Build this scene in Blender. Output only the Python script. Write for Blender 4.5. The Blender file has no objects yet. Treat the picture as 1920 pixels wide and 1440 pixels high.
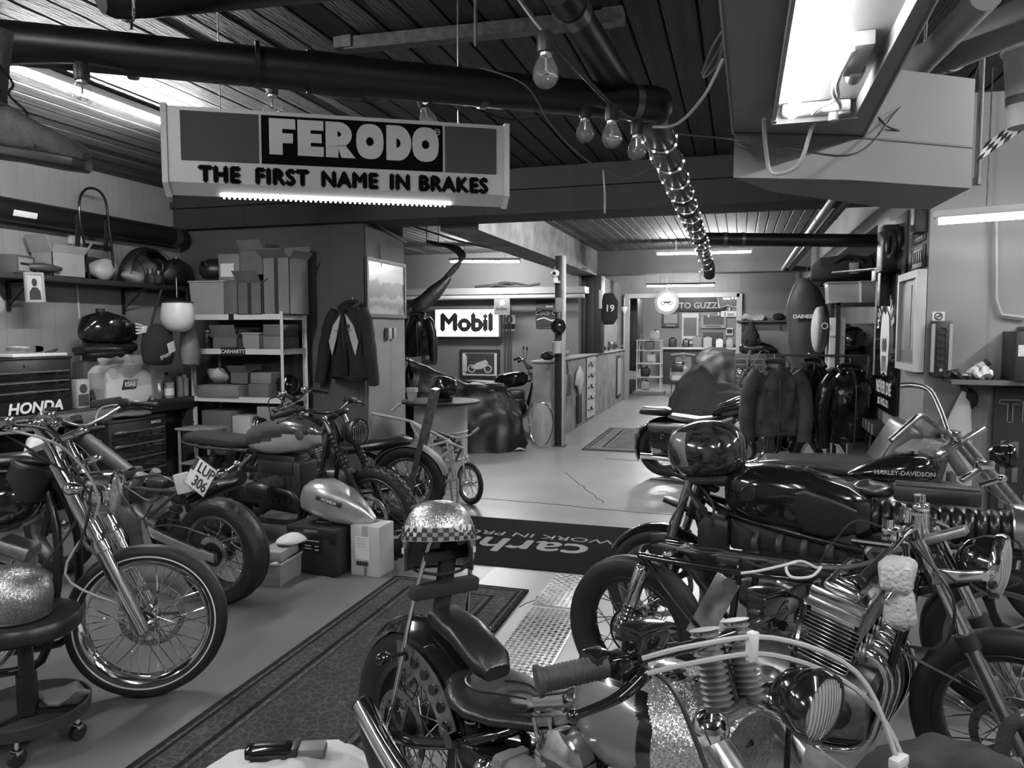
import bpy, bmesh, math, random
from mathutils import Vector as V, Matrix as M, noise
random.seed(7)
PI = math.pi
S = bpy.context.scene
C = S.collection
# ---------------------------------------------------------------- camera, world, exposure
cam = bpy.data.cameras.new('camera'); cam.lens = 26.25; cam.sensor_width = 36; cam.clip_start = .02
camo = bpy.data.objects.new('camera', cam); C.objects.link(camo)
camo.location = (0, 0, 1.65); camo.rotation_euler = (math.radians(90-4.086), 0, math.radians(16.85))
S.camera = camo
w = bpy.data.worlds.new('world'); S.world = w; w.use_nodes = True
w.node_tree.nodes['Background'].inputs[0].default_value = (.5, .5, .5, 1)
w.node_tree.nodes['Background'].inputs[1].default_value = .05
vs = S.view_settings; vs.view_transform = 'Standard'; vs.look = 'None'; vs.gamma = 1; vs.use_curve_mapping = False
vs.exposure = 0.0
cy = S.cycles; cy.adaptive_threshold = .04; cy.max_bounces = 5; cy.diffuse_bounces = 2; cy.glossy_bounces = 3; cy.transmission_bounces = 4; cy.transparent_max_bounces = 6; cy.caustics_reflective = False; cy.caustics_refractive = False
TUBE = 560.0          # strength of the fluorescent tubes
# ---------------------------------------------------------------- helpers: pixel of the photograph -> point of the room (X, Y or Z known)
_F, _P, _A = 1400., math.atan(100/1400), math.radians(16.85)
_R = V((math.cos(_A), math.sin(_A), 0))
_W = V((-math.sin(_A)*math.cos(_P), math.cos(_A)*math.cos(_P), -math.sin(_P)))
_U = V((-math.sin(_A)*math.sin(_P), math.cos(_A)*math.sin(_P), math.cos(_P)))
def at(x, y, X=None, Y=None, Z=None, d=None):
    r = _R*((x-960)/_F) + _U*((720-y)/_F) + _W
    t = X/r.x if X is not None else Y/r.y if Y is not None else (Z-1.65)/r.z if Z is not None else d
    return r*t + V((0, 0, 1.65))
# ---------------------------------------------------------------- materials (the photograph is black and white: greys only)
MATS = {}
def mat(n, v, rough=.5, metal=0, var=0, scale=8, bump=0, bscale=40, coat=0, emit=0, trans=0, alpha=1, ior=1.45, stretch=None):
    if n in MATS: return MATS[n]
    m = bpy.data.materials.new(n); m.use_nodes = True; nt = m.node_tree; N = nt.nodes; L = nt.links
    b = N['Principled BSDF']; b.inputs['Base Color'].default_value = (v, v, v, 1); b.inputs['Roughness'].default_value = rough
    b.inputs['Metallic'].default_value = metal; b.inputs['Coat Weight'].default_value = coat; b.inputs['IOR'].default_value = ior
    b.inputs['Coat Roughness'].default_value = .06
    if trans: b.inputs['Transmission Weight'].default_value = trans
    if alpha < 1: b.inputs['Alpha'].default_value = alpha
    if emit and emit < 20: m.cycles.emission_sampling = 'NONE' if emit > 3 else 'AUTO'
    if emit: b.inputs['Emission Color'].default_value = (1, 1, 1, 1); b.inputs['Emission Strength'].default_value = emit
    if var or bump:
        tc = N.new('ShaderNodeTexCoord'); mp = N.new('ShaderNodeMapping'); L.new(tc.outputs['Object'], mp.inputs[0])
        if stretch: mp.inputs['Scale'].default_value = stretch
    if var:
        nz = N.new('ShaderNodeTexNoise'); nz.inputs['Scale'].default_value = scale; nz.inputs['Detail'].default_value = 2; L.new(mp.outputs[0], nz.inputs[0])
        mr = N.new('ShaderNodeMapRange'); L.new(nz.outputs[0], mr.inputs[0])
        mr.inputs[1].default_value = .3; mr.inputs[2].default_value = .7; mr.inputs[3].default_value = v*(1-var); mr.inputs[4].default_value = v*(1+var)
        cb = N.new('ShaderNodeCombineColor')
        for i in range(3): L.new(mr.outputs[0], cb.inputs[i])
        L.new(cb.outputs[0], b.inputs['Base Color'])
    if bump:
        nb = N.new('ShaderNodeTexNoise'); nb.inputs['Scale'].default_value = bscale; nb.inputs['Detail'].default_value = 1; L.new(mp.outputs[0], nb.inputs[0])
        bp = N.new('ShaderNodeBump'); bp.inputs['Strength'].default_value = bump; bp.inputs['Distance'].default_value = .01
        L.new(nb.outputs[0], bp.inputs['Height']); L.new(bp.outputs[0], b.inputs['Normal'])
    MATS[n] = m; return m
def glitter(n, v, sc=900):
    m = bpy.data.materials.new(n); m.use_nodes = True; nt = m.node_tree; N = nt.nodes; L = nt.links; b = N['Principled BSDF']
    tc = N.new('ShaderNodeTexCoord'); vo = N.new('ShaderNodeTexVoronoi'); vo.inputs['Scale'].default_value = sc; L.new(tc.outputs['Object'], vo.inputs[0])
    g = N.new('ShaderNodeSeparateColor'); L.new(vo.outputs['Color'], g.inputs[0])
    mr = N.new('ShaderNodeMapRange'); L.new(g.outputs[0], mr.inputs[0]); mr.inputs[3].default_value = v*.45; mr.inputs[4].default_value = min(1, v*1.7)
    cb = N.new('ShaderNodeCombineColor')
    for i in range(3): L.new(mr.outputs[0], cb.inputs[i])
    L.new(cb.outputs[0], b.inputs['Base Color']); b.inputs['Metallic'].default_value = .85; b.inputs['Roughness'].default_value = .3
    b.inputs['Coat Weight'].default_value = .6
    ge = N.new('ShaderNodeNewGeometry'); vm = N.new('ShaderNodeVectorMath'); vm.operation = 'SUBTRACT'; vm.inputs[1].default_value = (.5, .5, .5); L.new(vo.outputs['Color'], vm.inputs[0])
    v2 = N.new('ShaderNodeVectorMath'); v2.operation = 'SCALE'; v2.inputs['Scale'].default_value = .55; L.new(vm.outputs[0], v2.inputs[0])
    v3 = N.new('ShaderNodeVectorMath'); v3.operation = 'ADD'; L.new(ge.outputs['Normal'], v3.inputs[0]); L.new(v2.outputs[0], v3.inputs[1])
    v4 = N.new('ShaderNodeVectorMath'); v4.operation = 'NORMALIZE'; L.new(v3.outputs[0], v4.inputs[0]); L.new(v4.outputs[0], b.inputs['Normal'])
    MATS[n] = m; return m
K = mat('black gloss paint', .008, .12, coat=.8); KM = mat('black satin paint', .012, .38); KF = mat('black powder coat', .010, .25)
RUB = mat('tyre rubber', .011, .55); CH = mat('chrome', .78, .07, 1); ST = mat('steel', .42, .3, 1, var=.25, scale=30)
AL = mat('brushed aluminium', .55, .26, 1, var=.12, scale=25); DS = mat('dark steel', .12, .42, .8, var=.3, scale=25); CAST = mat('cast alloy', .28, .4, .85, var=.2, scale=40)
LEA = mat('black leather', .014, .3, bump=.1, bscale=160); LEG = mat('grey leather', .075, .42, bump=.3, bscale=160); RAG = mat('dark fabric', .016, .85, bump=.5, bscale=260)
DEN = mat('dark denim', .04, .9, bump=.5, bscale=400, var=.3); WH = mat('white paint', .62, .4); WP = mat('white plastic', .55, .35); PL = mat('pale grey plastic', .34, .45)
GP = mat('grey plastic', .13, .45); DP = mat('dark plastic', .03, .42); CB = mat('cardboard', .18, .75, var=.12, scale=5, bump=.1); CB2 = mat('pale cardboard', .26, .75, var=.12, scale=5); CB3 = mat('brown cardboard', .12, .75, var=.15, scale=4)
PAPER = mat('paper', .6, .7); INK = mat('printing ink', .01, .6); WINK = mat('white print', .65, .6); GINK = mat('grey print', .28, .6)
GLASS = mat('clear glass', .95, .02, trans=1, ior=1.3); FILM = mat('clear plastic film', .5, .12, alpha=.22); TUB = mat('translucent tub', .42, .3, alpha=.55); LENS = mat('lamp lens', .5, .08, .35, coat=.7)
WOOD = mat('pale wood', .14, .6, var=.35, scale=6, stretch=(1, 12, 12)); WOODD = mat('dark wood', .03, .5, var=.35, scale=6, stretch=(1, 12, 12)); LIT = mat('lit tube', 1, .5, emit=TUBE)
GL1 = glitter('silver metal flake', .42, 420); GL2 = glitter('pewter metal flake', .3, 420)
PA = {v: mat('grey paint %02d' % v, (v/100)**2.2, .5, var=.08, scale=3) for v in (15, 20, 25, 30, 35, 40, 45, 50, 55, 60, 70, 80)}
# ---------------------------------------------------------------- mesh builder
def rot(rx=0, ry=0, rz=0): return M.Rotation(rz, 4, 'Z') @ M.Rotation(ry, 4, 'Y') @ M.Rotation(rx, 4, 'X')
def T(x=0, y=0, z=0, rx=0, ry=0, rz=0): return M.Translation((x, y, z)) @ rot(rx, ry, rz)
def frame_to(d):                                           # matrix that turns +Z to direction d
    return V(d).to_track_quat('Z', 'Y').to_matrix().to_4x4()
def smooth_path(pts, k=4, closed=False):
    p = [V(q) for q in pts]; n = len(p)
    if n < 3: return p
    out = []
    for i in range(n if closed else n-1):
        a = p[(i-1) % n] if closed or i else p[0]; b = p[i]; c = p[(i+1) % n]; d = p[(i+2) % n] if closed or i+2 < n else p[-1]
        for j in range(k):
            t = j/k; out.append(.5*((2*b)+(c-a)*t+(2*a-5*b+4*c-d)*t*t+(3*b-a-3*c+d)*t**3))
    if not closed: out.append(p[-1])
    return out
class MB:
    def __init__(s): s.v = []; s.f = []
    def add(s, vs_, fs, m=None):
        o = len(s.v); s.v += [tuple(m @ V(q)) if m else tuple(q) for q in vs_]; s.f += [tuple(i+o for i in f) for f in fs]; return s
    def box(s, c, sz, rx=0, ry=0, rz=0, bev=0, m=None, seg=2):
        t = M.Translation(c) @ rot(rx, ry, rz)
        if m: t = m @ t
        if bev:
            b = bmesh.new(); bmesh.ops.create_cube(b, size=1, matrix=M.Diagonal((*sz, 1))); bmesh.ops.bevel(b, geom=b.edges[:], offset=min(bev, .49*min(sz)), segments=seg, affect='EDGES', profile=.5)
            b.verts.index_update(); s.add([v.co for v in b.verts], [[q.index for q in f.verts] for f in b.faces], t); b.free(); return s
        x, y, z = (q/2 for q in sz)
        return s.add([(-x, -y, -z), (x, -y, -z), (x, y, -z), (-x, y, -z), (-x, -y, z), (x, -y, z), (x, y, z), (-x, y, z)],
                     [(3, 2, 1, 0), (4, 5, 6, 7), (0, 1, 5, 4), (1, 2, 6, 5), (2, 3, 7, 6), (3, 0, 4, 7)], t)
    def span(s, a, b, bev=0):
        return s.box([(p+q)/2 for p, q in zip(a, b)], [abs(q-p) for p, q in zip(a, b)], bev=bev)
    def loft(s, rings, cap=True, closed=True, m=None, loop=False):
        n = len(rings[0]); vs_ = [q for r in rings for q in r]; fs = []
        k = len(rings)
        for i in range(k if loop else k-1):
            i2 = (i+1) % k
            for j in range(n if closed else n-1):
                j2 = (j+1) % n; fs.append((i*n+j, i*n+j2, i2*n+j2, i2*n+j))
        if cap and closed and not loop: fs.append(tuple(range(n-1, -1, -1))); fs.append(tuple((k-1)*n+j for j in range(n)))
        return s.add(vs_, fs, m)
    def tube(s, pts, r, n=8, k=0, closed=False, cap=True, m=None, sq=None):
        p = smooth_path(pts, k, closed) if k else [V(q) for q in pts]; q0 = len(p)
        rr = r if isinstance(r, (list, tuple)) else [r]*q0
        if len(rr) != q0: rr = [rr[min(len(rr)-1, int(i/(q0-1)*(len(rr)-1)))] + (rr[min(len(rr)-1, int(i/(q0-1)*(len(rr)-1))+1)]-rr[min(len(rr)-1, int(i/(q0-1)*(len(rr)-1)))])*((i/(q0-1)*(len(rr)-1)) % 1) for i in range(q0)]
        rings = []; up = None
        for i in range(q0):
            t = (p[(i+1) % q0]-p[i-1]) if closed else p[min(i+1, q0-1)]-p[max(i-1, 0)]
            t = t.normalized() if t.length > 1e-9 else V((0, 0, 1))
            if up is None: up = V((0, 0, 1)) if abs(t.z) < .9 else V((1, 0, 0))
            u = up - t*up.dot(t); u = u.normalized() if u.length > 1e-6 else t.orthogonal().normalized(); up = u; w_ = t.cross(u)
            a, b = (rr[i], rr[i]) if sq is None else (rr[i], rr[i]*sq)
            rings.append([p[i]+u*a*math.cos(2*PI*j/n)+w_*b*math.sin(2*PI*j/n) for j in range(n)])
        return s.loft(rings, cap, True, m, closed)
    def lathe(s, prof, n=24, m=None, cap=True, loop=False):    # profile (radius, height) about Z
        return s.loft([[(r*math.cos(2*PI*j/n), r*math.sin(2*PI*j/n), z) for j in range(n)] for r, z in prof], cap, True, m, loop)
    def cyl(s, a, b, r, n=16, r2=None):
        a, b = V(a), V(b); m = M.Translation(a) @ frame_to(b-a); h = (b-a).length
        return s.lathe([(r, 0), (r if r2 is None else r2, h)], n, m)
    def ell(s, c, r, n=20, k=12, m=None, t0=0, t1=1):
        t = M.Translation(c) @ M.Diagonal((*r, 1))
        if m: t = m @ t
        return s.lathe([(max(1e-4, math.sin(PI*(t0+(t1-t0)*i/k))), -math.cos(PI*(t0+(t1-t0)*i/k))) for i in range(k+1)], n, t)
    def ring(s, c, R, r, ax=(0, 0, 1), n=32, k=8, m=None):
        t = M.Translation(c) @ frame_to(ax)
        if m: t = m @ t
        return s.lathe([(R+r*math.cos(2*PI*i/k), r*math.sin(2*PI*i/k)) for i in range(k)], n, t, False, True)
    def prism(s, poly, z0, z1, m=None):
        n = len(poly); a = [(x, y, z0) for x, y in poly]+[(x, y, z1) for x, y in poly]
        return s.add(a, [tuple(range(n-1, -1, -1)), tuple(range(n, 2*n))]+[(i, (i+1) % n, (i+1) % n+n, i+n) for i in range(n)], m)
    def secs(s, sl, e=2.4, n=20, m=None, cap=True):        # loft along x of superellipse sections (x, y, z, half width, half height)
        rings = []
        for x, y, z, hw, hh in sl:
            rg = []
            for j in range(n):
                a = 2*PI*j/n; c_, s_ = math.cos(a), math.sin(a)
                rg.append((x, y+hw*math.copysign(abs(c_)**(2/e), c_), z+hh*math.copysign(abs(s_)**(2/e), s_)))
            rings.append(rg)
        return s.loft(rings, cap, True, m)
    def grid(s, fn, nu, nv, th=0):                         # sheet; th = thickness along its normal (approximate, via offset function)
        P = [[V(fn(i/nu, j/nv)) for j in range(nv+1)] for i in range(nu+1)]
        if not th:
            return s.add([q for r in P for q in r], [(i*(nv+1)+j, (i+1)*(nv+1)+j, (i+1)*(nv+1)+j+1, i*(nv+1)+j+1) for i in range(nu) for j in range(nv)])
        Q = []
        for i in range(nu+1):
            for j in range(nv+1):
                du = P[min(i+1, nu)][j]-P[max(i-1, 0)][j]; dv = P[i][min(j+1, nv)]-P[i][max(j-1, 0)]; nn = du.cross(dv); nn = nn.normalized() if nn.length > 1e-9 else V((0, 0, 1)); Q.append(P[i][j]+nn*th)
        A = [q for r in P for q in r]; n = len(A); id_ = lambda i, j: i*(nv+1)+j; fs = []
        for i in range(nu):
            for j in range(nv):
                f = (id_(i, j), id_(i+1, j), id_(i+1, j+1), id_(i, j+1)); fs.append(f[::-1]); fs.append(tuple(q+n for q in f))
        ed = [id_(i, 0) for i in range(nu+1)]+[id_(nu, j) for j in range(1, nv+1)]+[id_(i, nv) for i in range(nu-1, -1, -1)]+[id_(0, j) for j in range(nv-1, 0, -1)]
        for a, b in zip(ed, ed[1:]+ed[:1]): fs.append((a, b, b+n, a+n))
        return s.add(A+Q, fs)
    def rough(s, amp, sc, seed=0):                         # uneven surface, cloth folds
        o = V((seed*7.3, seed*3.1, seed*1.7)); s.v = [tuple(V(q)+noise.noise_vector(V(q)*sc+o)*amp) for q in s.v]; return s
    def xf(s, m): s.v = [tuple(m @ V(q)) for q in s.v]; return s
    def mesh(s, name, m, ang=40):
        me = bpy.data.meshes.new(name); me.from_pydata(s.v, [], s.f); me.update()
        b = bmesh.new(); b.from_mesh(me); bmesh.ops.recalc_face_normals(b, faces=b.faces); b.to_mesh(me); b.free()
        me.polygons.foreach_set('use_smooth', [True]*len(me.polygons)); me.set_sharp_from_angle(angle=math.radians(ang))
        if m: me.materials.append(m)
        return me
def link(name, me, parent=None, mx=None):
    o = bpy.data.objects.new(name, me); C.objects.link(o)
    if parent: o.parent = parent
    if mx is not None: o.matrix_local = mx
    return o
def part(name, mb, m, parent, mx=None, ang=40, label=None):
    o = link(name, mb.mesh(name, m, ang), parent, mx)
    if label: o['label'] = label
    return o
def tag(o, label, cat, group=None):
    o['label'] = label; o['category'] = cat
    if group: o['group'] = group
    return o
def thing(name, label, cat, loc=(0, 0, 0), rz=0, group=None, rx=0, ry=0):
    o = bpy.data.objects.new(name, None); C.objects.link(o); o.matrix_local = M.Translation(V(loc)) @ rot(rx, ry, rz); o.empty_display_size = .1
    return tag(o, label, cat, group)
def one(name, mb, m, label, cat, loc=(0, 0, 0), rz=0, group=None, ang=40, rx=0, ry=0):
    return tag(link(name, mb.mesh(name, m, ang), None, M.Translation(V(loc)) @ rot(rx, ry, rz)), label, cat, group)
def struct(name, mb, m, parent=None):
    o = link(name, mb.mesh(name, m, 30), parent)
    if not parent: o['kind'] = 'structure'
    return o
def copy_tree(o, parent=None):
    c = o.copy(); C.objects.link(c); c.parent = parent
    for ch in list(o.children): copy_tree(ch, c)
    return c
def txt(body, size, m, parent, mx, name='lettering', depth=.002, bold=0, xs=1, align='CENTER', spacing=1, shear=0):
    cu = bpy.data.curves.new('t', 'FONT'); cu.body = body; cu.size = size; cu.extrude = depth/2; cu.align_x = align; cu.align_y = 'CENTER'; cu.space_character = spacing; cu.shear = shear; cu.resolution_u = 3
    o = bpy.data.objects.new('t', cu); C.objects.link(o)
    me = bpy.data.meshes.new_from_object(o.evaluated_get(bpy.context.evaluated_depsgraph_get())); bpy.data.objects.remove(o); me.materials.clear(); me.materials.append(m); me.name = name
    me.transform(M.Diagonal((xs, 1, 1, 1)))
    if bold > 0:
        b = bmesh.new()
        for i, (dx, dy) in enumerate(((bold, 0), (-bold, 0), (0, bold), (0, -bold))): v = V((dx, dy, i*depth*.06)); me.transform(M.Translation(v)); b.from_mesh(me); me.transform(M.Translation(-v))
        b.to_mesh(me); b.free()
    return link(name, me, parent, mx)
FX = rot(PI/2)                         # flat text / prism stood upright, facing -Y
FXR = rot(PI/2, 0, -PI/2)              # upright, facing -X
FXL = rot(PI/2, 0, PI/2)               # upright, facing +X
# ---------------------------------------------------------------- room materials
def wallmat(n, v, rough=.75, line=.16, dark=.8, stain=.18):
    m = mat(n, v, rough, var=stain, scale=1.3, bump=.08, bscale=18); nt = m.node_tree; N = nt.nodes; L = nt.links; b = N['Principled BSDF']
    tc = N.new('ShaderNodeTexCoord'); sp = N.new('ShaderNodeSeparateXYZ'); L.new(tc.outputs['Object'], sp.inputs[0])
    def ma(op, a, bb=0.):
        q = N.new('ShaderNodeMath'); q.operation = op
        for i, z in enumerate((a, bb)):
            if isinstance(z, float): q.inputs[i].default_value = z
            else: L.new(z, q.inputs[i])
        return q.outputs[0]
    s_ = ma('ADD', sp.outputs[0], sp.outputs[1]); fr = ma('FRACT', ma('DIVIDE', s_, line)); ln = ma('LESS_THAN', fr, .045)
    mx = N.new('ShaderNodeMix'); mx.data_type = 'RGBA'; old = b.inputs['Base Color'].links[0].from_socket
    L.new(ma('MULTIPLY', ln, 1-dark), mx.inputs[0]); L.new(old, mx.inputs[6]); mx.inputs[7].default_value = (0, 0, 0, 1); L.new(mx.outputs[2], b.inputs['Base Color'])
    return m
WL = wallmat('wall paint light', .20); WM = wallmat('wall paint mid', .085); WD = wallmat('wall paint dark', .045); WR = wallmat('wall paint pale', .22, line=.55, dark=.85); WB = mat('smooth painted wall', .17, .6, var=.1, scale=1)
CON = mat('bare concrete', .2, .8, var=.3, scale=4, bump=.3, bscale=25); CE = mat('ceiling board dark', .028, .65, var=.35, scale=3, stretch=(9, .6, 9), bump=.6, bscale=14); CE2 = mat('ceiling board grey', .11, .7, var=.3, scale=3, stretch=(9, .6, 9), bump=.5, bscale=14)
CEL = mat('ceiling board painted glow', .1, .7, var=.3, scale=3, stretch=(9, .6, 9), bump=.9, bscale=16)  # same dark boards made paler: glow of the left batten put into the colour
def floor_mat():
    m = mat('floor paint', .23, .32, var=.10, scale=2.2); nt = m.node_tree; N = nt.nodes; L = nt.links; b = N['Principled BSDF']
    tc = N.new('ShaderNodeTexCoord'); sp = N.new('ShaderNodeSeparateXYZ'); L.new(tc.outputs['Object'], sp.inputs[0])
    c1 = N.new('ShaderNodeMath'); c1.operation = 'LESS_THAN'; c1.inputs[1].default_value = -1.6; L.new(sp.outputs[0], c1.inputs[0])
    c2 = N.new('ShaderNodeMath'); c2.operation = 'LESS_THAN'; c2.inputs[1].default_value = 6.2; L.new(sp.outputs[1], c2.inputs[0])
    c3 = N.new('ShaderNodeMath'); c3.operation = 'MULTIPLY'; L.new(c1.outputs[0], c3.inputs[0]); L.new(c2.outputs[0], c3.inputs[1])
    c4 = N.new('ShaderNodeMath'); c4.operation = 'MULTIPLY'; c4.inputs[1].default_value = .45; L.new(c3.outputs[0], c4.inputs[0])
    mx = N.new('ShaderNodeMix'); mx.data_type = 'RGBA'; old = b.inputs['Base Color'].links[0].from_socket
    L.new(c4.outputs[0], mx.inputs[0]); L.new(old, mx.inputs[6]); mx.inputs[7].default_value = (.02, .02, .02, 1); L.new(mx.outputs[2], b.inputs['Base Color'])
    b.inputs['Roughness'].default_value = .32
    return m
# ---------------------------------------------------------------- room shell
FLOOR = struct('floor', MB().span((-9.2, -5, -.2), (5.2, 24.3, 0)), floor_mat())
CZ = 3.19
def ceiling(name, x0, x1, y0, y1, z, m, wd=.135, alt=None):
    c = struct(name, MB().span((x0-.1, y0, z+.03), (x1+.1, y1, z+.25)), m)
    ms = [MB().box((0, 0, 0), (wd-.012, y1-y0-.01, .05), ry=t, bev=.006, seg=1).mesh('plank', m, 30) for t in (-.02, .0, .02)]
    ma = [MB().box((0, 0, 0), (wd-.012, y1-y0-.01, .05), ry=t, bev=.006, seg=1).mesh('plank', alt, 30) for t in (-.02, .0, .02)] if alt else ms
    for i in range(int((x1-x0)/wd)):
        x = x0+wd*(i+.5); link('plank', random.choice(ma if alt and x < -2.6 else ms), c, M.Translation((x, (y0+y1)/2, z+.02+random.uniform(-.006, .004))))
ceiling('ceiling', -6, 5, -5, 6.89, CZ, CE, .17, CEL)
ceiling('ceiling_back', -9.1, 2.0, 7.4, 14.5, CZ-.02, CE2)
struct('ceiling_rear', MB().span((-9.2, 14.7, CZ-.1), (5.2, 24.3, CZ+.2)), CE2)
struct('wall_left', MB().span((-6.25, -5, 0), (-6, 7, CZ+.2)), WL)
struct('wall_bay', MB().span((-6.25, 7, 0), (-3.72, 7.95, CZ+.2)), WM)
struct('wall_pillar_face', MB().span((-3.72, 7.04, 0), (-3.70, 7.93, 2.72)), WR)
struct('wall_behind', MB().span((-6.25, -5.2, 0), (5.2, -5, CZ+.2)), WB)
struct('wall_right', MB().span((5, -5, 0), (5.2, 5.6, CZ+.2)), WB)
struct('wall_right_face', MB().span((1.2, 5.6, 0), (5.2, 6.0, CZ+.2)), WR)
struct('wall_right_pilaster', MB().span((1.2, 6.0, 0), (1.6, 7.6, CZ+.2)), WR)
struct('wall_right_recess', MB().span((2.05, 6.0, 0), (2.25, 18, CZ+.2)), WL)
struct('wall_sign', MB().span((-9.2, 13.9, 0), (-2.9, 14.15, CZ+.2)), WB)
struct('wall_sign_left', MB().span((-9.2, 7.9, 0), (-9.0, 13.9, CZ+.2)), WB)
struct('wall_partition', MB().span((-2.85, 10.45, 0), (-2.6, 17.9, 1.19)), CON)
struct('wall_rear_right', MB().span((0, 18, 0), (2.3, 18.2, CZ)), WB)
struct('wall_rear_left', MB().span((-5, 18, 0), (-2.6, 18.2, CZ)), WL)
struct('wall_rear_head', MB().span((-2.6, 18, 2.42), (0, 18.2, CZ)), WL)
struct('wall_end', MB().span((-6, 24, 0), (3, 24.3, CZ)), WB)
struct('wall_end_left', MB().span((-3.2, 18.2, 0), (-3.0, 24, CZ)), WM)
struct('wall_end_right', MB().span((1.6, 18.2, 0), (1.8, 24, CZ)), WB)
struct('wall_partition_rear', MB().span((-2.85, 14.65, 1.19), (-2.7, 17.99, 2.75)), WL)
# beams
struct('trim_beam_front', MB().span((-5.99, 6.9, 2.76), (5.2, 7.45, CZ+.1)).span((-5.99, 6.85, 2.98), (5.2, 6.9, 3.05)), wallmat('beam paint dark', .032, line=.9))
struct('trim_beam_side', MB().span((-3.05, 7.45, 2.70), (-2.62, 14.5, CZ+.1)), CON)
struct('trim_beam_second', MB().span((-9, 14.3, 2.72), (2.2, 14.75, CZ+.1)), mat('beam paint grey', .055, .7, var=.2, scale=2))
struct('trim_beam_right', MB().span((1.2, 7.6, 2.62), (1.6, 18, CZ+.1)), WL)
struct('trim_door_left', MB().span((-2.62, 17.86, 0), (-2.5, 18.0, 2.5)), PA[55]); struct('trim_door_right', MB().span((-.06, 17.9, 0), (.06, 18.0, 2.5)), PA[60]); struct('trim_door_head', MB().span((-2.6, 17.9, 2.42), (0, 18.0, 2.52)), PA[60])
struct('trim_sign_wall_ledge', MB().span((-9, 13.5, 2.34), (-2.7, 13.9, 2.46)), PA[60])
struct('trim_sign_wall_pipe', MB().cyl((-9, 13.46, 2.28), (-2.7, 13.46, 2.28), .04, 12), PA[70])
struct('trim_partition_top', MB().span((-2.88, 10.42, 1.19), (-2.57, 17.9, 1.215), .004), PA[60])
p = thing('square_pillar', 'dark square pillar standing on the low concrete partition', 'pillar', (-2.73, 14.45, 0)); part('shaft', MB().span((-.24, -.2, 1.215), (.2, .2, 2.71), .01), PA[15], p); part('sheet_cladding', MB().span((-.26, -.215, 1.23), (-.1, .2, 2.6), .004).span((-.09, -.215, 1.23), (.06, -.2, 2.6), .004), PA[20], p)
p = thing('steel_post', 'slim black steel post with a white edge beside the partition', 'post', (-2.42, 10.36, 0)); part('web', MB().span((-.07, -.05, 0), (.035, .05, 2.70), .004), KM, p); part('flange', MB().span((.035, -.06, 0), (.065, .06, 2.70), .003), PA[60], p); part('foot_plate', MB().span((-.1, -.09, 0), (.1, .09, .012)), DS, p)
# electrical conduits along the walls
def conduit(pts, r=.012, m=None, n='trim_conduit'): struct(n, MB().tube(pts, r, 6), m or PA[45])
CRK = mat('floor crack', .02, .9)
for x0, y0, x1, y1 in ((-2.7, 6.9, .6, 6.62), (-1.9, 8.4, -1.2, 7.0), (-1.22, 4.2, -1.0, 4.85), (-1.6, 9.5, .2, 9.2)):
    part('crack', MB().tube([(x0+(x1-x0)*k/14+.04*noise.noise((k*.9, x0, 1)), y0+(y1-y0)*k/14+.05*noise.noise((k*.7, y0, 5)), -.001) for k in range(15)], .0045, 5), CRK, FLOOR)
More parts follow.
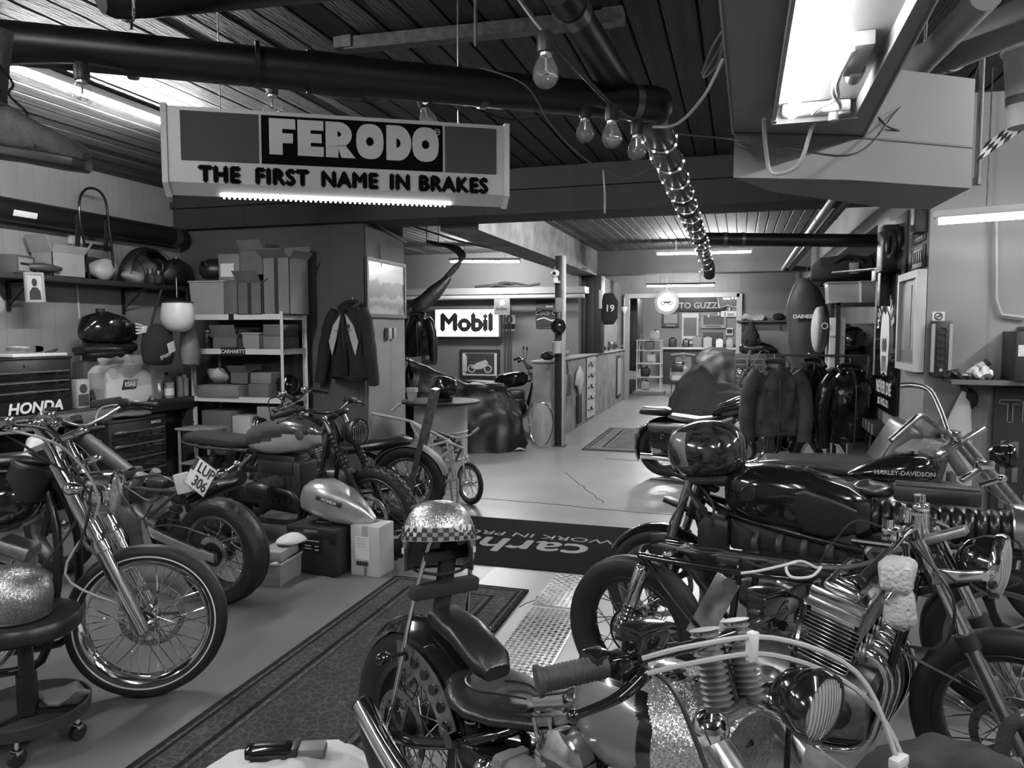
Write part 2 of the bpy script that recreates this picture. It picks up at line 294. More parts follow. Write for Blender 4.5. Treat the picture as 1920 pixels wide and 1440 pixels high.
# ---------------------------------------------------------------- floor coverings
def rugmat(n, lo, hi, L_, W_):
    m = bpy.data.materials.new(n); m.use_nodes = True; nt = m.node_tree; N = nt.nodes; L = nt.links; b = N['Principled BSDF']; b.inputs['Roughness'].default_value = 1; b.inputs['IOR'].default_value = 1.1
    tc = N.new('ShaderNodeTexCoord'); sp = N.new('ShaderNodeSeparateXYZ'); L.new(tc.outputs['Object'], sp.inputs[0])
    def ma(op, a, bb=0., c=0.):
        q = N.new('ShaderNodeMath'); q.operation = op
        for i, z in enumerate((a, bb, c)):
            if isinstance(z, (int, float)): q.inputs[i].default_value = z
            else: L.new(z, q.inputs[i])
        return q.outputs[0]
    ex = ma('SUBTRACT', W_/2, ma('ABSOLUTE', sp.outputs[0])); ey = ma('SUBTRACT', L_/2, ma('ABSOLUTE', sp.outputs[1])); e = ma('MINIMUM', ex, ey)
    cr = N.new('ShaderNodeValToRGB'); cr.color_ramp.interpolation = 'CONSTANT'; el = cr.color_ramp.elements; el[0].position = 0; el[0].color = (.2,)*3+(1,); el[1].position = .06; el[1].color = (.9,)*3+(1,)
    for pz, vz in ((.09, .1), (.13, .7), (.36, .1), (.42, .8), (.47, .3), (.5, .55)): q = el.new(pz); q.color = (vz,)*3+(1,)
    L.new(ma('DIVIDE', e, W_*.5), cr.inputs[0])
    v1 = N.new('ShaderNodeTexVoronoi'); v1.inputs['Scale'].default_value = 16; L.new(tc.outputs['Object'], v1.inputs[0]); v2 = N.new('ShaderNodeTexVoronoi'); v2.feature = 'DISTANCE_TO_EDGE'; v2.inputs['Scale'].default_value = 24; L.new(tc.outputs['Object'], v2.inputs[0])
    t1 = ma('GREATER_THAN', ma('SINE', ma('MULTIPLY', v1.outputs['Distance'], 150.)), .2); t2 = ma('LESS_THAN', v2.outputs['Distance'], .06)
    nz = N.new('ShaderNodeTexNoise'); nz.inputs['Scale'].default_value = 3; nz.inputs['Detail'].default_value = 6; L.new(tc.outputs['Object'], nz.inputs[0])
    bw = N.new('ShaderNodeRGBToBW'); L.new(cr.outputs[0], bw.inputs[0])
    a = ma('MULTIPLY', bw.outputs[0], ma('ADD', .45, ma('ADD', ma('MULTIPLY', t1, .35), ma('MULTIPLY', t2, .45)))); a = ma('MULTIPLY', a, ma('ADD', .4, ma('MULTIPLY', nz.outputs[0], 1.2)))
    val = ma('ADD', lo, ma('MULTIPLY', a, hi-lo)); cb = N.new('ShaderNodeCombineColor')
    for i in range(3): L.new(val, cb.inputs[i])
    L.new(cb.outputs[0], b.inputs['Base Color'])
    fn = N.new('ShaderNodeTexNoise'); fn.inputs['Scale'].default_value = 350; L.new(tc.outputs['Object'], fn.inputs[0]); bp = N.new('ShaderNodeBump'); bp.inputs['Strength'].default_value = .5; bp.inputs['Distance'].default_value = .004; L.new(fn.outputs[0], bp.inputs['Height']); L.new(bp.outputs[0], b.inputs['Normal'])
    return m
def rug(x0, x1, y0, y1, m, label, th=.012, wav=.004):
    W_, L_ = x1-x0, y1-y0
    mb = MB().grid(lambda u, v: ((u-.5)*W_, (v-.5)*L_, .0005+abs(noise.noise((u*4, v*9, 1.3)))*wav), 10, 30, th)
    mb.v = [(x, y, max(0, z)) for x, y, z in mb.v]
    return one('rug', mb, m, label, 'rug', ((x0+x1)/2, (y0+y1)/2, .001))
rug(-2.17, -1.24, .2, 4.46, rugmat('runner weave', .008, .1, 4.26, .93), 'long dark oriental runner rug lying along the left row of motorcycles')
r2 = rug(-2.05, -.75, 10.1, 12.5, rugmat('small rug weave', .02, .32, 2.4, 1.3), 'small patterned oriental rug on the aisle floor by the partition')
m_ = thing('floor_mat', 'black logo floor mat with upside-down white lettering across the aisle', 'mat', (-1.87, 5.515, 0)); part('mat_sheet', MB().span((-1.08, -.635, .0), (1.08, .635, .008), .003), mat('mat pile', .013, 1, ior=1.08), m_)
txt('carhartt', .5, mat('mat print', .2, .85), m_, T(.02, -.12, .009, rz=PI), depth=.001, bold=.008, xs=1.0); txt('WORK IN PROGRESS', .155, mat('mat print', .2, .85), m_, T(.1, .17, .009, rz=PI), depth=.001, xs=1.2)
# chequer plate covers over the floor channel
TP = mat('tread plate', .3, .38, .75, var=.2, scale=12)
bars = MB().box((0, 0, 0), (.003, .03, .002))
g = thing('tread_plate', 'chequered metal cover plate in the floor beside the runner, farther panel', 'floor plate', (-1.0, 4.55, 0)); g2 = thing('tread_plate', 'chequered metal cover plate in the floor beside the runner, nearer panel', 'floor plate', (-1.0, 3.1, 0))
for q, ln in ((g, .6), (g2, 2.25)):
    part('plate', MB().span((-.158, -ln/2, -.02), (.158, ln/2, .004), .002), TP, q); bb = MB(); nx, ny = 10, int(ln/.031)
    for i in range(nx):
        for j in range(ny):
            x, y = -.15+.03*(i+.5), -ln/2+.031*(j+.5); t = M.Translation((x, y, .0045)) @ M.Rotation(PI/4 if (i+j) % 2 else -PI/4, 4, 'Z')
            for k in (-.008, 0, .008): bb.add([(k-.0017, -.012, -.001), (k+.0017, -.012, -.001), (k+.0017, .012, -.001), (k-.0017, .012, -.001), (k, -.010, .0022), (k, .010, .0022)], [(0, 1, 4), (1, 2, 5, 4), (2, 3, 5), (3, 0, 4, 5)], t)
    part('raised_tread', bb, TP, q)['kind'] = 'stuff'
# ---------------------------------------------------------------- fluorescent lamps
def fluor(label, loc, rz, ln, tubes=1, w_=.07, roll=0, cover=True, name='fluorescent_lamp', k=None):
    t = thing(name, label, 'ceiling lamp', loc, rz, rx=roll); part('housing', MB().span((-ln/2-.03, -w_/2, .03), (ln/2+.03, w_/2, .075), .006), WH, t)
    for i in range(tubes):
        y = (i-(tubes-1)/2)*.05; part('tube', MB().cyl((-ln/2, y, .012), (ln/2, y, .012), .0135, 8), k or LIT, t)
        for s_ in (-1, 1): part('lamp_holder', MB().box((s_*(ln/2+.012), y, .018), (.02, .026, .045), bev=.004), WP, t)
    if loc[2] < 3.02:
        for s_ in (-1, 1): part('hanger', MB().cyl((s_*ln*.3, 0, .07), (s_*ln*.3, 0, CZ+.005-loc[2]), .004, 6), ST, t)
    return t
a, b = at(20, 130, Z=3.08), at(305, 235, Z=3.08)
fluor('bright fluorescent batten on the ceiling at the far left behind the boot', (-3.92, 3.95, 3.1), PI/2, 1.5)
fluor('fluorescent batten hung above the illuminated sign in the side bay', at(909, 492, Z=2.85), .28, 1.2, k=mat('lit tube bay', 1, .5, emit=TUBE*.9))
fluor('fluorescent batten across the aisle ceiling behind the light-wrapped pipe', at(1319, 476, Z=2.93), .05, 1.5, k=mat('lit tube aisle', 1, .5, emit=TUBE*.8))
fluor('farthest fluorescent batten in front of the rear doorway', at(1275, 537, Z=2.6), 0, 1.4, k=mat('lit tube rear', 1, .5, emit=TUBE*.9))
LF = fluor('slanting fluorescent batten at the right edge by the pale wall', at(1990, 404, Z=2.3), -.3, 1.2, 2, .14, k=mat('lit tube wall', 1, .5, emit=TUBE*.045))
fluor('fluorescent batten over the cruiser behind the first ceiling beam', (-1.2, 8.2, 3.07), 0, 1.5, k=mat('lit tube beam', 1, .5, emit=TUBE*1.5))
fluor('fluorescent batten on the ceiling of the room behind the doorway', (-1.3, 21, 2.95), 0, 1.5, k=mat('lit tube end', 1, .5, emit=TUBE*1.8))
for x, y, nm in ((-3.9, .6, 'left'), (-.8, -1.2, 'middle'), (2.6, .6, 'right'), (3.2, 3.6, 'far right'), (-3.9, -2.6, 'rear left')):
    fluor('fluorescent batten out of view on the %s of the near ceiling' % nm, (x, y, 3.08), PI/2, 1.5)
# ---------------------------------------------------------------- motorcycle kit (local: x forward, y left, z up, origin under the rear axle)
YAX = rot(PI/2)                                            # lathe axis Z -> -Y
def bike(name, label, rear, front, lean=0, cat='motorcycle'):
    return thing(name, label, cat, (rear[0], rear[1], 0), math.atan2(front[1]-rear[1], front[0]-rear[0]), rx=lean)
def steer(p, a, ang): return M.Translation(V(p)) @ M.Rotation(ang, 4, V(a)) @ M.Translation(-V(p))
def paint(o, m, fn):
    me = o.data; me.materials.append(m); k = len(me.materials)-1
    for q in me.polygons:
        if fn(q.center): q.material_index = k
def tire(R, tw, Rr, tread=.003, n=144, pat=0):
    h = R-Rr; pr = [(Rr-.006, -.28), (Rr+.12*h, -.40), (Rr+.4*h, -.49), (Rr+.65*h, -.49), (Rr+.84*h, -.43)]
    cr = [-.34, -.26, -.25, -.13, -.12, 0, .12, .13, .25, .26, .34]
    rows = [(r, t, 0) for r, t in pr]+[(R-h*.85*abs(t)**2.2*3.2, t, 1) for t in cr]+[(r, -t, 0) for r, t in reversed(pr)]
    rings = []
    for i in range(n):
        a = 2*PI*i/n; rg = []
        for k, (r, t, c) in enumerate(rows):
            if c and tread:
                sk = int(abs(t)*40) if pat == 0 else 0
                g = (i+int(abs(t)*30)) % 12 < 3 if pat == 0 else (i % 5 < 2) if pat == 1 else False
                if pat == 2 and abs(abs(t)-.125) < .006: g = True
                if g: r -= tread
            rg.append((r*math.cos(a), t*tw, r*math.sin(a)))
        rings.append(rg)
    return MB().loft(rings, False, True, None, True)
def knobs(R, tw, n=34, sz=.016):
    mb = MB()
    for i in range(n):
        for j, t in ((0, -.36), (.5, -.13), (0, .13), (.5, .36)):
            a = 2*PI*(i+j)/n; mb.box((0, 0, 0), (.02, tw*.19, sz), m=M.Rotation(-a, 4, 'Y') @ M.Translation((0, t*tw, R-(.02 if abs(t) > .3 else .004))) @ M.Rotation(-t*1.3, 4, 'X'))
    return mb
SPK = MB().cyl((0, 0, 0), (0, 0, 1), .0025, 5).mesh('spoke', CH)
SPKB = MB().cyl((0, 0, 0), (0, 0, 1), .0022, 5).mesh('spoke', KM)
def annulus(r0, r1, t, n=40, y=0): return MB().lathe([(r0, y-t/2), (r1, y-t/2), (r1, y+t/2), (r0, y+t/2)], n, YAX, False, True)
def wheel(root, nm, x, R, tw, Rr, rimm, ns=36, X=None, tread=.003, pat=0, white=False, disc=None, hubr=.05, hubm=None, spk=None, knob=False, cast=0, y0=0, flange=.03, dm=None, single=True):
    t = part(nm+'_tire', tire(R, tw, Rr, tread, pat=pat), RUB, root, (X or M()) @ M.Translation((x, y0, R)))
    if knob: part('tread_block', knobs(R, tw), RUB, t)['kind'] = 'stuff'
    q = tw*.36; part('rim', MB().lathe([(Rr+.009, -q), (Rr+.004, -q-.004), (Rr-.014, -q+.004), (Rr-.024, -q*.45), (Rr-.024, q*.45), (Rr-.014, q-.004), (Rr+.004, q+.004), (Rr+.009, q), (Rr-.004, q*.6), (Rr-.012, 0), (Rr-.004, -q*.6)], 56, YAX, False, True), rimm, t)
    if white:
        for s_ in (-1, 1): part('whitewall', annulus(Rr+.022, Rr+.032, .004, 64, s_*tw*.462), WH, t)
    hm = hubm or CH
    part('hub', MB().lathe([(.012, -.07), (.022, -.07), (.024, -flange-.012), (hubr, -flange-.008), (hubr, -flange), (.028, -flange+.012), (.028, flange-.012), (hubr, flange), (hubr, flange+.008), (.024, flange+.012), (.022, .07), (.012, .07)], 24, YAX), hm, t)
    if cast:
        mb = MB()
        for i in range(cast):
            a = 2*PI*i/cast; mb.secs([(.03, 0, 0, .022, .03), (Rr*.55, 0, 0, .014, .017), (Rr-.01, 0, 0, .02, .026)], 4, 8, M.Rotation(a, 4, 'Y'))
        part('cast_spokes', mb, hm, t)
    elif single:
        for i in range(ns):
            s_ = 1 if i % 2 else -1; d_ = .42 if (i//2) % 2 else -.42; a = 2*PI*i/ns
            p0 = V((hubr*.9*math.cos(a+d_*2.2), s_*flange, hubr*.9*math.sin(a+d_*2.2))); p1 = V(((Rr-.02)*math.cos(a), s_*.004, (Rr-.02)*math.sin(a))); v = p1-p0
            link('spoke', spk or SPK, t, M.Translation(p0) @ frame_to(v) @ M.Diagonal((1, 1, v.length, 1)))
    for dy, dr in (disc or []):
        b = part('brake_disc', annulus(dr*.8, dr, .005, 40, -dy), dm or ST, t); mb = MB()
        for i in range(5): mb.box((dr*.42, 0, 0), (dr*.74, .006, .014), m=M.Rotation(2*PI*i/5, 4, 'Y') @ M.Translation((0, dy, 0)))
        part('disc_carrier', mb, DS, b); mb = MB()
        for i in range(24): mb.cyl((dr*(.87+.07*(i % 3-1)), dy-.0035, 0), (dr*(.87+.07*(i % 3-1)), dy+.0035, 0), .004, 6); mb.v[-12:] = [tuple(M.Rotation(2*PI*i/24, 3, 'Y') @ V(v)) for v in mb.v[-12:]]
        part('disc_hole', mb, KM, b)['kind'] = 'stuff'
    return t
def forks(root, top, ax, fr, ru, rl, mu, ml, X=None, y=.1, gaiter=None, low=.03):
    top, ax = V(top), V(ax); d = (top-ax).normalized(); mid = ax+(top-ax)*fr
    for s_ in (-1, 1):
        o = V((0, s_*y, 0)); u = part('fork_tube', MB().cyl(mid+o-d*.04, top+o, ru, 16), mu, root, X)
        part('fork_slider', MB().lathe([(.012, -low), (rl*.95, -low+.01), (rl, .04), (rl, (mid-ax).length-.05), (rl*1.14, (mid-ax).length-.045), (rl*1.14, (mid-ax).length), (ru, (mid-ax).length+.004)], 18, M.Translation(ax+o) @ frame_to(d)), ml, root, X)
        if gaiter:
            n = 9; L_ = (top-mid).length*gaiter; pr = []
            for i in range(n): pr += [(ru*1.25, L_*i/n), (ru*1.62, L_*(i+.5)/n)]
            part('gaiter', MB().lathe(pr+[(ru*1.2, L_)], 16, M.Translation(mid+o) @ frame_to(d)), RUB, u)
def clamp(root, c, y, m, X=None, th=.03, ax=(0, 0, 1), dep=.06):
    part('triple_clamp', MB().box((0, 0, 0), (dep, 2*y+.06, th), bev=.008, m=M.Translation(V(c)) @ frame_to(ax)), m, root, X)
def headlamp(root, c, r, shell, rim, X=None, tilt=0, length=1.3, ribs=9, inner=None):
    m = M.Translation(V(c)) @ M.Rotation(PI/2+tilt, 4, 'Y')
    h = part('headlamp', MB().lathe([(.012, -length*r), (r*.35, -length*r*.97), (r*.7, -length*r*.75), (r*.93, -length*r*.35), (r, 0), (r*.97, .004)], 28, m), shell, root, X)
    part('headlamp_rim', MB().lathe([(r*.92, -.004), (r*1.06, -.008), (r*1.09, .008), (r*1.03, .022), (r*.93, .02)], 32, m, False, True), rim, h)
    part('lens', MB().lathe([(r*.96*math.cos(a), .012+.22*r*math.sin(a)) for a in (0, .35, .7, 1.05, 1.4, 1.56)], 28, m), inner or LENS, h)
    mb = MB()
    for i in range(ribs):
        yy = (i-(ribs-1)/2)*2*r*.86/ribs; hh = math.sqrt(max(0, (r*.9)**2-yy*yy)); ks = [(-hh+2*hh*k/6) for k in range(7)]
        mb.tube([(zz, yy, .0135+.22*r*math.sqrt(max(0, 1-(yy*yy+zz*zz)/(r*.96)**2))) for zz in ks], .0022, 5, m=m)
    part('lens_ribs', mb, LENS, h)
    return h
def fender(root, nm, x, z, R, w_, a0, a1, m, X=None, drop=.3, th=.003, y=0):
    return part(nm, MB().grid(lambda u, v: ((R-drop*w_*(2*v-1)**2)*math.cos(math.radians(a0+(a1-a0)*u))+x, y+(v-.5)*w_, z+(R-drop*w_*(2*v-1)**2)*math.sin(math.radians(a0+(a1-a0)*u))), 24, 10, th), m, root, X)
def grip(root, a, b, r=.017, m=None, X=None, nm='grip'):
    a, b = V(a), V(b); L_ = (b-a).length; pr = [(r*.9, 0)]
    n = 14
    for i in range(n): pr += [(r*1.03, L_*(.08+.8*i/n)), (r*.95, L_*(.08+.8*(i+.5)/n))]
    pr += [(r*1.02, L_*.9), (r*1.3, L_*.93), (r*1.3, L_*.99), (r*.8, L_)]
    return part(nm, MB().lathe(pr, 16, M.Translation(a) @ frame_to(b-a)), m or RUB, root, X)
def lever(root, a, b, c, m, X=None):
    return part('lever', MB().tube([a, b, c], [.009, .0075, .006, .006, .006], 8, 5, sq=1.4).ell(c, (.010, .010, .010), 10, 6), m, root, X)
def finned(r, h, n, base=.72, k=24, top=1):
    pr = [(r*base, 0)]
    for i in range(n): z = h*(i+.2)/n; pr += [(r*base, z), (r, z+h*.12/n), (r, z+h*.42/n), (r*base, z+h*.55/n)]
    return pr+[(r*base, h)]
def vtwin(root, x, z, s=1, mc=None, mh=None, ang=.39):
    mc = mc or DS; mh = mh or CH
    c = part('crankcase', MB().lathe([(.02, -.11), (.13, -.10), (.15, -.06), (.15, .06), (.13, .10), (.02, .11)], 28, T(x, 0, z) @ YAX @ M.Scale(s, 4)).box((x-.16*s, 0, z-.02), (.2*s, .2*s, .2*s), bev=.03), mc, root)
    part('cam_cover', MB().lathe([(.02, -.135), (.085, -.13), (.10, -.115), (.105, -.09)], 26, T(x+.02, 0, z-.01) @ rot(-PI/2) @ M.Scale(s, 4)), mh, c); part('primary_cover', MB().secs([(x-.3*s, .14*s, z-.01, .03*s, .07*s), (x-.22*s, .15*s, z-.01, .05*s, .11*s), (x, .15*s, z-.01, .05*s, .12*s), (x+.12*s, .145*s, z-.01, .04*s, .09*s)], 3, 18), mh, c)
    for i, a in enumerate((ang, -ang)):
        m = T(x+(.03 if a > 0 else -.03)*s, 0, z, ry=a) @ M.Scale(s, 4)
        cy_ = part('cylinder', MB().lathe(finned(.078, .12, 10), 24, m @ M.Translation((0, 0, .12))), mc, root)
        part('cylinder_head', MB().lathe([(.06, 0), (.085, .005), (.085, .014), (.065, .018), (.088, .024), (.088, .034), (.07, .04)], 22, m @ M.Translation((0, 0, .242))), CAST, cy_)
        part('rocker_box', MB().secs([(-.075, 0, .31, .045, .012), (-.06, 0, .31, .06, .03), (.06, 0, .31, .06, .034), (.075, 0, .31, .045, .012)], 5, 16, m), mh, cy_)
        part('pushrod_tube', MB().cyl(m @ V((-.025, -.1, .06)), m @ V((-.03, -.085, .29)), .010*s, 10).cyl(m @ V((.025, -.1, .06)), m @ V((.03, -.085, .29)), .010*s, 10), CH, cy_)
    ac = part('air_cleaner', MB().lathe([(.02, -.185), (.06, -.18), (.085, -.165), (.085, -.12)], 24, T(x, 0, z+.22*s) @ rot(-PI/2) @ M.Scale(s, 4)), mh, root)
    return c
def shock(root, a, b, mc, ms, r=.028):
    a, b = V(a), V(b); d = b-a; L_ = d.length; m = M.Translation(a) @ frame_to(d)
    s_ = part('shock_absorber', MB().lathe([(.02, 0), (.02, .03), (.012, .032), (.012, L_*.5), (.012, L_)], 14, m), ms, root)
    n = 7; pts = [(r*.8*math.cos(2*PI*t/10), r*.8*math.sin(2*PI*t/10), .04+L_*.42*t/(10*n)) for t in range(10*n+1)]
    part('spring', MB().tube(pts, .0055, 6, m=m), CH, s_); part('shock_cover', MB().lathe([(r*.7, L_*.44), (r, L_*.46), (r, L_*.93), (r*.8, L_*.96), (.018, L_*.965), (.018, L_)], 18, m), mc, s_)
def cable(root, pts, r=.0045, m=None, X=None, nm='cable'): return part(nm, MB().tube(pts, r, 6, 5), m or DP, root, X)
# ================================================================ A: chrome Harley-style bike, far left, front wheel with whitewall
A = bike('chopper_motorcycle', 'black chopper at left front with tall chrome whitewalled front wheel', (-3.97, 1.97), (-2.53, 2.66), lean=-.03)
XA = steer((1.2, 0, 1.05), V((-.41, 0, .91)), .06)
wheel(A, 'front', 1.6, .345, .095, .272, CH, 40, XA, .002, 0, True, [(.075, .145)], .05)
wheel(A, 'rear', 0, .33, .14, .22, CH, 36, None, .003, single=False)
forks(A, (1.24, 0, 1.17), (1.6, 0, .345), .47, .022, .031, CH, CH, XA, .105)
part('fork_cover', MB().cyl((1.275, -.105, 1.08), (1.42, -.105, .76), .034, 18).cyl((1.275, .105, 1.08), (1.42, .105, .76), .034, 18), CH, A, XA)
clamp(A, (1.3, 0, 1.04), .1, CH, XA, ax=(-.4, 0, .91)); clamp(A, (1.245, 0, 1.165), .1, CH, XA, ax=(-.4, 0, .91))
h_ = part('headlamp', MB().lathe([(.01, -.2), (.05, -.185), (.082, -.13), (.095, -.05), (.097, 0)], 28, T(1.47, 0, .93) @ M.Rotation(PI/2+.1, 4, 'Y')), CH, A, XA)
part('headlamp_rim', MB().ring((1.473, 0, .93), .095, .009, (1, 0, -.1), 32), CH, h_); part('lens', MB().ell((1.47, 0, .93), (.022, .09, .09)), LENS, h_)
part('risers', MB().cyl((1.23, -.05, 1.17), (1.17, -.05, 1.24), .017).cyl((1.23, .05, 1.17), (1.17, .05, 1.24), .017).box((1.17, 0, 1.245), (.05, .16, .04), bev=.01), CH, A, XA)
part('handlebar', MB().tube([(1.02, -.42, 1.20), (1.09, -.28, 1.25), (1.16, -.12, 1.25), (1.17, 0, 1.25), (1.16, .12, 1.25), (1.09, .28, 1.25), (1.02, .42, 1.20)], .0125, 10, 4), CH, A, XA)
grip(A, (1.105, -.25, 1.248), (1.01, -.44, 1.19), .019, RUB, XA); grip(A, (1.105, .25, 1.248), (1.01, .44, 1.19), .019, RUB, XA)
for s_ in (-1, 1):
    part('brake_master_cylinder', MB().box((1.13, s_*.22, 1.265), (.06, .075, .045), bev=.01).box((1.14, s_*.2, 1.23), (.07, .06, .03), bev=.008), CH, A, XA); lever(A, (1.15, s_*.22, 1.25), (1.15, s_*.32, 1.245), (1.09, s_*.42, 1.19), CH, XA)
part('frame', MB().tube([(1.2, 0, 1.08), (1.02, 0, 1.0), (.6, 0, .78), (.3, 0, .66), (0, 0, .33)], .02, 10, 3).tube([(1.23, .06, .95), (1.28, .1, .7), (1.24, .13, .3), (1.1, .13, .2), (.6, .13, .2), (0, .13, .33)], .018, 10, 3).tube([(1.23, -.06, .95), (1.28, -.1, .7), (1.24, -.13, .3), (1.1, -.13, .2), (.6, -.13, .2), (0, -.13, .33)], .018, 10, 3).cyl((1.17, 0, 1.12), (1.27, 0, .9), .034), KF, A)
t_ = part('fuel_tank', MB().secs([(.62, 0, .84, .02, .03), (.68, 0, .85, .08, .075), (.85, 0, .88, .15, .125), (1.0, 0, .905, .17, .135), (1.1, 0, .915, .16, .125), (1.17, 0, .92, .11, .09), (1.19, 0, .92, .04, .04)], 2.6, 28), K, A); part('filler_cap', MB().cyl((1.0, -.05, 1.03), (1.0, -.05, 1.055), .035, 20), CH, t_)
part('dash_cowl', MB().secs([(.9, 0, 1.06, .03, .012), (1.0, 0, 1.085, .07, .03), (1.14, 0, 1.09, .075, .035), (1.24, 0, 1.07, .03, .015)], 2.2, 16), LEA, A)
part('steering_shroud', MB().lathe([(.02, 0), (.085, .01), (.085, .14), (.075, .15)], 22, T(1.12, -.05, .93, ry=.35)), KM, A)
vtwin(A, .92, .40, 1.05, DS, CAST); part('seat', MB().secs([(.1, 0, .7, .05, .02), (.2, 0, .71, .15, .04), (.5, 0, .7, .14, .045), (.66, 0, .76, .07, .03)], 2.4, 18), LEA, A); fender(A, 'rear_fender', 0, .33, .36, .17, 20, 190, K, drop=.25)
part('exhaust_pipe', MB().tube([(1.0, -.1, .62), (1.12, -.14, .55), (1.1, -.17, .3), (.8, -.18, .2), (-.3, -.18, .2)], .024, 12, 5), CH, A)
for q in ([(1.1, -.2, 1.23), (1.25, -.2, 1.12), (1.42, -.16, .95), (1.36, -.13, .7)], [(1.13, -.24, 1.24), (1.35, -.22, 1.15), (1.45, -.14, .9), (1.3, -.1, .6), (1.5, -.08, .45)], [(1.12, -.18, 1.25), (1.3, -.16, 1.2), (1.38, -.12, .9), (1.2, -.1, .62)]): cable(A, q, .0055, PL if q[0][0] == 1.13 else DP, XA)
part('axle_cap', MB().lathe([(.05, 0), (.052, .012), (.03, .03), (.022, .05), (.001, .055)], 22, T(1.6, -.075, .345) @ rot(PI/2)), CH, A, XA)
part('turn_signal', MB().ell((1.37, -.2, .98), (.04, .03, .03), 14, 8).cyl((1.37, -.2, .98), (1.34, -.1, 1.0), .008), CH, A, XA)
# ================================================================ B: stripped frame bike with number plate, facing left
B = bike('stripped_motorcycle', 'half-dismantled motorcycle frame with number plate and fat rear tyre, no tank', (-2.97, 3.75), (-4.4, 3.9), lean=-.02)
wheel(B, 'rear', 0, .318, .165, .225, DS, 32, None, .005, 0, False, None, .07, DS)
sp = part('sprocket', annulus(.075, .105, .006, 48, -.075), ST, B, M.Translation((0, 0, .318))); mb = MB()
for i in range(38): mb.box((.108, .075, 0), (.01, .005, .008), m=M.Rotation(2*PI*i/38, 4, 'Y'))
part('sprocket_tooth', mb, ST, sp)['kind'] = 'stuff'; part('rear_hub_carrier', annulus(.03, .08, .05, 24, -.05), KM, B, M.Translation((0, 0, .318)))
for s_ in (-1, 1): part('swingarm', MB().secs([(-.06, s_*.115, .315, .014, .028), (.05, s_*.115, .33, .014, .026), (.3, s_*.115, .385, .016, .028), (.52, s_*.1, .43, .02, .035)], 6, 12), AL, B)
part('frame', MB().tube([(1.2, 0, .95), (1.12, 0, .93), (.74, 0, .74)], [.035, .05, .045], 14, 4).tube([(.74, .07, .74), (.66, .09, .6), (.52, .11, .43), (.5, .11, .3)], .022, 10, 4).tube([(.74, -.07, .74), (.66, -.09, .6), (.52, -.11, .43), (.5, -.11, .3)], .022, 10, 4).tube([(1.15, .03, .86), (1.08, .1, .5), (1.0, .12, .25), (.5, .12, .25)], .016, 10, 4).tube([(1.15, -.03, .86), (1.08, -.1, .5), (1.0, -.12, .25), (.5, -.12, .25)], .016, 10, 4).box((.76, 0, .74), (.06, .2, .06), bev=.012), PA[25], B)
part('subframe', MB().tube([(.8, .09, .68), (.4, .1, .68), (.1, .1, .71), (-.06, .08, .745)], .011, 8, 4).tube([(.8, -.09, .68), (.4, -.1, .68), (.1, -.1, .71), (-.06, -.08, .745)], .011, 8, 4).tube([(-.06, .08, .745), (-.1, 0, .75), (-.06, -.08, .745)], .011, 8, 4).tube([(.55, .1, .46), (.2, .1, .7)], .011).tube([(.55, -.1, .46), (.2, -.1, .7)], .011).box((.35, 0, .675), (.35, .17, .02)).tube([(.3, .1, .69), (.3, -.1, .69)], .01), DS, B)
e_ = part('engine', MB().secs([(.44, 0, .38, .1, .1), (.56, 0, .42, .16, .17), (.8, 0, .4, .17, .17), (.96, 0, .38, .12, .1)], 5, 18).secs([(.62, 0, .62, .12, .07), (.86, 0, .62, .12, .07)], 7, 14), DS, B); part('clutch_cover', MB().lathe([(.02, -.2), (.07, -.195), (.095, -.17), (.1, -.1)], 24, T(.68, 0, .36) @ YAX), KM, e_)
mb = MB()
for i in range(8): mb.box((.76, 0, .52+.022*i), (.26, .24, .008))
part('cylinder_fins', mb.box((.76, 0, .6), (.2, .18, .2)), DS, B)
for i in range(2): part('carburettor', MB().lathe([(.03, 0), (.034, .02), (.034, .07), (.028, .09)], 16, T(.62, -.06+.12*i, .68, ry=-.5)).cyl((.56, -.06+.12*i, .65), (.66, -.06+.12*i, .68), .026), CAST, B)
part('rear_shock', MB().cyl((.42, 0, .42), (.3, 0, .66), .03).ring((.36, 0, .54), .035, .008, (-.45, 0, .9)).ring((.385, 0, .49), .035, .008, (-.45, 0, .9)).ring((.335, 0, .59), .035, .008, (-.45, 0, .9)), DS, B)
pt = part('number_plate', MB().box((0, 0, 0), (.19, .17, .004), bev=.006, seg=2), mat('number plate', .62, .35), B, T(-.02, .16, .81) @ M.Rotation(math.radians(180), 4, 'Z') @ rot(PI/2-.3) @ M.Rotation(-.42, 4, 'Z') @ M.Rotation(0, 4, 'X'))
txt('LUP', .085, INK, pt, T(.022, .04, .0035), bold=.0012, xs=.95); txt('306', .085, INK, pt, T(.022, -.04, .0035), bold=.0012, xs=.95); part('country_band', MB().box((-.079, .042, .003), (.024, .075, .002)), PA[25], pt); part('plate_rim', MB().tube([(-.094, -.084, .001), (.094, -.084, .001), (.094, .084, .001), (-.094, .084, .001)], .003, 6, closed=True), PA[35], pt)
part('muffler', MB().secs([(.36, -.13, .56, .03, .03), (.26, -.14, .62, .052, .052), (.0, -.15, .73, .055, .055), (-.04, -.15, .745, .045, .045)], 2, 20), KM, B); part('tail_lamp', MB().ell((-.02, 0, .8), (.03, .05, .03), 14, 8), CH, B)
for s_ in (-1, 1): part('turn_signal', MB().ell((-.02, s_*.13, .83), (.022, .022, .022), 12, 8).cyl((-.02, s_*.13, .83), (.02, s_*.05, .78), .006), ST, B)
wheel(B, 'front', 1.44, .31, .11, .225, DS, 32, None, .003, single=False)
forks(B, (1.13, 0, 1.0), (1.44, 0, .31), .5, .02, .028, DS, KM, None, .1); clamp(B, (1.17, 0, .9), .1, KM); clamp(B, (1.13, 0, 1.0), .1, KM)
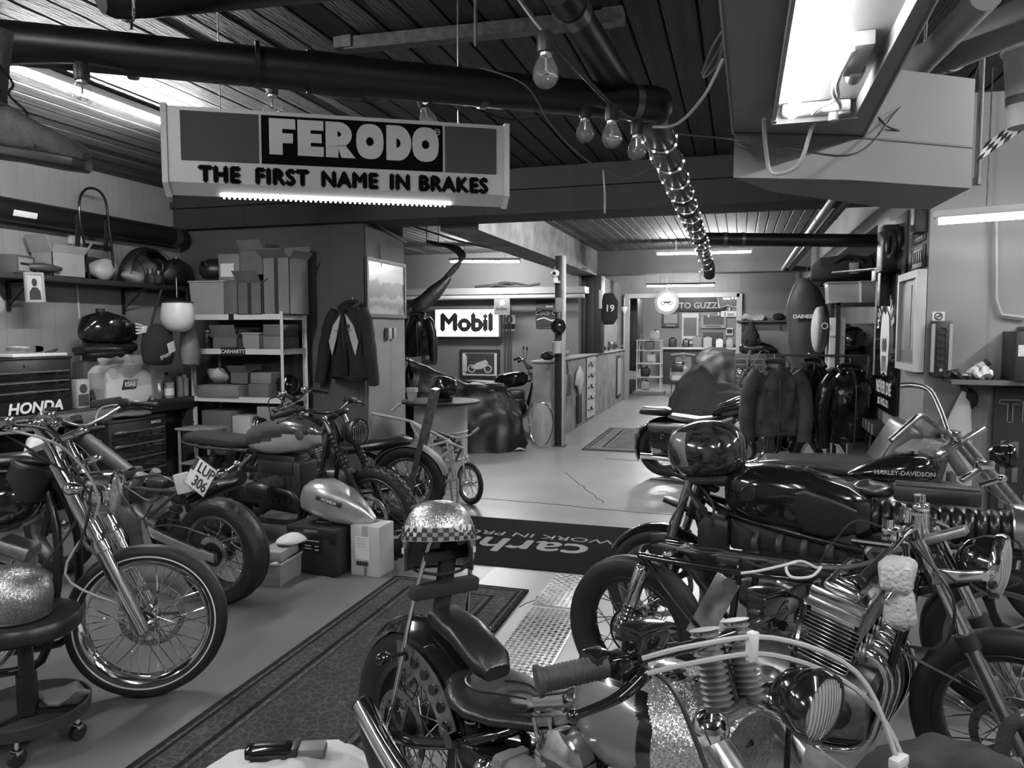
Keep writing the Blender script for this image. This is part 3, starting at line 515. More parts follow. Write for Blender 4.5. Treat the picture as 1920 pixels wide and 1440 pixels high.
part('handlebar', MB().tube([(1.0, .42, 1.12), (1.06, .3, 1.15), (1.12, .12, 1.06), (1.12, 0, 1.03), (1.12, -.12, 1.06), (1.06, -.3, 1.15), (1.0, -.42, 1.12)], .012, 10, 4), ST, B)
grip(B, (1.07, .29, 1.15), (.98, .45, 1.12), .018, RUB, B and None); grip(B, (1.07, -.29, 1.15), (.98, -.45, 1.12), .018, RUB)
for s_ in (-1, 1): lever(B, (1.12, s_*.26, 1.14), (1.13, s_*.34, 1.13), (1.05, s_*.46, 1.09), KM); part('switch_box', MB().box((1.08, s_*.26, 1.15), (.05, .06, .06), bev=.01), KM, B)
gz = part('speedometer', MB().lathe([(.03, -.06), (.06, -.04), (.062, .0), (.055, .004)], 24, T(1.2, .04, 1.07, ry=.6)), KM, B); part('dial', MB().lathe([(.001, .005), (.05, .005), (.05, .007)], 24, T(1.2, .04, 1.07, ry=.6)), PAPER, gz); part('dial_face', MB().lathe([(.001, .007), (.044, .007), (.044, .0085)], 24, T(1.2, .04, 1.07, ry=.6)), INK, gz)
cable(B, [(1.05, .3, 1.14), (1.15, .25, 1.05), (1.0, .12, .9), (.8, .1, .66)], .005); cable(B, [(1.05, -.3, 1.14), (1.25, -.2, 1.1), (1.1, -.1, .85), (.7, -.12, .7)], .005, PL)
for q in ([(.75, .1, .7), (.6, .16, .62), (.5, .14, .5), (.42, .12, .6)], [(.3, .1, .7), (.4, .14, .62), (.55, .16, .68), (.72, .12, .72)], [(.2, .1, .72), (.35, .12, .78), (.6, .1, .74)]): cable(B, q, .006)
part('electric_box', MB().box((.45, .02, .71), (.14, .12, .05), bev=.01), DP, B); part('footpeg_plate', MB().prism([(.4, .3), (.56, .28), (.6, .46), (.5, .5)], .125, .132, rot(PI/2) @ M.Scale(-1, 4, (0, 0, 1))), AL, B); part('chain', MB().tube([(0, .075, .425), (.3, .085, .47), (.55, .09, .4), (.3, .085, .3), (0, .075, .212)], .006, 6, 3), DS, B)
part('sticker_cover', MB().box((.12, .16, .76), (.09, .03, .12), ry=.25, rz=.15, bev=.004), WP, B)
# ================================================================ C: boxer-twin scrambler with lightning tank
Cb = bike('boxer_motorcycle', 'boxer-twin scrambler with a lightning bolt on its polished tank', (-3.95, 4.95), (-2.425, 4.75), lean=.02)
XC = steer((1.2, 0, .95), V((-.42, 0, .9)), -.08)
wheel(Cb, 'front', 1.53, .345, .10, .262, DS, 28, XC, .0, 3, False, [(-.075, .15)], .045, KM, SPKB, True)
wheel(Cb, 'rear', 0, .335, .13, .235, DS, 28, None, .0, 3, False, None, .06, KM, SPKB, True)
forks(Cb, (1.16, 0, 1.04), (1.53, 0, .345), .48, .019, .025, ST, KM, XC, .1, .72)
clamp(Cb, (1.17, 0, 1.03), .1, KM, XC, ax=(-.4, 0, .9)); clamp(Cb, (1.24, 0, .88), .1, KM, XC, ax=(-.4, 0, .9))
part('brake_caliper', MB().box((1.42, -.1, .42), (.05, .05, .11), ry=-.4, bev=.012), KM, Cb, XC)
headlamp(Cb, (1.38, 0, .93), .095, KM, KM, XC, inner=K)
part('handlebar', MB().tube([(1.02, -.40, 1.08), (1.08, -.28, 1.11), (1.14, -.1, 1.07), (1.14, 0, 1.06), (1.14, .1, 1.07), (1.08, .28, 1.11), (1.02, .40, 1.08)], .0125, 10, 4), KM, Cb, XC)
grip(Cb, (1.07, -.3, 1.11), (1.0, -.44, 1.08), .019, RUB, XC); grip(Cb, (1.07, .3, 1.11), (1.0, .44, 1.08), .019, RUB, XC)
for s_ in (-1, 1): lever(Cb, (1.12, s_*.26, 1.1), (1.13, s_*.34, 1.09), (1.07, s_*.45, 1.05), KM, XC); part('switch_box', MB().box((1.09, s_*.25, 1.11), (.05, .06, .05), bev=.01), KM, Cb, XC)
t_ = part('fuel_tank', MB().secs([(.42+.015*i, 0, .835+.04*min(1, i/25), .06+.085*math.sin(PI*min(1, .12+i/42))**.7, max(.03, (.02+.115*math.sin(PI*min(.93, .08+i/46))**.55)*(1 if i < 42 else .8))) for i in range(46)], 3.2, 96), mat('polished silver paint', .55, .3, .55, coat=.3), Cb)
DK = mat('dark tank paint', .035, .3, coat=.4); MD = mat('mid tank paint', .06, .35, coat=.3)
def bolt(c):
    x, z = c.x, c.z
    zb = .785+(x-.42)*.22 if x < .62 else .86+(x-.62)*.12 if x < .78 else .895
    return z > zb and (x > .8 or z < zb+.055)
paint(t_, DK, bolt); paint(t_, MD, lambda c: c.x <= .8 and not bolt(c) and c.z > .79+(c.x-.42)*.22)
for s_ in (-1, 1): part('tank_badge', MB().lathe([(.001, 0), (.036, 0), (.04, .006), (.001, .009)], 24, T(.97, s_*.143, .905) @ rot(s_*-PI/2)), ST, t_)
part('filler_cap', MB().cyl((.85, 0, .985), (.85, 0, 1.005), .03, 18), KM, t_)
part('seat', MB().secs([(-.24, 0, .80, .1, .02), (-.2, 0, .81, .13, .04), (0, 0, .80, .14, .045), (.3, 0, .79, .14, .045), (.42, 0, .80, .12, .04), (.46, 0, .81, .08, .02)], 3.2, 18), mat('suede seat', .02, .9), Cb)
part('seat_loop', MB().tube([(.45, .12, .75), (0, .13, .75), (-.22, .11, .77), (-.29, 0, .78), (-.22, -.11, .77), (0, -.13, .75), (.45, -.12, .75)], .013, 10, 4), DS, Cb)
part('frame', MB().tube([(1.16, .03, .95), (1.1, .1, .6), (.98, .14, .3), (.8, .14, .24), (.2, .14, .26)], .017, 10, 4).tube([(1.16, -.03, .95), (1.1, -.1, .6), (.98, -.14, .3), (.8, -.14, .24), (.2, -.14, .26)], .017, 10, 4).tube([(1.15, 0, .97), (.9, 0, .82), (.4, 0, .76)], .022, 10, 3).tube([(.42, .12, .75), (.28, .12, .5), (.2, .14, .26)], .015, 8, 3).tube([(.42, -.12, .75), (.28, -.12, .5), (.2, -.14, .26)], .015, 8, 3).cyl((1.14, 0, 1.0), (1.22, 0, .84), .032), KF, Cb)
e_ = part('engine_block', MB().box((.72, 0, .5), (.42, .22, .38), bev=.03).box((.68, 0, .68), (.36, .17, .1), bev=.02).box((.36, 0, .46), (.34, .18, .26), bev=.03), mat('dark cast alloy', .05, .45, .6), Cb)
for k in range(5): part('block_rib', MB().box((.6+.06*k, -.112, .5), (.012, .012, .26), bev=.003), MATS['dark cast alloy'], e_)
part('front_cover', MB().box((.72, -.11, .64), (.3, .02, .09), bev=.008), MATS['dark cast alloy'], e_)
for s_ in (-1, 1):
    part('cylinder', MB().lathe(finned(.085, .14, 9, .75, 24), 24, T(.72, s_*.12, .5) @ rot(-s_*PI/2)), DS, Cb); part('valve_cover', MB().secs([(.62, s_*.3, .5, .035, .05), (.66, s_*.31, .5, .05, .07), (.78, s_*.31, .5, .05, .07), (.82, s_*.3, .5, .035, .05)], 3, 18), KM, Cb)
    part('exhaust_pipe', MB().tube([(.82, s_*.22, .5), (.97, s_*.24, .48), (1.02, s_*.22, .36), (.92, s_*.2, .27), (.5, s_*.18, .25), (.2, s_*.2, .26)], .021, 12, 5), KM, Cb)
    part('carburettor', MB().cyl((.5, s_*.22, .53), (.6, s_*.22, .53), .03).cyl((.53, s_*.22, .49), (.53, s_*.22, .58), .024).lathe([(.02, 0), (.03, .012), (.022, .03)], 14, T(.53, s_*.22, .58)), ST, Cb)
    part('air_pipe', MB().tube([(.5, s_*.22, .54), (.42, s_*.18, .62), (.46, s_*.1, .7)], .024, 10, 4), KM, Cb)
part('muffler', MB().secs([(.3, -.17, .27, .025, .025), (.2, -.18, .3, .05, .05), (-.32, -.2, .42, .055, .055), (-.36, -.2, .43, .045, .045)], 2, 18), DS, Cb)
part('swingarm', MB().cyl((.3, -.13, .34), (0, -.13, .335), .035).cyl((.3, .1, .34), (0, .1, .335), .025).cyl((0, -.15, .335), (0, .13, .335), .05), DS, Cb)
shock(Cb, (.02, -.15, .36), (.12, -.14, .7), KM, ST); shock(Cb, (.02, .15, .36), (.12, .14, .7), KM, ST)
cable(Cb, [(1.08, -.24, 1.11), (1.28, -.2, 1.0), (1.3, -.14, .75), (1.05, -.1, .6)], .005); cable(Cb, [(1.1, -.2, 1.1), (1.3, -.12, 1.05), (1.36, -.1, .7), (1.42, -.1, .47)], .005)
txt('BMW', .05, GINK, Cb, T(.72, -.115, .66) @ FX, name='block_lettering', bold=.001, xs=1.3)
# ================================================================ D: bobber behind the boxer, facing left
D = bike('bobber_motorcycle', 'dark bobber with flat sissy bar and raised chrome handlebar behind the boxer', (-2.71, 5.85), (-4.12, 5.56))
wheel(D, 'rear', 0, .335, .15, .22, DS, 32, None, .008, 1, False, None, .06, DS, None)
wheel(D, 'front', 1.44, .33, .11, .235, DS, 32, None, .005, 1, single=False)
fender(D, 'rear_fender', 0, .335, .365, .17, 35, 165, PA[40], drop=.2)
part('seat', MB().secs([(-.04, 0, .70, .06, .02), (.05, 0, .71, .13, .045), (.25, 0, .67, .14, .05), (.5, 0, .63, .14, .05), (.62, 0, .64, .08, .03)], 2.6, 18), LEA, D)
part('sissy_bar', MB().box((-.13, -.1, .68), (.05, .008, .98), ry=-.24).box((-.13, .1, .68), (.05, .008, .98), ry=-.24).box((-.245, 0, 1.15), (.05, .2, .008), ry=-.24), DS, D)
part('frame', MB().tube([(1.15, 0, .85), (.7, 0, .7), (.3, 0, .56), (0, .1, .33)], .02, 10, 3).tube([(.3, 0, .56), (0, -.1, .33)], .02).tube([(1.18, .03, .8), (1.1, .12, .3), (.9, .13, .2), (0, .13, .33)], .018, 10, 3).tube([(1.18, -.03, .8), (1.1, -.12, .3), (.9, -.13, .2), (0, -.13, .33)], .018, 10, 3), KF, D)
part('fuel_tank', MB().secs([(.6, 0, .76, .03, .03), (.7, 0, .79, .1, .07), (.95, 0, .83, .13, .09), (1.08, 0, .85, .1, .08), (1.12, 0, .85, .03, .03)], 2.5, 22), K, D); vtwin(D, .72, .38, .9, DS, DS)
forks(D, (1.12, 0, .98), (1.44, 0, .33), .5, .02, .026, ST, DS, None, .1); clamp(D, (1.13, 0, .97), .1, DS); headlamp(D, (1.34, 0, .82), .08, K, CH)
part('handlebar', MB().tube([(.88, .36, 1.10), (.96, .3, 1.12), (1.05, .16, 1.02), (1.12, .08, .98), (1.12, -.08, .98), (1.05, -.16, 1.02), (.96, -.3, 1.12), (.88, -.36, 1.10)], .0125, 10, 4), CH, D)
grip(D, (.96, .3, 1.12), (.84, .4, 1.09), .019, RUB); grip(D, (.96, -.3, 1.12), (.84, -.4, 1.09), .019, RUB)
for s_ in (-1, 1): part('brake_master_cylinder', MB().box((1.0, s_*.25, 1.12), (.06, .06, .05), bev=.01), CH, D); lever(D, (1.03, s_*.25, 1.11), (1.0, s_*.35, 1.1), (.9, s_*.42, 1.06), CH)
cable(D, [(1.0, .25, 1.1), (1.15, .2, 1.05), (1.1, .1, .8), (.8, .1, .6)], .005)
# ================================================================ I: cruiser with leather saddlebags
I_ = bike('cruiser_motorcycle', 'black cruiser with leather saddlebags parked across the aisle beyond the mat', (-.75, 8.5), (.86, 8.34), lean=.03)
wheel(I_, 'rear', 0, .325, .15, .21, KM, 20, None, .004, 2, False, [(-.09, .13)], .06, KM)
wheel(I_, 'front', 1.62, .325, .12, .215, CH, 20, None, .004, 2, single=False)
fender(I_, 'rear_fender', 0, .325, .365, .19, 10, 205, K, drop=.25)
part('number_plate', MB().box((-.345, 0, .42), (.012, .17, .15), ry=-.25, bev=.004), PA[50], I_); part('tail_lamp', MB().ell((-.31, 0, .55), (.04, .05, .03), 14, 8), LENS, I_)
part('pillion_pad', MB().secs([(-.3, 0, .73, .06, .02), (-.26, 0, .75, .11, .045), (0, 0, .745, .12, .05), (.05, 0, .74, .08, .03)], 3, 18), LEA, I_)
part('seat', MB().secs([(.03, 0, .70, .12, .03), (.15, 0, .675, .16, .045), (.35, 0, .65, .17, .05), (.5, 0, .68, .1, .04), (.58, 0, .72, .05, .02)], 2.6, 18), LEA, I_)
t_ = part('fuel_tank', MB().secs([(.5, 0, .74, .03, .03), (.62, 0, .78, .11, .08), (.85, 0, .85, .16, .115), (1.0, 0, .89, .17, .125), (1.1, 0, .9, .14, .11), (1.15, 0, .9, .05, .05)], 2.5, 24), K, I_); part('tank_trim', MB().secs([(.55, 0, .835, .02, .004), (.75, 0, .925, .03, .012), (1.0, 0, 1.012, .04, .014), (1.05, 0, 1.012, .02, .006)], 2.5, 12), CH, t_)
vtwin(I_, .82, .38, 1.05, KM, CAST)
for s_ in (-1, 1):
    b_ = part('saddlebag', MB().secs([(-.14, s_*.25, .52, .04, .1), (-.1, s_*.25, .51, .07, .14), (.1, s_*.25, .5, .08, .155), (.3, s_*.25, .51, .07, .14), (.34, s_*.25, .52, .04, .1)], 4, 20), LEA, I_)
    part('bag_flap', MB().secs([(-.15, s_*.26, .62, .06, .02), (-.1, s_*.265, .6, .085, .05), (.3, s_*.265, .6, .085, .05), (.35, s_*.26, .62, .06, .02)], 4, 18), LEG, b_)
    [part('strap', MB().box((k, s_*.345, .53), (.03, .006, .17)), LEA, b_) for k in (.02, .2)]; part('buckle', MB().tube([(0, s_*.35, .5), (.04, s_*.35, .5), (.04, s_*.35, .54), (0, s_*.35, .54)], .004, 6, closed=True), CH, b_)
part('frame', MB().tube([(1.18, 0, .85), (.6, 0, .68), (.3, 0, .58), (0, 0, .33)], .022, 10, 3).tube([(1.2, .06, .8), (1.1, .13, .25), (.3, .13, .2), (0, .13, .325)], .02, 10, 3).tube([(1.2, -.06, .8), (1.1, -.13, .25), (.3, -.13, .2), (0, -.13, .325)], .02, 10, 3), KF, I_)
part('exhaust_pipe', MB().tube([(.95, -.1, .6), (1.06, -.14, .5), (1.0, -.18, .3), (.7, -.2, .24), (-.25, -.2, .27)], [.024, .024, .024, .034, .038, .038], 12, 5), CH, I_)
forks(I_, (1.22, 0, 1.0), (1.62, 0, .325), .5, .024, .032, KM, KM, None, .11); clamp(I_, (1.24, 0, .97), .11, KM); headlamp(I_, (1.42, 0, .9), .09, K, CH); fender(I_, 'front_fender', 1.62, .325, .35, .15, 50, 170, K, drop=.25)
part('handlebar', MB().tube([(.86, -.42, 1.1), (.98, -.34, 1.14), (1.14, -.14, 1.16), (1.2, 0, 1.1), (1.14, .14, 1.16), (.98, .34, 1.14), (.86, .42, 1.1)], .0125, 10, 4), KM, I_); grip(I_, (.98, -.34, 1.14), (.84, -.44, 1.1), .019, RUB); grip(I_, (.98, .34, 1.14), (.84, .44, 1.1), .019, RUB)
part('mirror', MB().lathe([(.001, 0), (.05, .004), (.06, .012), (.001, .016)], 20, T(.98, -.36, 1.28, ry=-1.3) @ M.Diagonal((.8, 1.4, 1, 1))).cyl((1.02, -.3, 1.14), (1.0, -.34, 1.27), .006), CH, I_)
# ================================================================ M: café racer with square brick engine, helmet on its fork
Mb = bike('cafe_racer_motorcycle', 'black cafe racer with quilted roll seat and helmet perched on its fork', (1.12, 3.64), (-.36, 3.9), lean=.0)
XM = steer((1.3, 0, .8), V((-.3, 0, .95)), -.12)
wheel(Mb, 'front', 1.5, .312, .115, .23, PA[35], 0, XM, .003, 0, False, [(.08, .14), (-.08, .14)], .05, KM, cast=5)
wheel(Mb, 'rear', 0, .315, .14, .22, PA[35], 0, None, .003, 0, False, None, .06, KM, cast=5)
forks(Mb, (1.335, 0, .9), (1.5, 0, .312), .5, .0215, .031, ST, KM, XM, .095); clamp(Mb, (1.34, 0, .885), .095, KM, XM, ax=(-.28, 0, .96)); clamp(Mb, (1.38, 0, .74), .095, KM, XM, ax=(-.28, 0, .96))
fender(Mb, 'front_fender', 1.5, .312, .335, .13, 30, 178, K, XM, drop=.22)
part('fender_stay', MB().box((1.47, .085, .5), (.09, .01, .22), ry=.25, bev=.004).box((1.47, -.085, .5), (.09, .01, .22), ry=.25, bev=.004), KM, Mb, XM)
t_ = part('fuel_tank', MB().secs([(.5, 0, .79, .06, .06), (.53, 0, .80, .11, .09), (.62, 0, .82, .145, .125), (.8, 0, .845, .17, .15), (1.0, 0, .86, .175, .145), (1.1, 0, .865, .16, .125), (1.16, 0, .875, .12, .09), (1.18, 0, .88, .06, .05)], 3.4, 30), K, Mb)
part('tank_badge', MB().lathe([(.001, .0), (.034, .0), (.037, .003), (.034, .006), (.001, .005)], 28, T(1.05, .172, .88) @ rot(-PI/2)), KM, t_); part('filler_cap', MB().lathe([(.001, 0), (.05, 0), (.055, .004), (.04, .012), (.001, .013)], 26, T(.86, .02, .99)), KM, t_)
part('knee_panel', MB().secs([(.58, .155, .80, .008, .05), (.7, .172, .81, .01, .09), (.8, .178, .83, .008, .1), (.84, .178, .86, .004, .05)], 3, 16), KM, t_)
qs = [];
for i in range(13):
    x0 = .58-.046*i; z0 = .80+.012*math.sin(i/12*PI)*-1
    for f, r in ((.0, .062), (.2, .074), (.5, .078), (.8, .074)): qs.append((x0-.046*f, 0, z0+.002, r*1.35, r))
part('quilted_seat', MB().secs(qs, 2.3, 22), LEA, Mb)
tl = part('tail_ring', MB().lathe([(.06, .0), (.105, .0), (.11, .006), (.11, .05), (.105, .056), (.105, .06), (.11, .064), (.11, .13), (.1, .135), (.001, .13)], 30, T(-.01, 0, .80) @ M.Rotation(-PI/2, 4, 'Y') @ M.Diagonal((1, 1.15, 1, 1))), AL, Mb)
part('hood_latch', MB().box((-.08, .125, .77), (.02, .012, .05), bev=.004), ST, tl)
part('subframe', MB().tube([(.6, .11, .7), (.3, .12, .7), (-.08, .1, .71)], .014, 8, 3).tube([(.6, -.11, .7), (.3, -.12, .7), (-.08, -.1, .71)], .014, 8, 3).tube([(.62, .12, .68), (.45, .13, .4)], .014).tube([(.62, -.12, .68), (.45, -.13, .4)], .014).tube([(.1, .12, .7), (.45, .13, .42)], .012).tube([(-.06, .1, .71), (-.06, -.1, .71)], .014), KF, Mb)
part('side_mesh_panel', MB().prism([(.52, .66), (.12, .67), (.42, .47)], .112, .118, rot(PI/2) @ M.Scale(-1, 4, (0, 0, 1))), mat('perforated sheet', .02, .5, bump=.8, bscale=350), Mb)
part('frame', MB().tube([(1.3, 0, .82), (1.15, .1, .76), (.8, .13, .70), (.55, .12, .66)], .018, 10, 3).tube([(1.3, 0, .82), (1.15, -.1, .76), (.8, -.13, .70), (.55, -.12, .66)], .018, 10, 3).cyl((1.28, 0, .88), (1.35, 0, .7), .036).tube([(1.32, .04, .74), (1.22, .1, .5), (1.15, .12, .42)], .018, 8, 3).tube([(1.32, -.04, .74), (1.22, -.1, .5), (1.15, -.12, .42)], .018, 8, 3), KF, Mb)
e_ = part('engine_block', MB().secs([(.55, .0, .44, .17, .15), (.62, 0, .45, .2, .17), (1.0, 0, .46, .2, .16), (1.08, 0, .46, .17, .13)], 7, 20).box((.83, .2, .52), (.5, .04, .11), bev=.015).box((.5, 0, .42), (.14, .22, .2), bev=.03), KM, Mb)
for i in range(4): part('intake_pipe', MB().tube([(.68+.11*i, .12, .58), (.69+.11*i, .15, .64), (.68+.11*i, .1, .70)], .02, 10, 3), DP, e_)
part('cylinder_cover', MB().secs([(.6, .215, .44, .02, .05), (.64, .22, .44, .03, .07), (1.02, .22, .44, .03, .07), (1.06, .215, .44, .02, .05)], 5, 16), DS, e_); part('round_cover', MB().lathe([(.001, .01), (.05, .008), (.06, 0), (.06, -.04)], 24, T(1.06, .2, .45) @ rot(-PI/2)), DS, e_)
part('air_box', MB().box((.86, 0, .665), (.56, .24, .15), bev=.02), DP, Mb); part('radiator', MB().box((1.2, 0, .6), (.05, .32, .34), ry=-.15, bev=.012), DP, Mb); part('radiator_cowl', MB().secs([(1.14, .14, .62, .04, .12), (1.24, .15, .6, .05, .17), (1.28, .15, .58, .03, .14)], 4, 14), KM, Mb)
part('coolant_hose', MB().tube([(1.2, .12, .5), (1.15, .2, .52), (1.08, .2, .58), (1.0, .16, .6)], .024, 12, 4), RUB, Mb); part('horn', MB().lathe([(.001, .03), (.02, .028), (.045, .01), (.045, 0), (.001, -.02)], 20, T(1.27, .1, .47, ry=PI/2)), CH, Mb)
part('exhaust_pipe', MB().tube([(.95, .22, .42), (1.0, .26, .35), (.9, .24, .26), (.4, .22, .24), (-.1, .22, .3)], [.02, .02, .03, .045, .045], 12, 5), DS, Mb)
part('wiring_tray', MB().box((.35, 0, .69), (.5, .2, .02)).tube([(.5, .05, .71), (.3, .09, .72), (.1, .04, .71)], .006, 6, 4), DP, Mb)
cable(Mb, [(1.33, .1, .86), (1.42, .16, .7), (1.44, .14, .5), (1.4, .1, .38)], .006); cable(Mb, [(1.3, .06, .88), (1.2, .2, .8), (1.24, .16, .6)], .006); cable(Mb, [(.1, .1, .72), (-.02, .13, .78), (-.05, .13, .62), (.1, .13, .55)], .004)
part('clip_on_bar', MB().cyl((1.34, .1, .86), (1.2, .34, .83), .012).cyl((1.34, -.1, .86), (1.2, -.34, .83), .012), KM, Mb, XM); grip(Mb, (1.24, .28, .838), (1.16, .4, .82), .018, RUB, XM); grip(Mb, (1.24, -.28, .838), (1.16, -.4, .82), .018, RUB, XM)
# ================================================================ N: chopper with raised bars against the pale wall
N_ = bike('ape_hanger_chopper', 'chopper with slender black tank, long chrome fork and high bars by the pale wall', (.15, 4.65), (1.9, 4.65), lean=.0)
XN = steer((1.0, 0, .95), V((-.58, 0, .81)), .05)
wheel(N_, 'front', 1.6, .35, .09, .275, CH, 36, XN, .002, 0, single=False); wheel(N_, 'rear', 0, .32, .14, .215, CH, 36, None, .003, single=False)
forks(N_, (1.03, 0, 1.05), (1.6, 0, .35), .42, .022, .03, ST, ST, XN, .11); clamp(N_, (1.045, 0, 1.035), .11, AL, XN, ax=(-.6, 0, .8)); clamp(N_, (1.16, 0, .9), .11, AL, XN, ax=(-.6, 0, .8))
t_ = part('fuel_tank', MB().secs([(.47, 0, .82, .015, .012), (.52, 0, .83, .05, .035), (.62, 0, .85, .1, .065), (.74, 0, .87, .13, .09), (.84, 0, .88, .135, .095), (.9, 0, .88, .11, .075), (.93, 0, .88, .05, .04)], 2.3, 26), K, N_)
txt('HARLEY-DAVIDSON', .034, PL, t_, T(.74, -.132, .865) @ FX, bold=.001, depth=.004); part('filler_cap', MB().cyl((.8, -.04, .965), (.8, -.04, .985), .03, 18), CH, t_); part('cap_bag', MB().secs([(.72, 0, .97, .03, .008), (.8, 0, 1.0, .08, .04), (.92, 0, .995, .07, .05), (.96, 0, .98, .02, .02)], 2.2, 16).rough(.012, 22, 3), FILM, t_)
part('frame', MB().tube([(.98, 0, .95), (.6, 0, .8), (.3, 0, .66), (0, .1, .32)], .02, 10, 3).tube([(.3, 0, .66), (0, -.1, .32)], .02).tube([(1.0, .03, .86), (.98, .12, .3), (.85, .13, .2), (0, .13, .32)], .018, 10, 3).tube([(1.0, -.03, .86), (.98, -.12, .3), (.85, -.13, .2), (0, -.13, .32)], .018, 10, 3).cyl((.96, 0, 1.02), (1.06, 0, .86), .034), PA[40], N_)
vtwin(N_, .62, .38, .95, DS, CAST); part('seat', MB().secs([(.0, 0, .69, .05, .02), (.1, 0, .7, .14, .04), (.35, 0, .69, .13, .04), (.46, 0, .73, .06, .03)], 2.4, 18), LEA, N_)
part('battery_tray', MB().box((.95, -.2, .80), (.1, .1, .08), bev=.01), ST, N_)
part('handlebar', MB().tube([(.62, -.30, 1.06), (.72, -.26, 1.15), (.78, -.22, 1.19), (.86, -.14, 1.15), (.97, -.05, 1.07), (1.0, 0, 1.06), (.99, .05, 1.09), (.97, .13, 1.2), (.93, .2, 1.31), (.86, .27, 1.335), (.8, .3, 1.33)], .016, 12, 4), ST, N_, XN)
part('riser', MB().box((1.0, 0, 1.07), (.06, .13, .06), bev=.012).cyl((1.03, -.04, 1.03), (1.0, -.04, 1.08), .016).cyl((1.03, .04, 1.03), (1.0, .04, 1.08), .016), CH, N_, XN)
headlamp(N_, (1.27, 0, .97), .07, K, K, XN, ribs=5); part('lamp_bracket', MB().cyl((1.12, 0, .93), (1.22, 0, .93), .012).box((1.12, -.13, .93), (.09, .05, .05), bev=.01), CH, N_, XN); part('turn_signal', MB().cyl((1.2, -.14, .86), (1.1, -.14, .82), .016).ell((1.2, -.14, .86), (.03, .025, .025), 12, 8), CH, N_, XN)
cable(N_, [(1.1, -.12, .84), (1.2, -.2, .75), (1.3, -.16, .7), (1.24, -.14, .66)], .004)
# ================================================================ O: four-cylinder project bike without tank
O_ = bike('four_cylinder_motorcycle', 'naked four-cylinder project bike without tank or seat, chrome rear shock', (-.41, 3.25), (.92, 2.75), lean=.0)
XO = steer((1.12, 0, .85), V((-.45, 0, .89)), -.1)
wheel(O_, 'rear', 0, .33, .115, .235, KM, 40, None, .003, 0, False, None, .085, CH, None, flange=.045); wheel(O_, 'front', 1.42, .34, .1, .255, KM, 40, XO, .003, 0, False, [(-.07, .14)], .06, AL, None)
part('drum_brake', MB().lathe([(.03, -.08), (.07, -.075), (.1, -.055), (.105, -.04)], 30, T(0, 0, .33) @ rot(-PI/2) @ M.Scale(1, 4)), CH, O_)
for s_ in (-1, 1): shock(O_, (.0, s_*.14, .35), (.1, s_*.13, .675), CH, DS, .031); part('swingarm', MB().tube([(-.03, s_*.12, .33), (.2, s_*.12, .335), (.48, s_*.11, .35)], .017, 10, 3), KF, O_)
part('frame', MB().tube([(.08, .12, .705), (.5, .12, .72), (.85, .1, .755), (1.08, .02, .86)], .0145, 10, 3).tube([(.08, -.12, .705), (.5, -.12, .72), (.85, -.1, .755), (1.08, -.02, .86)], .0145, 10, 3).tube([(.1, .12, .70), (.3, .12, .5), (.48, .11, .34)], .013, 8, 3).tube([(.1, -.12, .70), (.3, -.12, .5), (.48, -.11, .34)], .013, 8, 3).tube([(.5, .11, .72), (.47, .11, .3), (.6, .13, .2), (.95, .13, .2), (1.02, .1, .4), (1.1, .02, .8)], .015, 10, 4).tube([(.5, -.11, .72), (.47, -.11, .3), (.6, -.13, .2), (.95, -.13, .2), (1.02, -.1, .4), (1.1, -.02, .8)], .015, 10, 4).cyl((1.08, 0, .93), (1.16, 0, .76), .032).tube([(.08, .12, .705), (.04, 0, .705), (.08, -.12, .705)], .0145, 8, 3).box((.2, 0, .712), (.03, .24, .03)), K, O_)
part('battery_plate', MB().box((.4, -.12, .55), (.1, .008, .3), ry=.45, bev=.003).cyl((.47, -.13, .66), (.47, -.11, .66), .03, 24), AL, O_)
e_ = part('crankcase', MB().secs([(.52, 0, .33, .16, .1), (.58, 0, .33, .21, .13), (.85, 0, .32, .22, .13), (.98, 0, .31, .18, .1), (1.0, 0, .31, .1, .06)], 5, 20), CAST, O_)
part('clutch_cover', MB().lathe([(.001, .03), (.07, .028), (.085, .01), (.09, 0), (.09, -.03)], 26, T(.66, -.215, .33) @ rot(PI/2)), AL, e_); part('points_cover', MB().lathe([(.001, .025), (.05, .024), (.06, 0), (.06, -.03)], 24, T(.88, -.215, .32) @ rot(PI/2)), KM, e_)
TL = M.Translation((.82, 0, .475)) @ M.Rotation(.26, 4, 'Y'); cyl_ = part('cylinder_block', MB().box((0, 0, .09), (.15, .36, .2), m=TL), CAST, O_); fm = MB().box((0, 0, 0), (.205, .43, .0045), bev=.002, seg=1).mesh('cooling_fin', AL)
for i in range(12): link('cooling_fin', fm, cyl_, TL @ M.Translation((0, 0, .012+.0145*i)))
hd = part('cylinder_head', MB().box((0, 0, .205), (.19, .40, .04), bev=.008, m=TL), AL, O_)
vc = part('valve_cover', MB().box((0, 0, .243), (.2, .40, .05), bev=.016, m=TL).box((0, 0, .275), (.13, .36, .045), bev=.02, seg=3, m=TL).box((-.0, -.13, .29), (.07, .05, .03), bev=.01, m=TL).box((0, .13, .29), (.07, .05, .03), bev=.01, m=TL), mat('polished alloy', .6, .18, 1, var=.1, scale=20), O_)
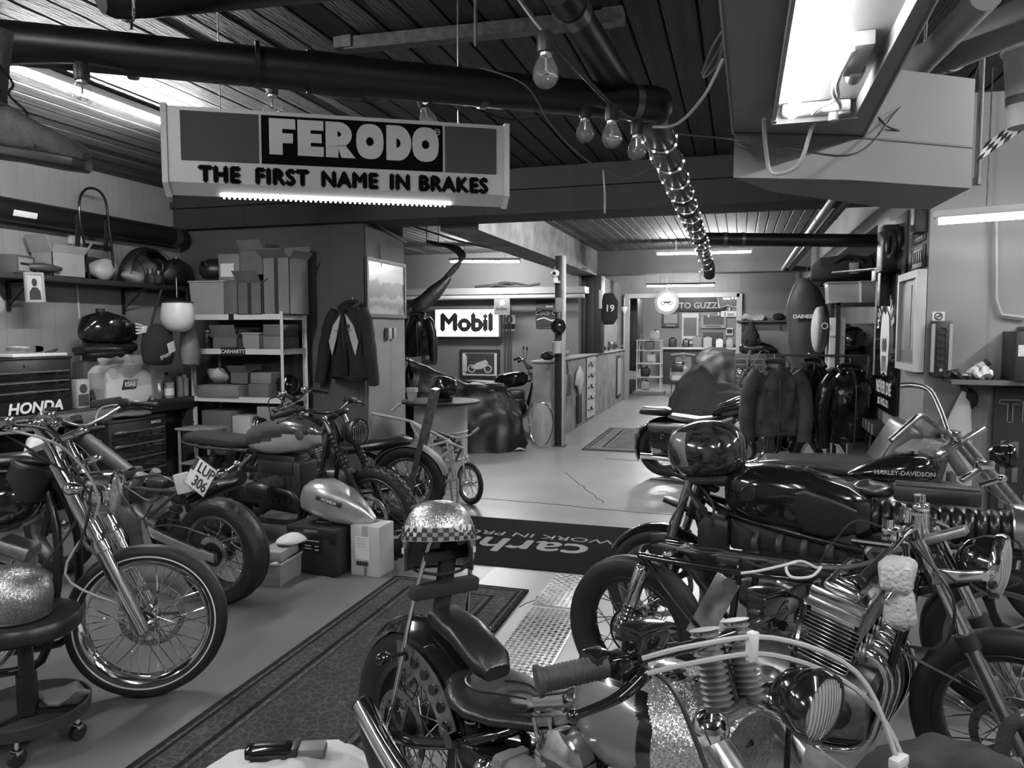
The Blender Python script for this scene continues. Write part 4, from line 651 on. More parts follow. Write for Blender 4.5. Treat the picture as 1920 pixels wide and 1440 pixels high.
for k in range(4):
    y = -.15+.1*k; part('velocity_stack', MB().lathe([(.02, 0), (.021, .05), (.024, .075), (.034, .09), (.03, .09), (.019, .07), (.017, 0)], 18, T(.66, y, .60, ry=-PI/2+.12)), AL, O_); part('carburettor', MB().box((.70, y, .60), (.07, .06, .07), bev=.014).cyl((.70, y, .62), (.70, y, .67), .026, 16).cyl((.70, y, .54), (.70, y, .58), .024, 14), CAST, O_)
    o = .012*k; part('exhaust_pipe', MB().tube([(.93, y, .53), (1.0, y, .525), (1.045+o*.3, y, .46), (1.03+o, y*.95, .35), (.98, y*.75-.03, .2), (.85, y*.6-.05, .145), (.55, y*.55-.07, .14)], .0185, 14, 5), CH, O_); part('exhaust_flange', MB().ring((.965, y, .53), .026, .009, (1, 0, 0), 20).ring((.955, y, .53), .03, .006, (1, 0, 0), 20), CAST, O_)
for y in (-.12, .0, .12): part('spark_lead', MB().tube([(.86, y, .68), (.93, y, .69), (.95, y*.7, .75), (.88, .02, .77)], .004, 6, 4), DP, O_)
part('air_filter', MB().lathe([(.001, .02), (.045, .018), (.055, 0), (.05, -.02), (.001, -.02)], 22, T(.74, -.14, .68, rx=.5, ry=-.7)), KM, O_)
part('wiring_harness', MB().tube([(.1, .02, .72), (.3, -.03, .735), (.55, .04, .735), (.85, 0, .77), (1.05, .04, .86)], .012, 8, 4).tube([(.15, -.05, .725), (.35, .05, .74), (.6, -.05, .73), (.8, .05, .76)], .006, 6, 4).tube([(.2, .08, .72), (.32, -.06, .75), (.42, .07, .73)], .005, 6, 4).box((.42, 0, .725), (.09, .07, .03), bev=.008).box((.6, .03, .735), (.07, .05, .03), bev=.008), DP, O_)
part('ignition_coil', MB().cyl((.8, -.05, .72), (.97, -.05, .77), .02, 14), KM, O_); part('cable_tie', MB().tube([(.78, -.08, .78), (.73, -.1, .80), (.69, -.14, .785), (.72, -.18, .76), (.78, -.15, .765), (.80, -.1, .79)], .0055, 8, 4, closed=True).tube([(.72, -.12, .80), (.62, -.2, .77), (.55, -.22, .75)], .0055, 8, 4), WP, O_)
part('frame_tape', MB().ring((.84, -.10, .754), .017, .003, (1, 0, .1), 16, 6).ring((.87, -.09, .757), .017, .004, (1, 0, .1), 16, 6), WP, O_)
forks(O_, (1.12, 0, .95), (1.42, 0, .34), .5, .0185, .026, CH, AL, XO, .095, low=.04); clamp(O_, (1.13, 0, .93), .095, CAST, XO, ax=(-.44, 0, .9)); clamp(O_, (1.2, 0, .79), .095, KM, XO, ax=(-.44, 0, .9))
[part('dust_seal', MB().cyl((1.262, s_*.095, .66), (1.285, s_*.095, .615), .033, 18), RUB, O_, XO) for s_ in (-1, 1)]
headlamp(O_, (1.33, 0, .88), .1, K, CH, XO, tilt=.05, length=1.15)
for s_ in (-1, 1): part('headlamp_bracket', MB().secs([(1.17, s_*.115, .84, .006, .03), (1.24, s_*.125, .86, .01, .022), (1.33, s_*.13, .885, .012, .018), (1.345, s_*.13, .885, .008, .01)], 3, 14).cyl((1.325, s_*.12, .885), (1.325, s_*.15, .885), .014, 14), mat('polished alloy', .6, .18, 1), O_, XO)
part('handlebar', MB().tube([(1.02, -.34, .86), (1.06, -.25, .92), (1.09, -.14, .975), (1.1, 0, .985), (1.09, .14, .975), (1.06, .25, .92), (1.02, .34, .86)], .0115, 10, 4), CH, O_, XO)
grip(O_, (1.07, -.22, .935), (1.015, -.35, .855), .018, RUB, XO); grip(O_, (1.07, .22, .935), (1.015, .35, .855), .018, RUB, XO)
for s_ in (-1, 1):
    part('brake_master_cylinder', MB().box((1.06, s_*.18, .985), (.05, .07, .045), bev=.009).cyl((1.05, s_*.19, .99), (1.05, s_*.19, 1.035), .02, 16).cyl((1.08, s_*.17, .97), (1.08, s_*.1, .985), .011), CH, O_, XO)
    lever(O_, (1.1, s_*.18, .95), (1.13, s_*.28, .90), (1.1, s_*.37, .82), CH, XO)
part('bar_clamp', MB().cyl((1.105, -.035, .94), (1.1, -.035, 1.02), .019, 16).cyl((1.105, .035, .94), (1.1, .035, 1.02), .019, 16).cyl((1.07, -.07, 1.0), (1.07, -.07, 1.045), .02, 16), CH, O_, XO)
cable(O_, [(1.05, -.2, 1.0), (.95, -.2, 1.01), (.86, -.16, .9), (.8, -.12, .8)], .004, DP, XO); cable(O_, [(1.1, -.12, .95), (1.24, -.16, .8), (1.2, -.1, .6), (1.05, -.08, .55), (1.26, -.11, .5)], .0055, DP, XO)
BW = mat('bubble wrap', .5, .2, alpha=.85, bump=1.0, bscale=70)
part('bubble_wrap', MB().box((1.085, -.31, .875), (.1, .1, .105), bev=.028, seg=3).rough(.016, 22, 5), BW, O_); part('bubble_wrap', MB().box((1.095, -.30, .77), (.095, .09, .13), bev=.03, seg=3).rough(.016, 22, 8), BW, O_)
# ================================================================ P: foreground bobber with metal-flake tank
P_ = bike('hardtail_bobber', 'foreground hardtail bobber with metal-flake tank, solo seat and sissy bar', (-1.004, 2.207), (.322, 1.406), lean=-.08)
XP = steer((1.12, 0, .85), V((-.42, 0, .9)), -.08); XH = XP @ M.Translation((.02, 0, -.045))
wheel(P_, 'rear', 0, .33, .14, .215, KM, 40, None, .004, 0, False, [(-.085, .135)], .06, KM, None, dm=ST); wheel(P_, 'front', 1.74, .345, .1, .265, CH, 40, XP, .003, single=False)
fender(P_, 'rear_fender', 0, .33, .362, .165, 28, 140, K, drop=.26)
for s_ in (-1, 1): part('chain_guard', MB().grid(lambda u, v: ((.20+.075*v)*math.cos(math.radians(20+80*u))*1.12+.02, s_*.1, .33+(.20+.075*v)*math.sin(math.radians(20+80*u))*1.1), 20, 2, .004), ST, P_)
for i in range(6):
    a = math.radians(28+12.5*i); part('guard_hole', MB().cyl((.2375*1.12*math.cos(a)+.02, -.107, .33+.2375*1.1*math.sin(a)), (.2375*1.12*math.cos(a)+.02, -.094, .33+.2375*1.1*math.sin(a)), .017, 16), K, P_)
part('pillion_pad', MB().secs([(.06, 0, .715, .05, .014), (.08, 0, .725, .065, .03), (.2, 0, .705, .07, .034), (.33, 0, .65, .07, .034), (.36, 0, .63, .05, .02)], 3.2, 20), LEA, P_)
ss = [(.2, 0, .575, .03, .012), (.212, 0, .575, .085, .022), (.24, 0, .572, .13, .027), (.3, 0, .566, .158, .028), (.37, 0, .56, .158, .028), (.45, 0, .562, .13, .026), (.54, 0, .572, .08, .024), (.63, 0, .588, .045, .02), (.72, 0, .60, .025, .012)]
st_ = part('seat', MB().secs([(x+.03, *q) for x, *q in ss], 2.9, 28), LEA, P_); part('seat_inlay', MB().secs([(x if i else x+.01, y, z+.013, w_*.74, h_*.62) for i, (x, y, z, w_, h_) in enumerate(ss[1:7])], 2.2, 24), mat('smooth black leather', .02, .25), st_)
part('seat_seam', MB().tube([(.29, -.02, .633), (.33, -.075, .628), (.4, -.085, .625), (.47, -.04, .627), (.53, -.01, .63)], .0035, 6, 5).tube([(.40, .02, .63), (.45, .07, .624), (.52, .05, .626), (.55, .015, .632)], .0035, 6, 5), LEA, st_, M.Translation((-.03, 0, -.025)))
part('seat_spring', MB().tube([(.33+.025*math.cos(t*.7), -.06+.025*math.sin(t*.7), .48+.0016*t) for t in range(54)], .0045, 6).tube([(.33+.025*math.cos(t*.7), .06+.025*math.sin(t*.7), .48+.0016*t) for t in range(54)], .0045, 6), CH, P_)
part('frame', MB().tube([(1.08, 0, .86), (.9, 0, .74), (.68, 0, .60), (.45, 0, .52)], .02, 12, 3).tube([(.5, .03, .53), (.38, .1, .46), (.15, .13, .37), (-.03, .13, .33)], .018, 12, 4).tube([(.5, -.03, .53), (.38, -.1, .46), (.15, -.13, .37), (-.03, -.13, .33)], .018, 12, 4).tube([(1.1, .03, .8), (1.05, .12, .35), (.9, .13, .2), (.3, .13, .2), (-.03, .13, .32)], .017, 12, 4).tube([(1.1, -.03, .8), (1.05, -.12, .35), (.9, -.13, .2), (.3, -.13, .2), (-.03, -.13, .32)], .017, 12, 4).cyl((1.07, 0, .93), (1.16, 0, .74), .035), K, P_)
part('sissy_bar', MB().tube([(-.01, -.14, .32), (.04, -.125, .6), (.07, -.11, .8), (.1, -.075, 1.0), (.11, 0, 1.03), (.1, .075, 1.0), (.07, .11, .8), (.04, .125, .6), (-.01, .14, .32)], .008, 10, 4), CH, P_)
part('sissy_pad', MB().box((.075, 0, .82), (.03, .06, .3), ry=.1, bev=.01).box((.08, 0, .815), (.045, .26, .045), ry=.1, bev=.008).box((.09, 0, .93), (.04, .2, .035), ry=.1, bev=.008), RAG, P_)
for s_ in (-1, 1): part('turn_signal', MB().cyl((.06, s_*.13, .62), (.06, s_*.2, .62), .007).ell((.06, s_*.21, .62), (.02, .03, .02), 14, 8), K, P_)
part('exhaust_pipe', MB().tube([(-.08, -.19, .42), (.15, -.2, .32), (.45, -.2, .22), (.8, -.19, .25), (1.0, -.16, .45)], .034, 18, 5), CH, P_); part('pipe_mouth', MB().ring((-.08, -.19, .42), .033, .003, (-.92, 0, .4), 22, 6).cyl((-.079, -.19, .4195), (-.05, -.19, .408), .029, 18), KM, P_)
def tsec(x): u = (x-.7)/.5; return (x, 0, .70+.04*u, .012+.15*math.sin(PI*min(.86, .02+.8*u**.75))**.9, .012+.125*math.sin(PI*min(.84, .04+.78*u**.7)))
t_ = part('fuel_tank', MB().secs([tsec(.7+.003*i) for i in range(163)], 2.3, 128), GL1, P_)
def panel(c, g):
    u = (c.x-.7)/.5; h_ = .012+.125*math.sin(PI*min(.84, .04+.78*max(0, u)**.7)); zz = (c.z-(.70+.04*u))/h_
    return c.x < 1.0+g-.10*max(0, abs(zz-.0)-.35) and abs(zz) < .72+g*1.6
paint(t_, K, lambda c: panel(c, .035)); paint(t_, mat('grey tank panel', .13, .25, coat=.6), lambda c: panel(c, 0))
part('filler_cap', MB().lathe([(.001, .012), (.035, .01), (.042, 0), (.042, -.02)], 26, T(.99, -.03, .855)), CH, t_)
vtwin(P_, .78, .36, 1.0, KM, CH); part('oil_tank', MB().box((.42, -.02, .36), (.2, .22, .2), bev=.03), K, P_); part('ribbed_side_cover', MB().box((.68, -.17, .47), (.2, .09, .15), bev=.02).box((.62, -.17, .54), (.03, .1, .02), bev=.005).box((.70, -.17, .54), (.03, .1, .02), bev=.005), PA[40], P_)
part('chrome_ball', MB().ell((.52, -.17, .46), (.035, .035, .035), 18, 12).cyl((.52, -.17, .46), (.5, -.05, .45), .012), CH, P_); part('chrome_bolt', MB().cyl((.34, -.12, .46), (.34, -.16, .46), .02, 16), CH, P_); part('chrome_stud', MB().cyl((.6, -.16, .44), (.6, -.16, .33), .018, 14), CH, P_)
forks(P_, (1.17, 0, .80), (1.74, 0, .345), .62, .032, .036, ST, CH, XP, .115); [part('fork_ball', MB().ell((1.165, s_*.115, .815), (.042, .042, .042), 20, 12), CH, P_, XP) for s_ in (-1, 1)]
part('triple_clamp', MB().box((1.15, 0, .815), (.06, .24, .05), bev=.012), AL, P_, XP)
for s_ in (-1, 1):
    pr = []
    for i in range(16): pr += [(.024, .013*i), (.034, .013*i+.0065)]
    part('riser', MB().cyl((1.15, s_*.055, .8), (1.1, s_*.055, .96), .016, 14).cyl((1.11, s_*.055, .94), (1.1, s_*.055, .99), .026, 18), CH, P_, XP); part('riser_spring', MB().lathe(pr, 16, M.Translation((1.155, s_*.055, .80)) @ frame_to((-.3, 0, .95))), CAST, P_, XP)
part('handlebar', MB().tube([(.97, -.435, .975), (1.03, -.31, 1.0), (1.085, -.12, 1.015), (1.09, 0, 1.015), (1.085, .12, 1.015), (1.03, .31, 1.0), (.97, .435, .975)], .0125, 12, 4), K, P_, XH)
grip(P_, (1.03, -.31, 1.0), (.965, -.445, .975), .025, mat('grey rubber', .03, .6), XH); grip(P_, (1.03, .31, 1.0), (.965, .445, .975), .025, MATS['grey rubber'], XH)
for s_ in (-1, 1):
    part('brake_master_cylinder', MB().box((1.05, s_*.22, 1.04), (.055, .09, .05), bev=.006).box((1.05, s_*.22, 1.07), (.06, .10, .012), bev=.004), K, P_, XH); part('switch_box', MB().box((1.01, s_*.32, 1.0), (.06, .06, .055), bev=.014).box((1.03, s_*.26, .99), (.07, .08, .045), bev=.008), K, P_, XH)
    part('lever', MB().tube([(1.08, s_*.25, .985), (1.085, s_*.33, .96), (1.04, s_*.41, .925)], [.013, .012, .009, .008], 10, 5, sq=1.3).ell((1.04, s_*.41, .925), (.014, .014, .014), 12, 8), K, P_, XH)
headlamp(P_, (1.33, 0, .9), .07, K, K, XP, tilt=.1, length=1.25, ribs=11); part('lamp_bracket', MB().box((1.24, 0, .85), (.12, .03, .02), bev=.006), CH, P_, XP)
for k, (dy, dz) in enumerate(((0, 0), (.02, -.035))): cable(P_, [(1.08, -.26, 1.02+dz), (1.16, -.2, 1.06+dz), (1.24, -.05, 1.07+dz), (1.34, .1, 1.0+dz), (1.42, .12+dy, .85), (1.47, .1, .7), (1.38, .06, .62)], .0055, PL, XH)
cable(P_, [(1.05, -.25, 1.0), (1.12, -.22, .97), (1.17, -.2, .88), (1.2, -.17, .75), (1.12, -.12, .6)], .006, DP, XH); part('cable_clip', MB().box((1.22, -.09, 1.055), (.018, .022, .06), bev=.003), WP, P_, XH); part('cable_clip', MB().box((1.445, .12, .80), (.02, .05, .02), bev=.003), WP, P_, XP)
cable(P_, [(1.06, .3, 1.0), (1.18, .2, 1.03), (1.22, .1, .95), (1.24, .06, .7)], .007, K, XP); part('perforated_guard', MB().prism([(1.27, .60), (1.44, .62), (1.5, .78), (1.32, .82)], -.004, .004, rot(PI/2)), ST, P_, XP); [part('guard_hole', MB().cyl((x, -.006, z), (x, .006, z), .018, 14), K, P_, XP) for x, z in ((1.34, .66), (1.41, .68), (1.38, .74), (1.45, .75))]
# ---------------------------------------------------------------- ceiling pipes
PIPE = mat('black drain pipe', .007, .4); BAND = mat('pipe clamp steel', .16, .35, .9)
z1 = 2.42; a, b = at(-90, 70, Z=z1), at(1195, 194, Z=z1); u_ = (b-a).normalized()
t = thing('drain_pipe', 'thick black drain pipe crossing the ceiling above the brake sign', 'pipe', a)
el = V((-.315, b.y+.12, z1-.01)); e2 = V((-.31, 6.5, 2.36))
part('pipe_run', MB().cyl((0, 0, 0), b-a, .057, 24), PIPE, t)
part('sleeve', MB().cyl(at(575, 134, Z=z1)-a, at(680, 146, Z=z1)-a, .0615, 24), PIPE, t)
for px_ in (247, 905, 1190): c = at(px_, 93+(px_-90)*.091, Z=z1)-a; part('pipe_clamp', MB().cyl(c-u_*.012, c+u_*.012, .0605, 24), BAND, t)
part('socket_collar', MB().cyl(at(478, 118, Z=z1)-a, at(486, 119, Z=z1)-a, .0605, 24), PIPE, t); part('socket_collar', MB().cyl(at(800, 158, Z=z1)-a, at(806, 159, Z=z1)-a, .0605, 24), PIPE, t)
part('elbow', MB().tube([b-a, b-a+u_*.07, el-a+V((0, -.03, 0)), el-a+V((0, .08, 0))], .06, 20, 5), PIPE, t)
part('hanger_rod', MB().cyl(at(892, 120, Z=z1)-a+V((0, 0, .05)), at(892, 120, Z=z1)-a+V((0, 0, CZ-z1-.0)), .005, 6).cyl(at(247, 90, Z=z1)-a+V((0, 0, .05)), at(247, 90, Z=z1)-a+V((0, 0, CZ-z1)), .005, 6), DS, t)
t = thing('aisle_pipe', 'black pipe wrapped in a string of tiny lights running away down the aisle', 'pipe', el)
part('pipe_run', MB().cyl(V((0, .05, 0)), e2-el, .055, 22), PIPE, t); part('tee_branch', MB().tube([e2-el, e2-el+V((.0, .5, -.02)), e2-el+V((.02, 1.0, -.08)), e2-el+V((.02, 1.2, -.16))], .055, 20, 3), PIPE, t)
for k in (.35, .7, 1.1, 1.55, 2.0, 2.6, 3.3): part('pipe_joint', MB().cyl((e2-el)*(k/3.9), (e2-el)*((k+.035)/3.9), .061, 22), BAND if k in (.35, .7, 1.1) else PIPE, t)
d_ = e2-el; pts = []
for i in range(330):
    s_ = i/329; c = d_*(s_*1.27 if s_ < .79 else 1.0)+(V((0, (s_-.79)*4.6, -.13*((s_-.79)/.21)**2)) if s_ >= .79 else V((0, 0, 0))); ph = s_*2*PI*(13+9*max(0, s_-.7)); pts.append(c+V((.064*math.cos(ph), .0, .064*math.sin(ph))))
rl = thing('rope_light', 'clear rope light coiled around the aisle pipe, glowing dots', 'rope light', el); part('clear_rope', MB().tube(pts, .004, 6), mat('rope light plastic', .5, .25, alpha=.6), rl)
mb = MB()
for q in pts[::3]: mb.ell(q, (.005, .005, .005), 6, 4)
part('lamp_dot', mb, mat('rope light bulb', 1, .5, emit=9), rl)['kind'] = 'stuff'
a2, b2 = at(1322, 448, Y=6.75), at(1668, 452, X=1.2)
t = thing('branch_pipe', 'short black branch pipe from the aisle pipe to the right pilaster', 'pipe', a2); part('pipe_run', MB().cyl((0, 0, 0), b2-a2, .056, 20), PIPE, t)
for k in (.1, .2, .97): part('pipe_clamp', MB().cyl((b2-a2)*k, (b2-a2)*(k+.02), .06, 20), BAND if k < .5 else PIPE, t)
a3, b3 = at(1045, -25, Z=2.52), at(1180, 190, Z=2.47); t = thing('upper_pipe', 'black pipe dropping from top centre into the long drain pipe', 'pipe', b3); part('pipe_run', MB().cyl(a3-b3, (0, 0, 0), .047, 20), PIPE, t)
for k in (.82, .12): part('pipe_joint', MB().cyl((a3-b3)*k, (a3-b3)*(k+.06), .051, 20), BAND if k > .5 else PIPE, t)
a4, b4 = at(180, -14, d=1.9), at(620, -45, d=2.3); t = thing('pipe_stub', 'end of a dark pipe with a chrome ring at the top edge of the view', 'pipe', a4); part('pipe_run', MB().lathe([(.001, 0), (.05, .005), (.065, .03), (.07, .1), (.07, (b4-a4).length)], 26, frame_to(b4-a4)), PIPE, t); part('pipe_ring', MB().ring((b4-a4)*.09, .071, .006, b4-a4, 28), CH, t); part('hanger_rod', MB().cyl((b4-a4)*.14+V((0, 0, .06)), (b4-a4)*.14+V((0, 0, CZ-a4.z)), .006), DS, t)
# left wall pipe
a5, b5 = V((-5.86, 3.0, 2.66)), V((-5.86, 6.88, 2.66)); t = thing('wall_pipe', 'wide black pipe high along the left wall over the shelf', 'pipe', a5); part('pipe_run', MB().cyl((0, 0, 0), b5-a5, .1, 24), PIPE, t); part('end_clamp', MB().cyl((0, 3.7, 0), (0, 3.78, 0), .106, 24), BAND, t); part('paper_tag', MB().grid(lambda u, v: (.102*math.cos(.5*v-.6), 1.8+.22*u, .102*math.sin(.5*v-.6)), 4, 4, .001), PAPER, t)
part('wall_bracket', MB().box((-.07, .5, 0), (.13, .03, .03)).box((-.07, 3.2, 0), (.13, .03, .03)), DS, t)
# steel channel across the ceiling
a6, b6 = at(650, 96, Z=3.12), at(1150, 46, Z=3.12); t = thing('steel_channel', 'long steel channel bolted under the dark ceiling boards', 'rail', a6); mm = frame_to(b6-a6); L_ = (b6-a6).length
part('channel', MB().box((0, 0, L_/2), (.07, .006, L_), m=mm).box((.035, .03, L_/2), (.006, .06, L_), m=mm).box((-.035, .03, L_/2), (.006, .06, L_), m=mm), DS, t); part('bracket', MB().box((0, 0, .035), (.1, .1, .06)), DS, t); part('bracket', MB().box((0, 0, .0), (.1, .1, .06)), DS, t, M.Translation(b6-a6+V((0, 0, .035))))
# pale pipe pair along the right of the aisle
for i, (dx, dz, r_, mm_, lb) in enumerate(((0, 0, .032, PA[60], 'bright insulated pipe along the right of the aisle ceiling, nearest the aisle'), (.13, .02, .045, PA[30], 'grey insulated pipe beside the bright one under the aisle ceiling'), (.62, .06, .04, PA[30], 'insulated pipe close to the right wall under the aisle ceiling'))):
    t = thing('insulated_pipe', lb, 'pipe', (.73+dx, 6.0, 2.75+dz)); part('pipe_run', MB().cyl((0, 0, 0), (0, 8.4, 0), r_, 18), mm_, t)
    for y in (2, 4.6): part('hanger', MB().cyl((0, y, r_), (0, y, CZ-2.75-dz), .004, 6).ring((0, y, 0), r_+.002, .004, (0, 1, 0), 18, 6), ST, t)
# ---------------------------------------------------------------- ventilation duct with its lamp, top right
DU = mat('duct sheet', .2, .5, var=.08, scale=2)
A_, B_, Cc, Dd = (at(1375, 250, Z=2.27), at(1600, 290, Z=2.27), at(1755, 0, Z=2.27), at(1352, 0, Z=2.27))
Cc = Cc+(Cc-B_).normalized()*1.6; Dd = Dd+(Dd-A_).normalized()*1.6
t = thing('ventilation_duct', 'grey sheet-metal ventilation duct hanging at the top right', 'duct', (A_.x, A_.y, 2.13)); o_ = V((A_.x, A_.y, 2.13))
part('duct_body', MB().prism([((q-o_).x, (q-o_).y) for q in (A_, B_, Cc, Dd)], .14, 1.06), DU, t)
lp = [at(1375, 333, Z=2.13), at(1590, 337, Z=2.13), at(1820, 353, Z=2.13), at(1745, 392, Z=2.13), at(1660, 390, Z=2.13), at(1445, 359, Z=2.13)]
part('plenum', MB().prism([((q-o_).x, (q-o_).y) for q in lp], 0, .36), DU, t); part('seam', MB().tube([lp[0]-o_+V((0, 0, .135)), lp[1]-o_+V((0, -.002, .135)), lp[2]-o_+V((0, 0, .135))], .004, 6), PA[40], t); part('edge_flange', MB().tube([A_-o_+V((0, 0, -.0)), Dd-o_], .005, 6).tube([B_-o_, Cc-o_], .005, 6).tube([A_-o_, B_-o_], .005, 6), PA[40], t)
e0, e1 = at(1527, 226, Z=2.22), at(1606, 0, Z=2.22); dv = (e1-e0).normalized(); ln = 1.32; t = thing('tray_lamp', 'open fluorescent tray lamp glaring under the grey duct', 'ceiling lamp', e0, math.atan2(dv.y, dv.x))
LIT2 = mat('tray lamp tube', 1, .5, emit=TUBE*.1)
part('tray', MB().span((-.01, -.105, .04), (ln, .105, .048)).span((-.01, -.108, .0), (ln, -.1, .048)).span((-.01, .1, .0), (ln, .108, .048)).span((-.012, -.112, -.002), (.03, -.098, .006)).span((-.01, -.108, -.004), (.006, .108, .048)), PA[50], t)
part('end_block', MB().span((.006, -.085, .008), (.05, .085, .038), .006), WP, t); part('starter', MB().cyl((.03, .045, .01), (.03, .045, -.012), .013, 14), WP, t); part('starter_socket', MB().ring((.03, .07, .006), .013, .005), PL, t)
part('tube', MB().cyl((.045, -.06, .012), (ln-.04, -.06, .012), .015, 14), LIT2, t); part('ballast', MB().box((.42, .05, .025), (.2, .04, .03), bev=.003).cyl((.28, .06, .02), (.34, .06, .02), .018, 14), PA[60], t)
for k, q in enumerate(([(.04, .02, .02), (.07, -.01, .0), (.14, .0, -.004), (.2, .035, .0), (.33, .02, -.002), (.5, .03, .01)], [(.04, .04, .02), (.09, .05, .004), (.16, .045, -.004), (.24, .02, .004), (.4, .015, .01)])): part('wire', MB().tube(q, .005, 8, 5), WP, t)
part('supply_cable', MB().tube([(-.01, .02, .02), (-.06, .0, .0), (-.13, -.03, -.09), (-.17, -.1, -.1), (-.13, -.12, -.04), (-.02, -.13, .02)], .006, 8, 5), PA[60], t)
# lagged pipes behind the duct
for i, (p0, p1, r_, lb) in enumerate((((1655, 195), (1850, -10), .045, 'fat grey lagged pipe behind the duct at the top right'), ((1700, 130), (1960, 20), .07, 'widest lagged pipe at the top right corner'), ((1780, 160), (1560, 130), .03, 'stubby grey pipe half hidden behind the duct'))):
    a, b = at(*p0, Z=2.62+.05*i), at(*p1, Z=2.62+.05*i); t = thing('lagged_pipe', lb, 'pipe', a); part('pipe_run', MB().cyl((0, 0, 0), b-a, r_, 22), DU, t); part('pipe_collar', MB().cyl((b-a)*.35, (b-a)*.38, r_+.006, 22), PA[45], t); part('hanger', MB().cyl((b-a)*.5, (b-a)*.5+V((0, 0, CZ-a.z)), .006), DS, t)
p0 = at(1842, 110, d=3.2); t = thing('drop_rod', 'thin grey hanger rod beside the lagged pipes', 'rod', (p0.x, p0.y, 2.3)); part('rod', MB().cyl((0, 0, 0), (0, 0, CZ-2.3), .012, 10), PA[35], t); part('rod_nut', MB().cyl((0, 0, -.02), (0, 0, .01), .018, 8), DS, t)
# paper cup and chequered pennant, right edge
c = at(1925, 165, d=1.75); t = thing('hanging_cup', 'printed paper cup hanging at the right edge', 'cup', c); part('cup', MB().lathe([(.035, -.09), (.05, .08), (.054, .085), (.05, .088), (.046, .08), (.032, -.085)], 26), PA[60], t); part('cup_rim', MB().ring((0, 0, .085), .052, .005), WP, t); part('print_band', MB().lathe([(.0405, -.04), (.0425, -.02)], 26, cap=False), PA[25], t); part('cord', MB().cyl((0, 0, .08), (0, 0, CZ-c.z), .002, 5), DP, t)
t = thing('checkered_pennant', 'black and white chequered pennant strip sagging at the right edge', 'pennant', at(1830, 305, d=1.9)); a, b = V((0, 0, 0)), at(1960, 215, d=1.75)-at(1830, 305, d=1.9); upv = V((.02, 0, .048))
for i in range(10):
    for j in range(3):
        p0, p1 = a+(b-a)*(i/10), a+(b-a)*((i+1)/10); q0, q1 = upv*(j/3), upv*((j+1)/3); part('check_square', MB().add([p0+q0, p1+q0, p1+q1, p0+q1, p0+q0+V((0, .002, 0)), p1+q0+V((0, .002, 0)), p1+q1+V((0, .002, 0)), p0+q1+V((0, .002, 0))], [(0, 1, 2, 3), (7, 6, 5, 4), (0, 4, 5, 1), (1, 5, 6, 2), (2, 6, 7, 3), (3, 7, 4, 0)]), WP if (i+j) % 2 else INK, t)
# ---------------------------------------------------------------- festoon of clear bulbs
BG = mat('bulb glass', 1, .02, .6, alpha=.16, coat=1)
def bulb(px_, py_, d_, label, tilt=0, tx=0):
    c = at(px_, py_, d=d_); t = thing('light_bulb', label, 'light bulb', c, random.uniform(0, 6), rx=tilt, ry=tx)
    g_ = part('glass_globe', MB().lathe([(.0005, -.031), (.012, -.029), (.022, -.022), (.029, -.01), (.03, .002), (.027, .016), (.02, .03), (.0145, .042), (.0135, .05)], 22), BG, t)
    part('socket', MB().lathe([(.0135, .046), (.019, .048), (.02, .056), (.02, .085), (.014, .094), (.001, .095)], 18), DP, t); part('screw_cap', MB().lathe([(.0138, .04), (.0142, .048), (.0138, .055)], 18), AL, t)
    part('filament', MB().tube([(.014*math.cos(k*.9), .014*math.sin(k*.9), -.002+.003*(k % 2)) for k in range(7)], .0012, 5).tube([(0, 0, .045), (0, 0, .012)], .003, 6).tube([(0, 0, .014), (.014, 0, -.002)], .0005, 4).tube([(0, 0, .014), (-.011, -.006, -.002)], .0008, 4), CH, t)
    return c+V((0, 0, .09))
q = [bulb(1023, 140, 1.68, 'largest clear bulb hanging on the flat cable, top centre'), bulb(1147, 258, 2.15, 'clear bulb in the middle of the trio under the pipe elbow'), bulb(1194, 282, 2.35, 'lowest clear bulb of the trio under the pipe elbow'), bulb(1097, 250, 2.45, 'small clear bulb left of the trio under the pipe')]
q2 = [bulb(155, 185, 2.0, 'clear bulb hanging in front of the left batten lamp'), bulb(511, 205, 2.5, 'clear bulb peeping over the left half of the brake sign'), bulb(803, 226, 2.5, 'tilted clear bulb peeping over the right half of the brake sign', .4, .4)]
def cord(name, pts, r, label, m=None, k=6, cat='cable', sq=None): t = [V(p) for p in pts]; return one(name, MB().tube([p-t[0] for p in t], r, 6, k, sq=sq), m or DP, label, cat, t[0])
cord('festoon_cable', [at(955, -30, Z=2.62), q[0], q[1], q[2]], .006, 'flat black cable carrying the bulbs from the top edge to the elbow', PA[25])
cord('festoon_cable', [at(0, 122, d=1.98), q2[0], at(300, 140, d=2.15), q2[1], at(660, 190, d=2.5), q2[2], at(960, 225, d=2.55), q[3], q[2]], .004, 'thin black cable sagging beneath the long drain pipe')
cord('thin_wire', [at(905, 128, d=2.3), at(985, 160, d=2.3), at(1030, 230, d=2.35), at(1075, 280, d=2.4), at(1130, 320, d=2.5), at(1180, 332, d=2.6), at(1235, 305, d=2.75)], .0025, 'thin pale wire looping below the pipe to the elbow', PA[40]); cord('cable_tie_end', [at(1131, 318, d=2.5), at(1134, 360, d=2.5), at(1134, 400, d=2.5)], .003, 'pale cable tie end dangling from the wire loop', PA[60])
cord('rope_light_tail', [at(1225, 238, d=2.5), at(1270, 232, d=2.2), at(1320, 180, d=2.0), at(1356, 110, d=1.95)], .0045, 'clear rope light tail rising from the elbow to the duct', MATS['rope light plastic']); cord('cable_coil', [at(1316, 140, d=2.2), at(1335, 90, d=2.2), at(1360, 55, d=2.2), at(1345, 120, d=2.2), at(1318, 145, d=2.2), at(1350, 90, d=2.2), at(1358, 70, d=2.2)], .004, 'coil of pale wire hung beside the duct', PA[45])
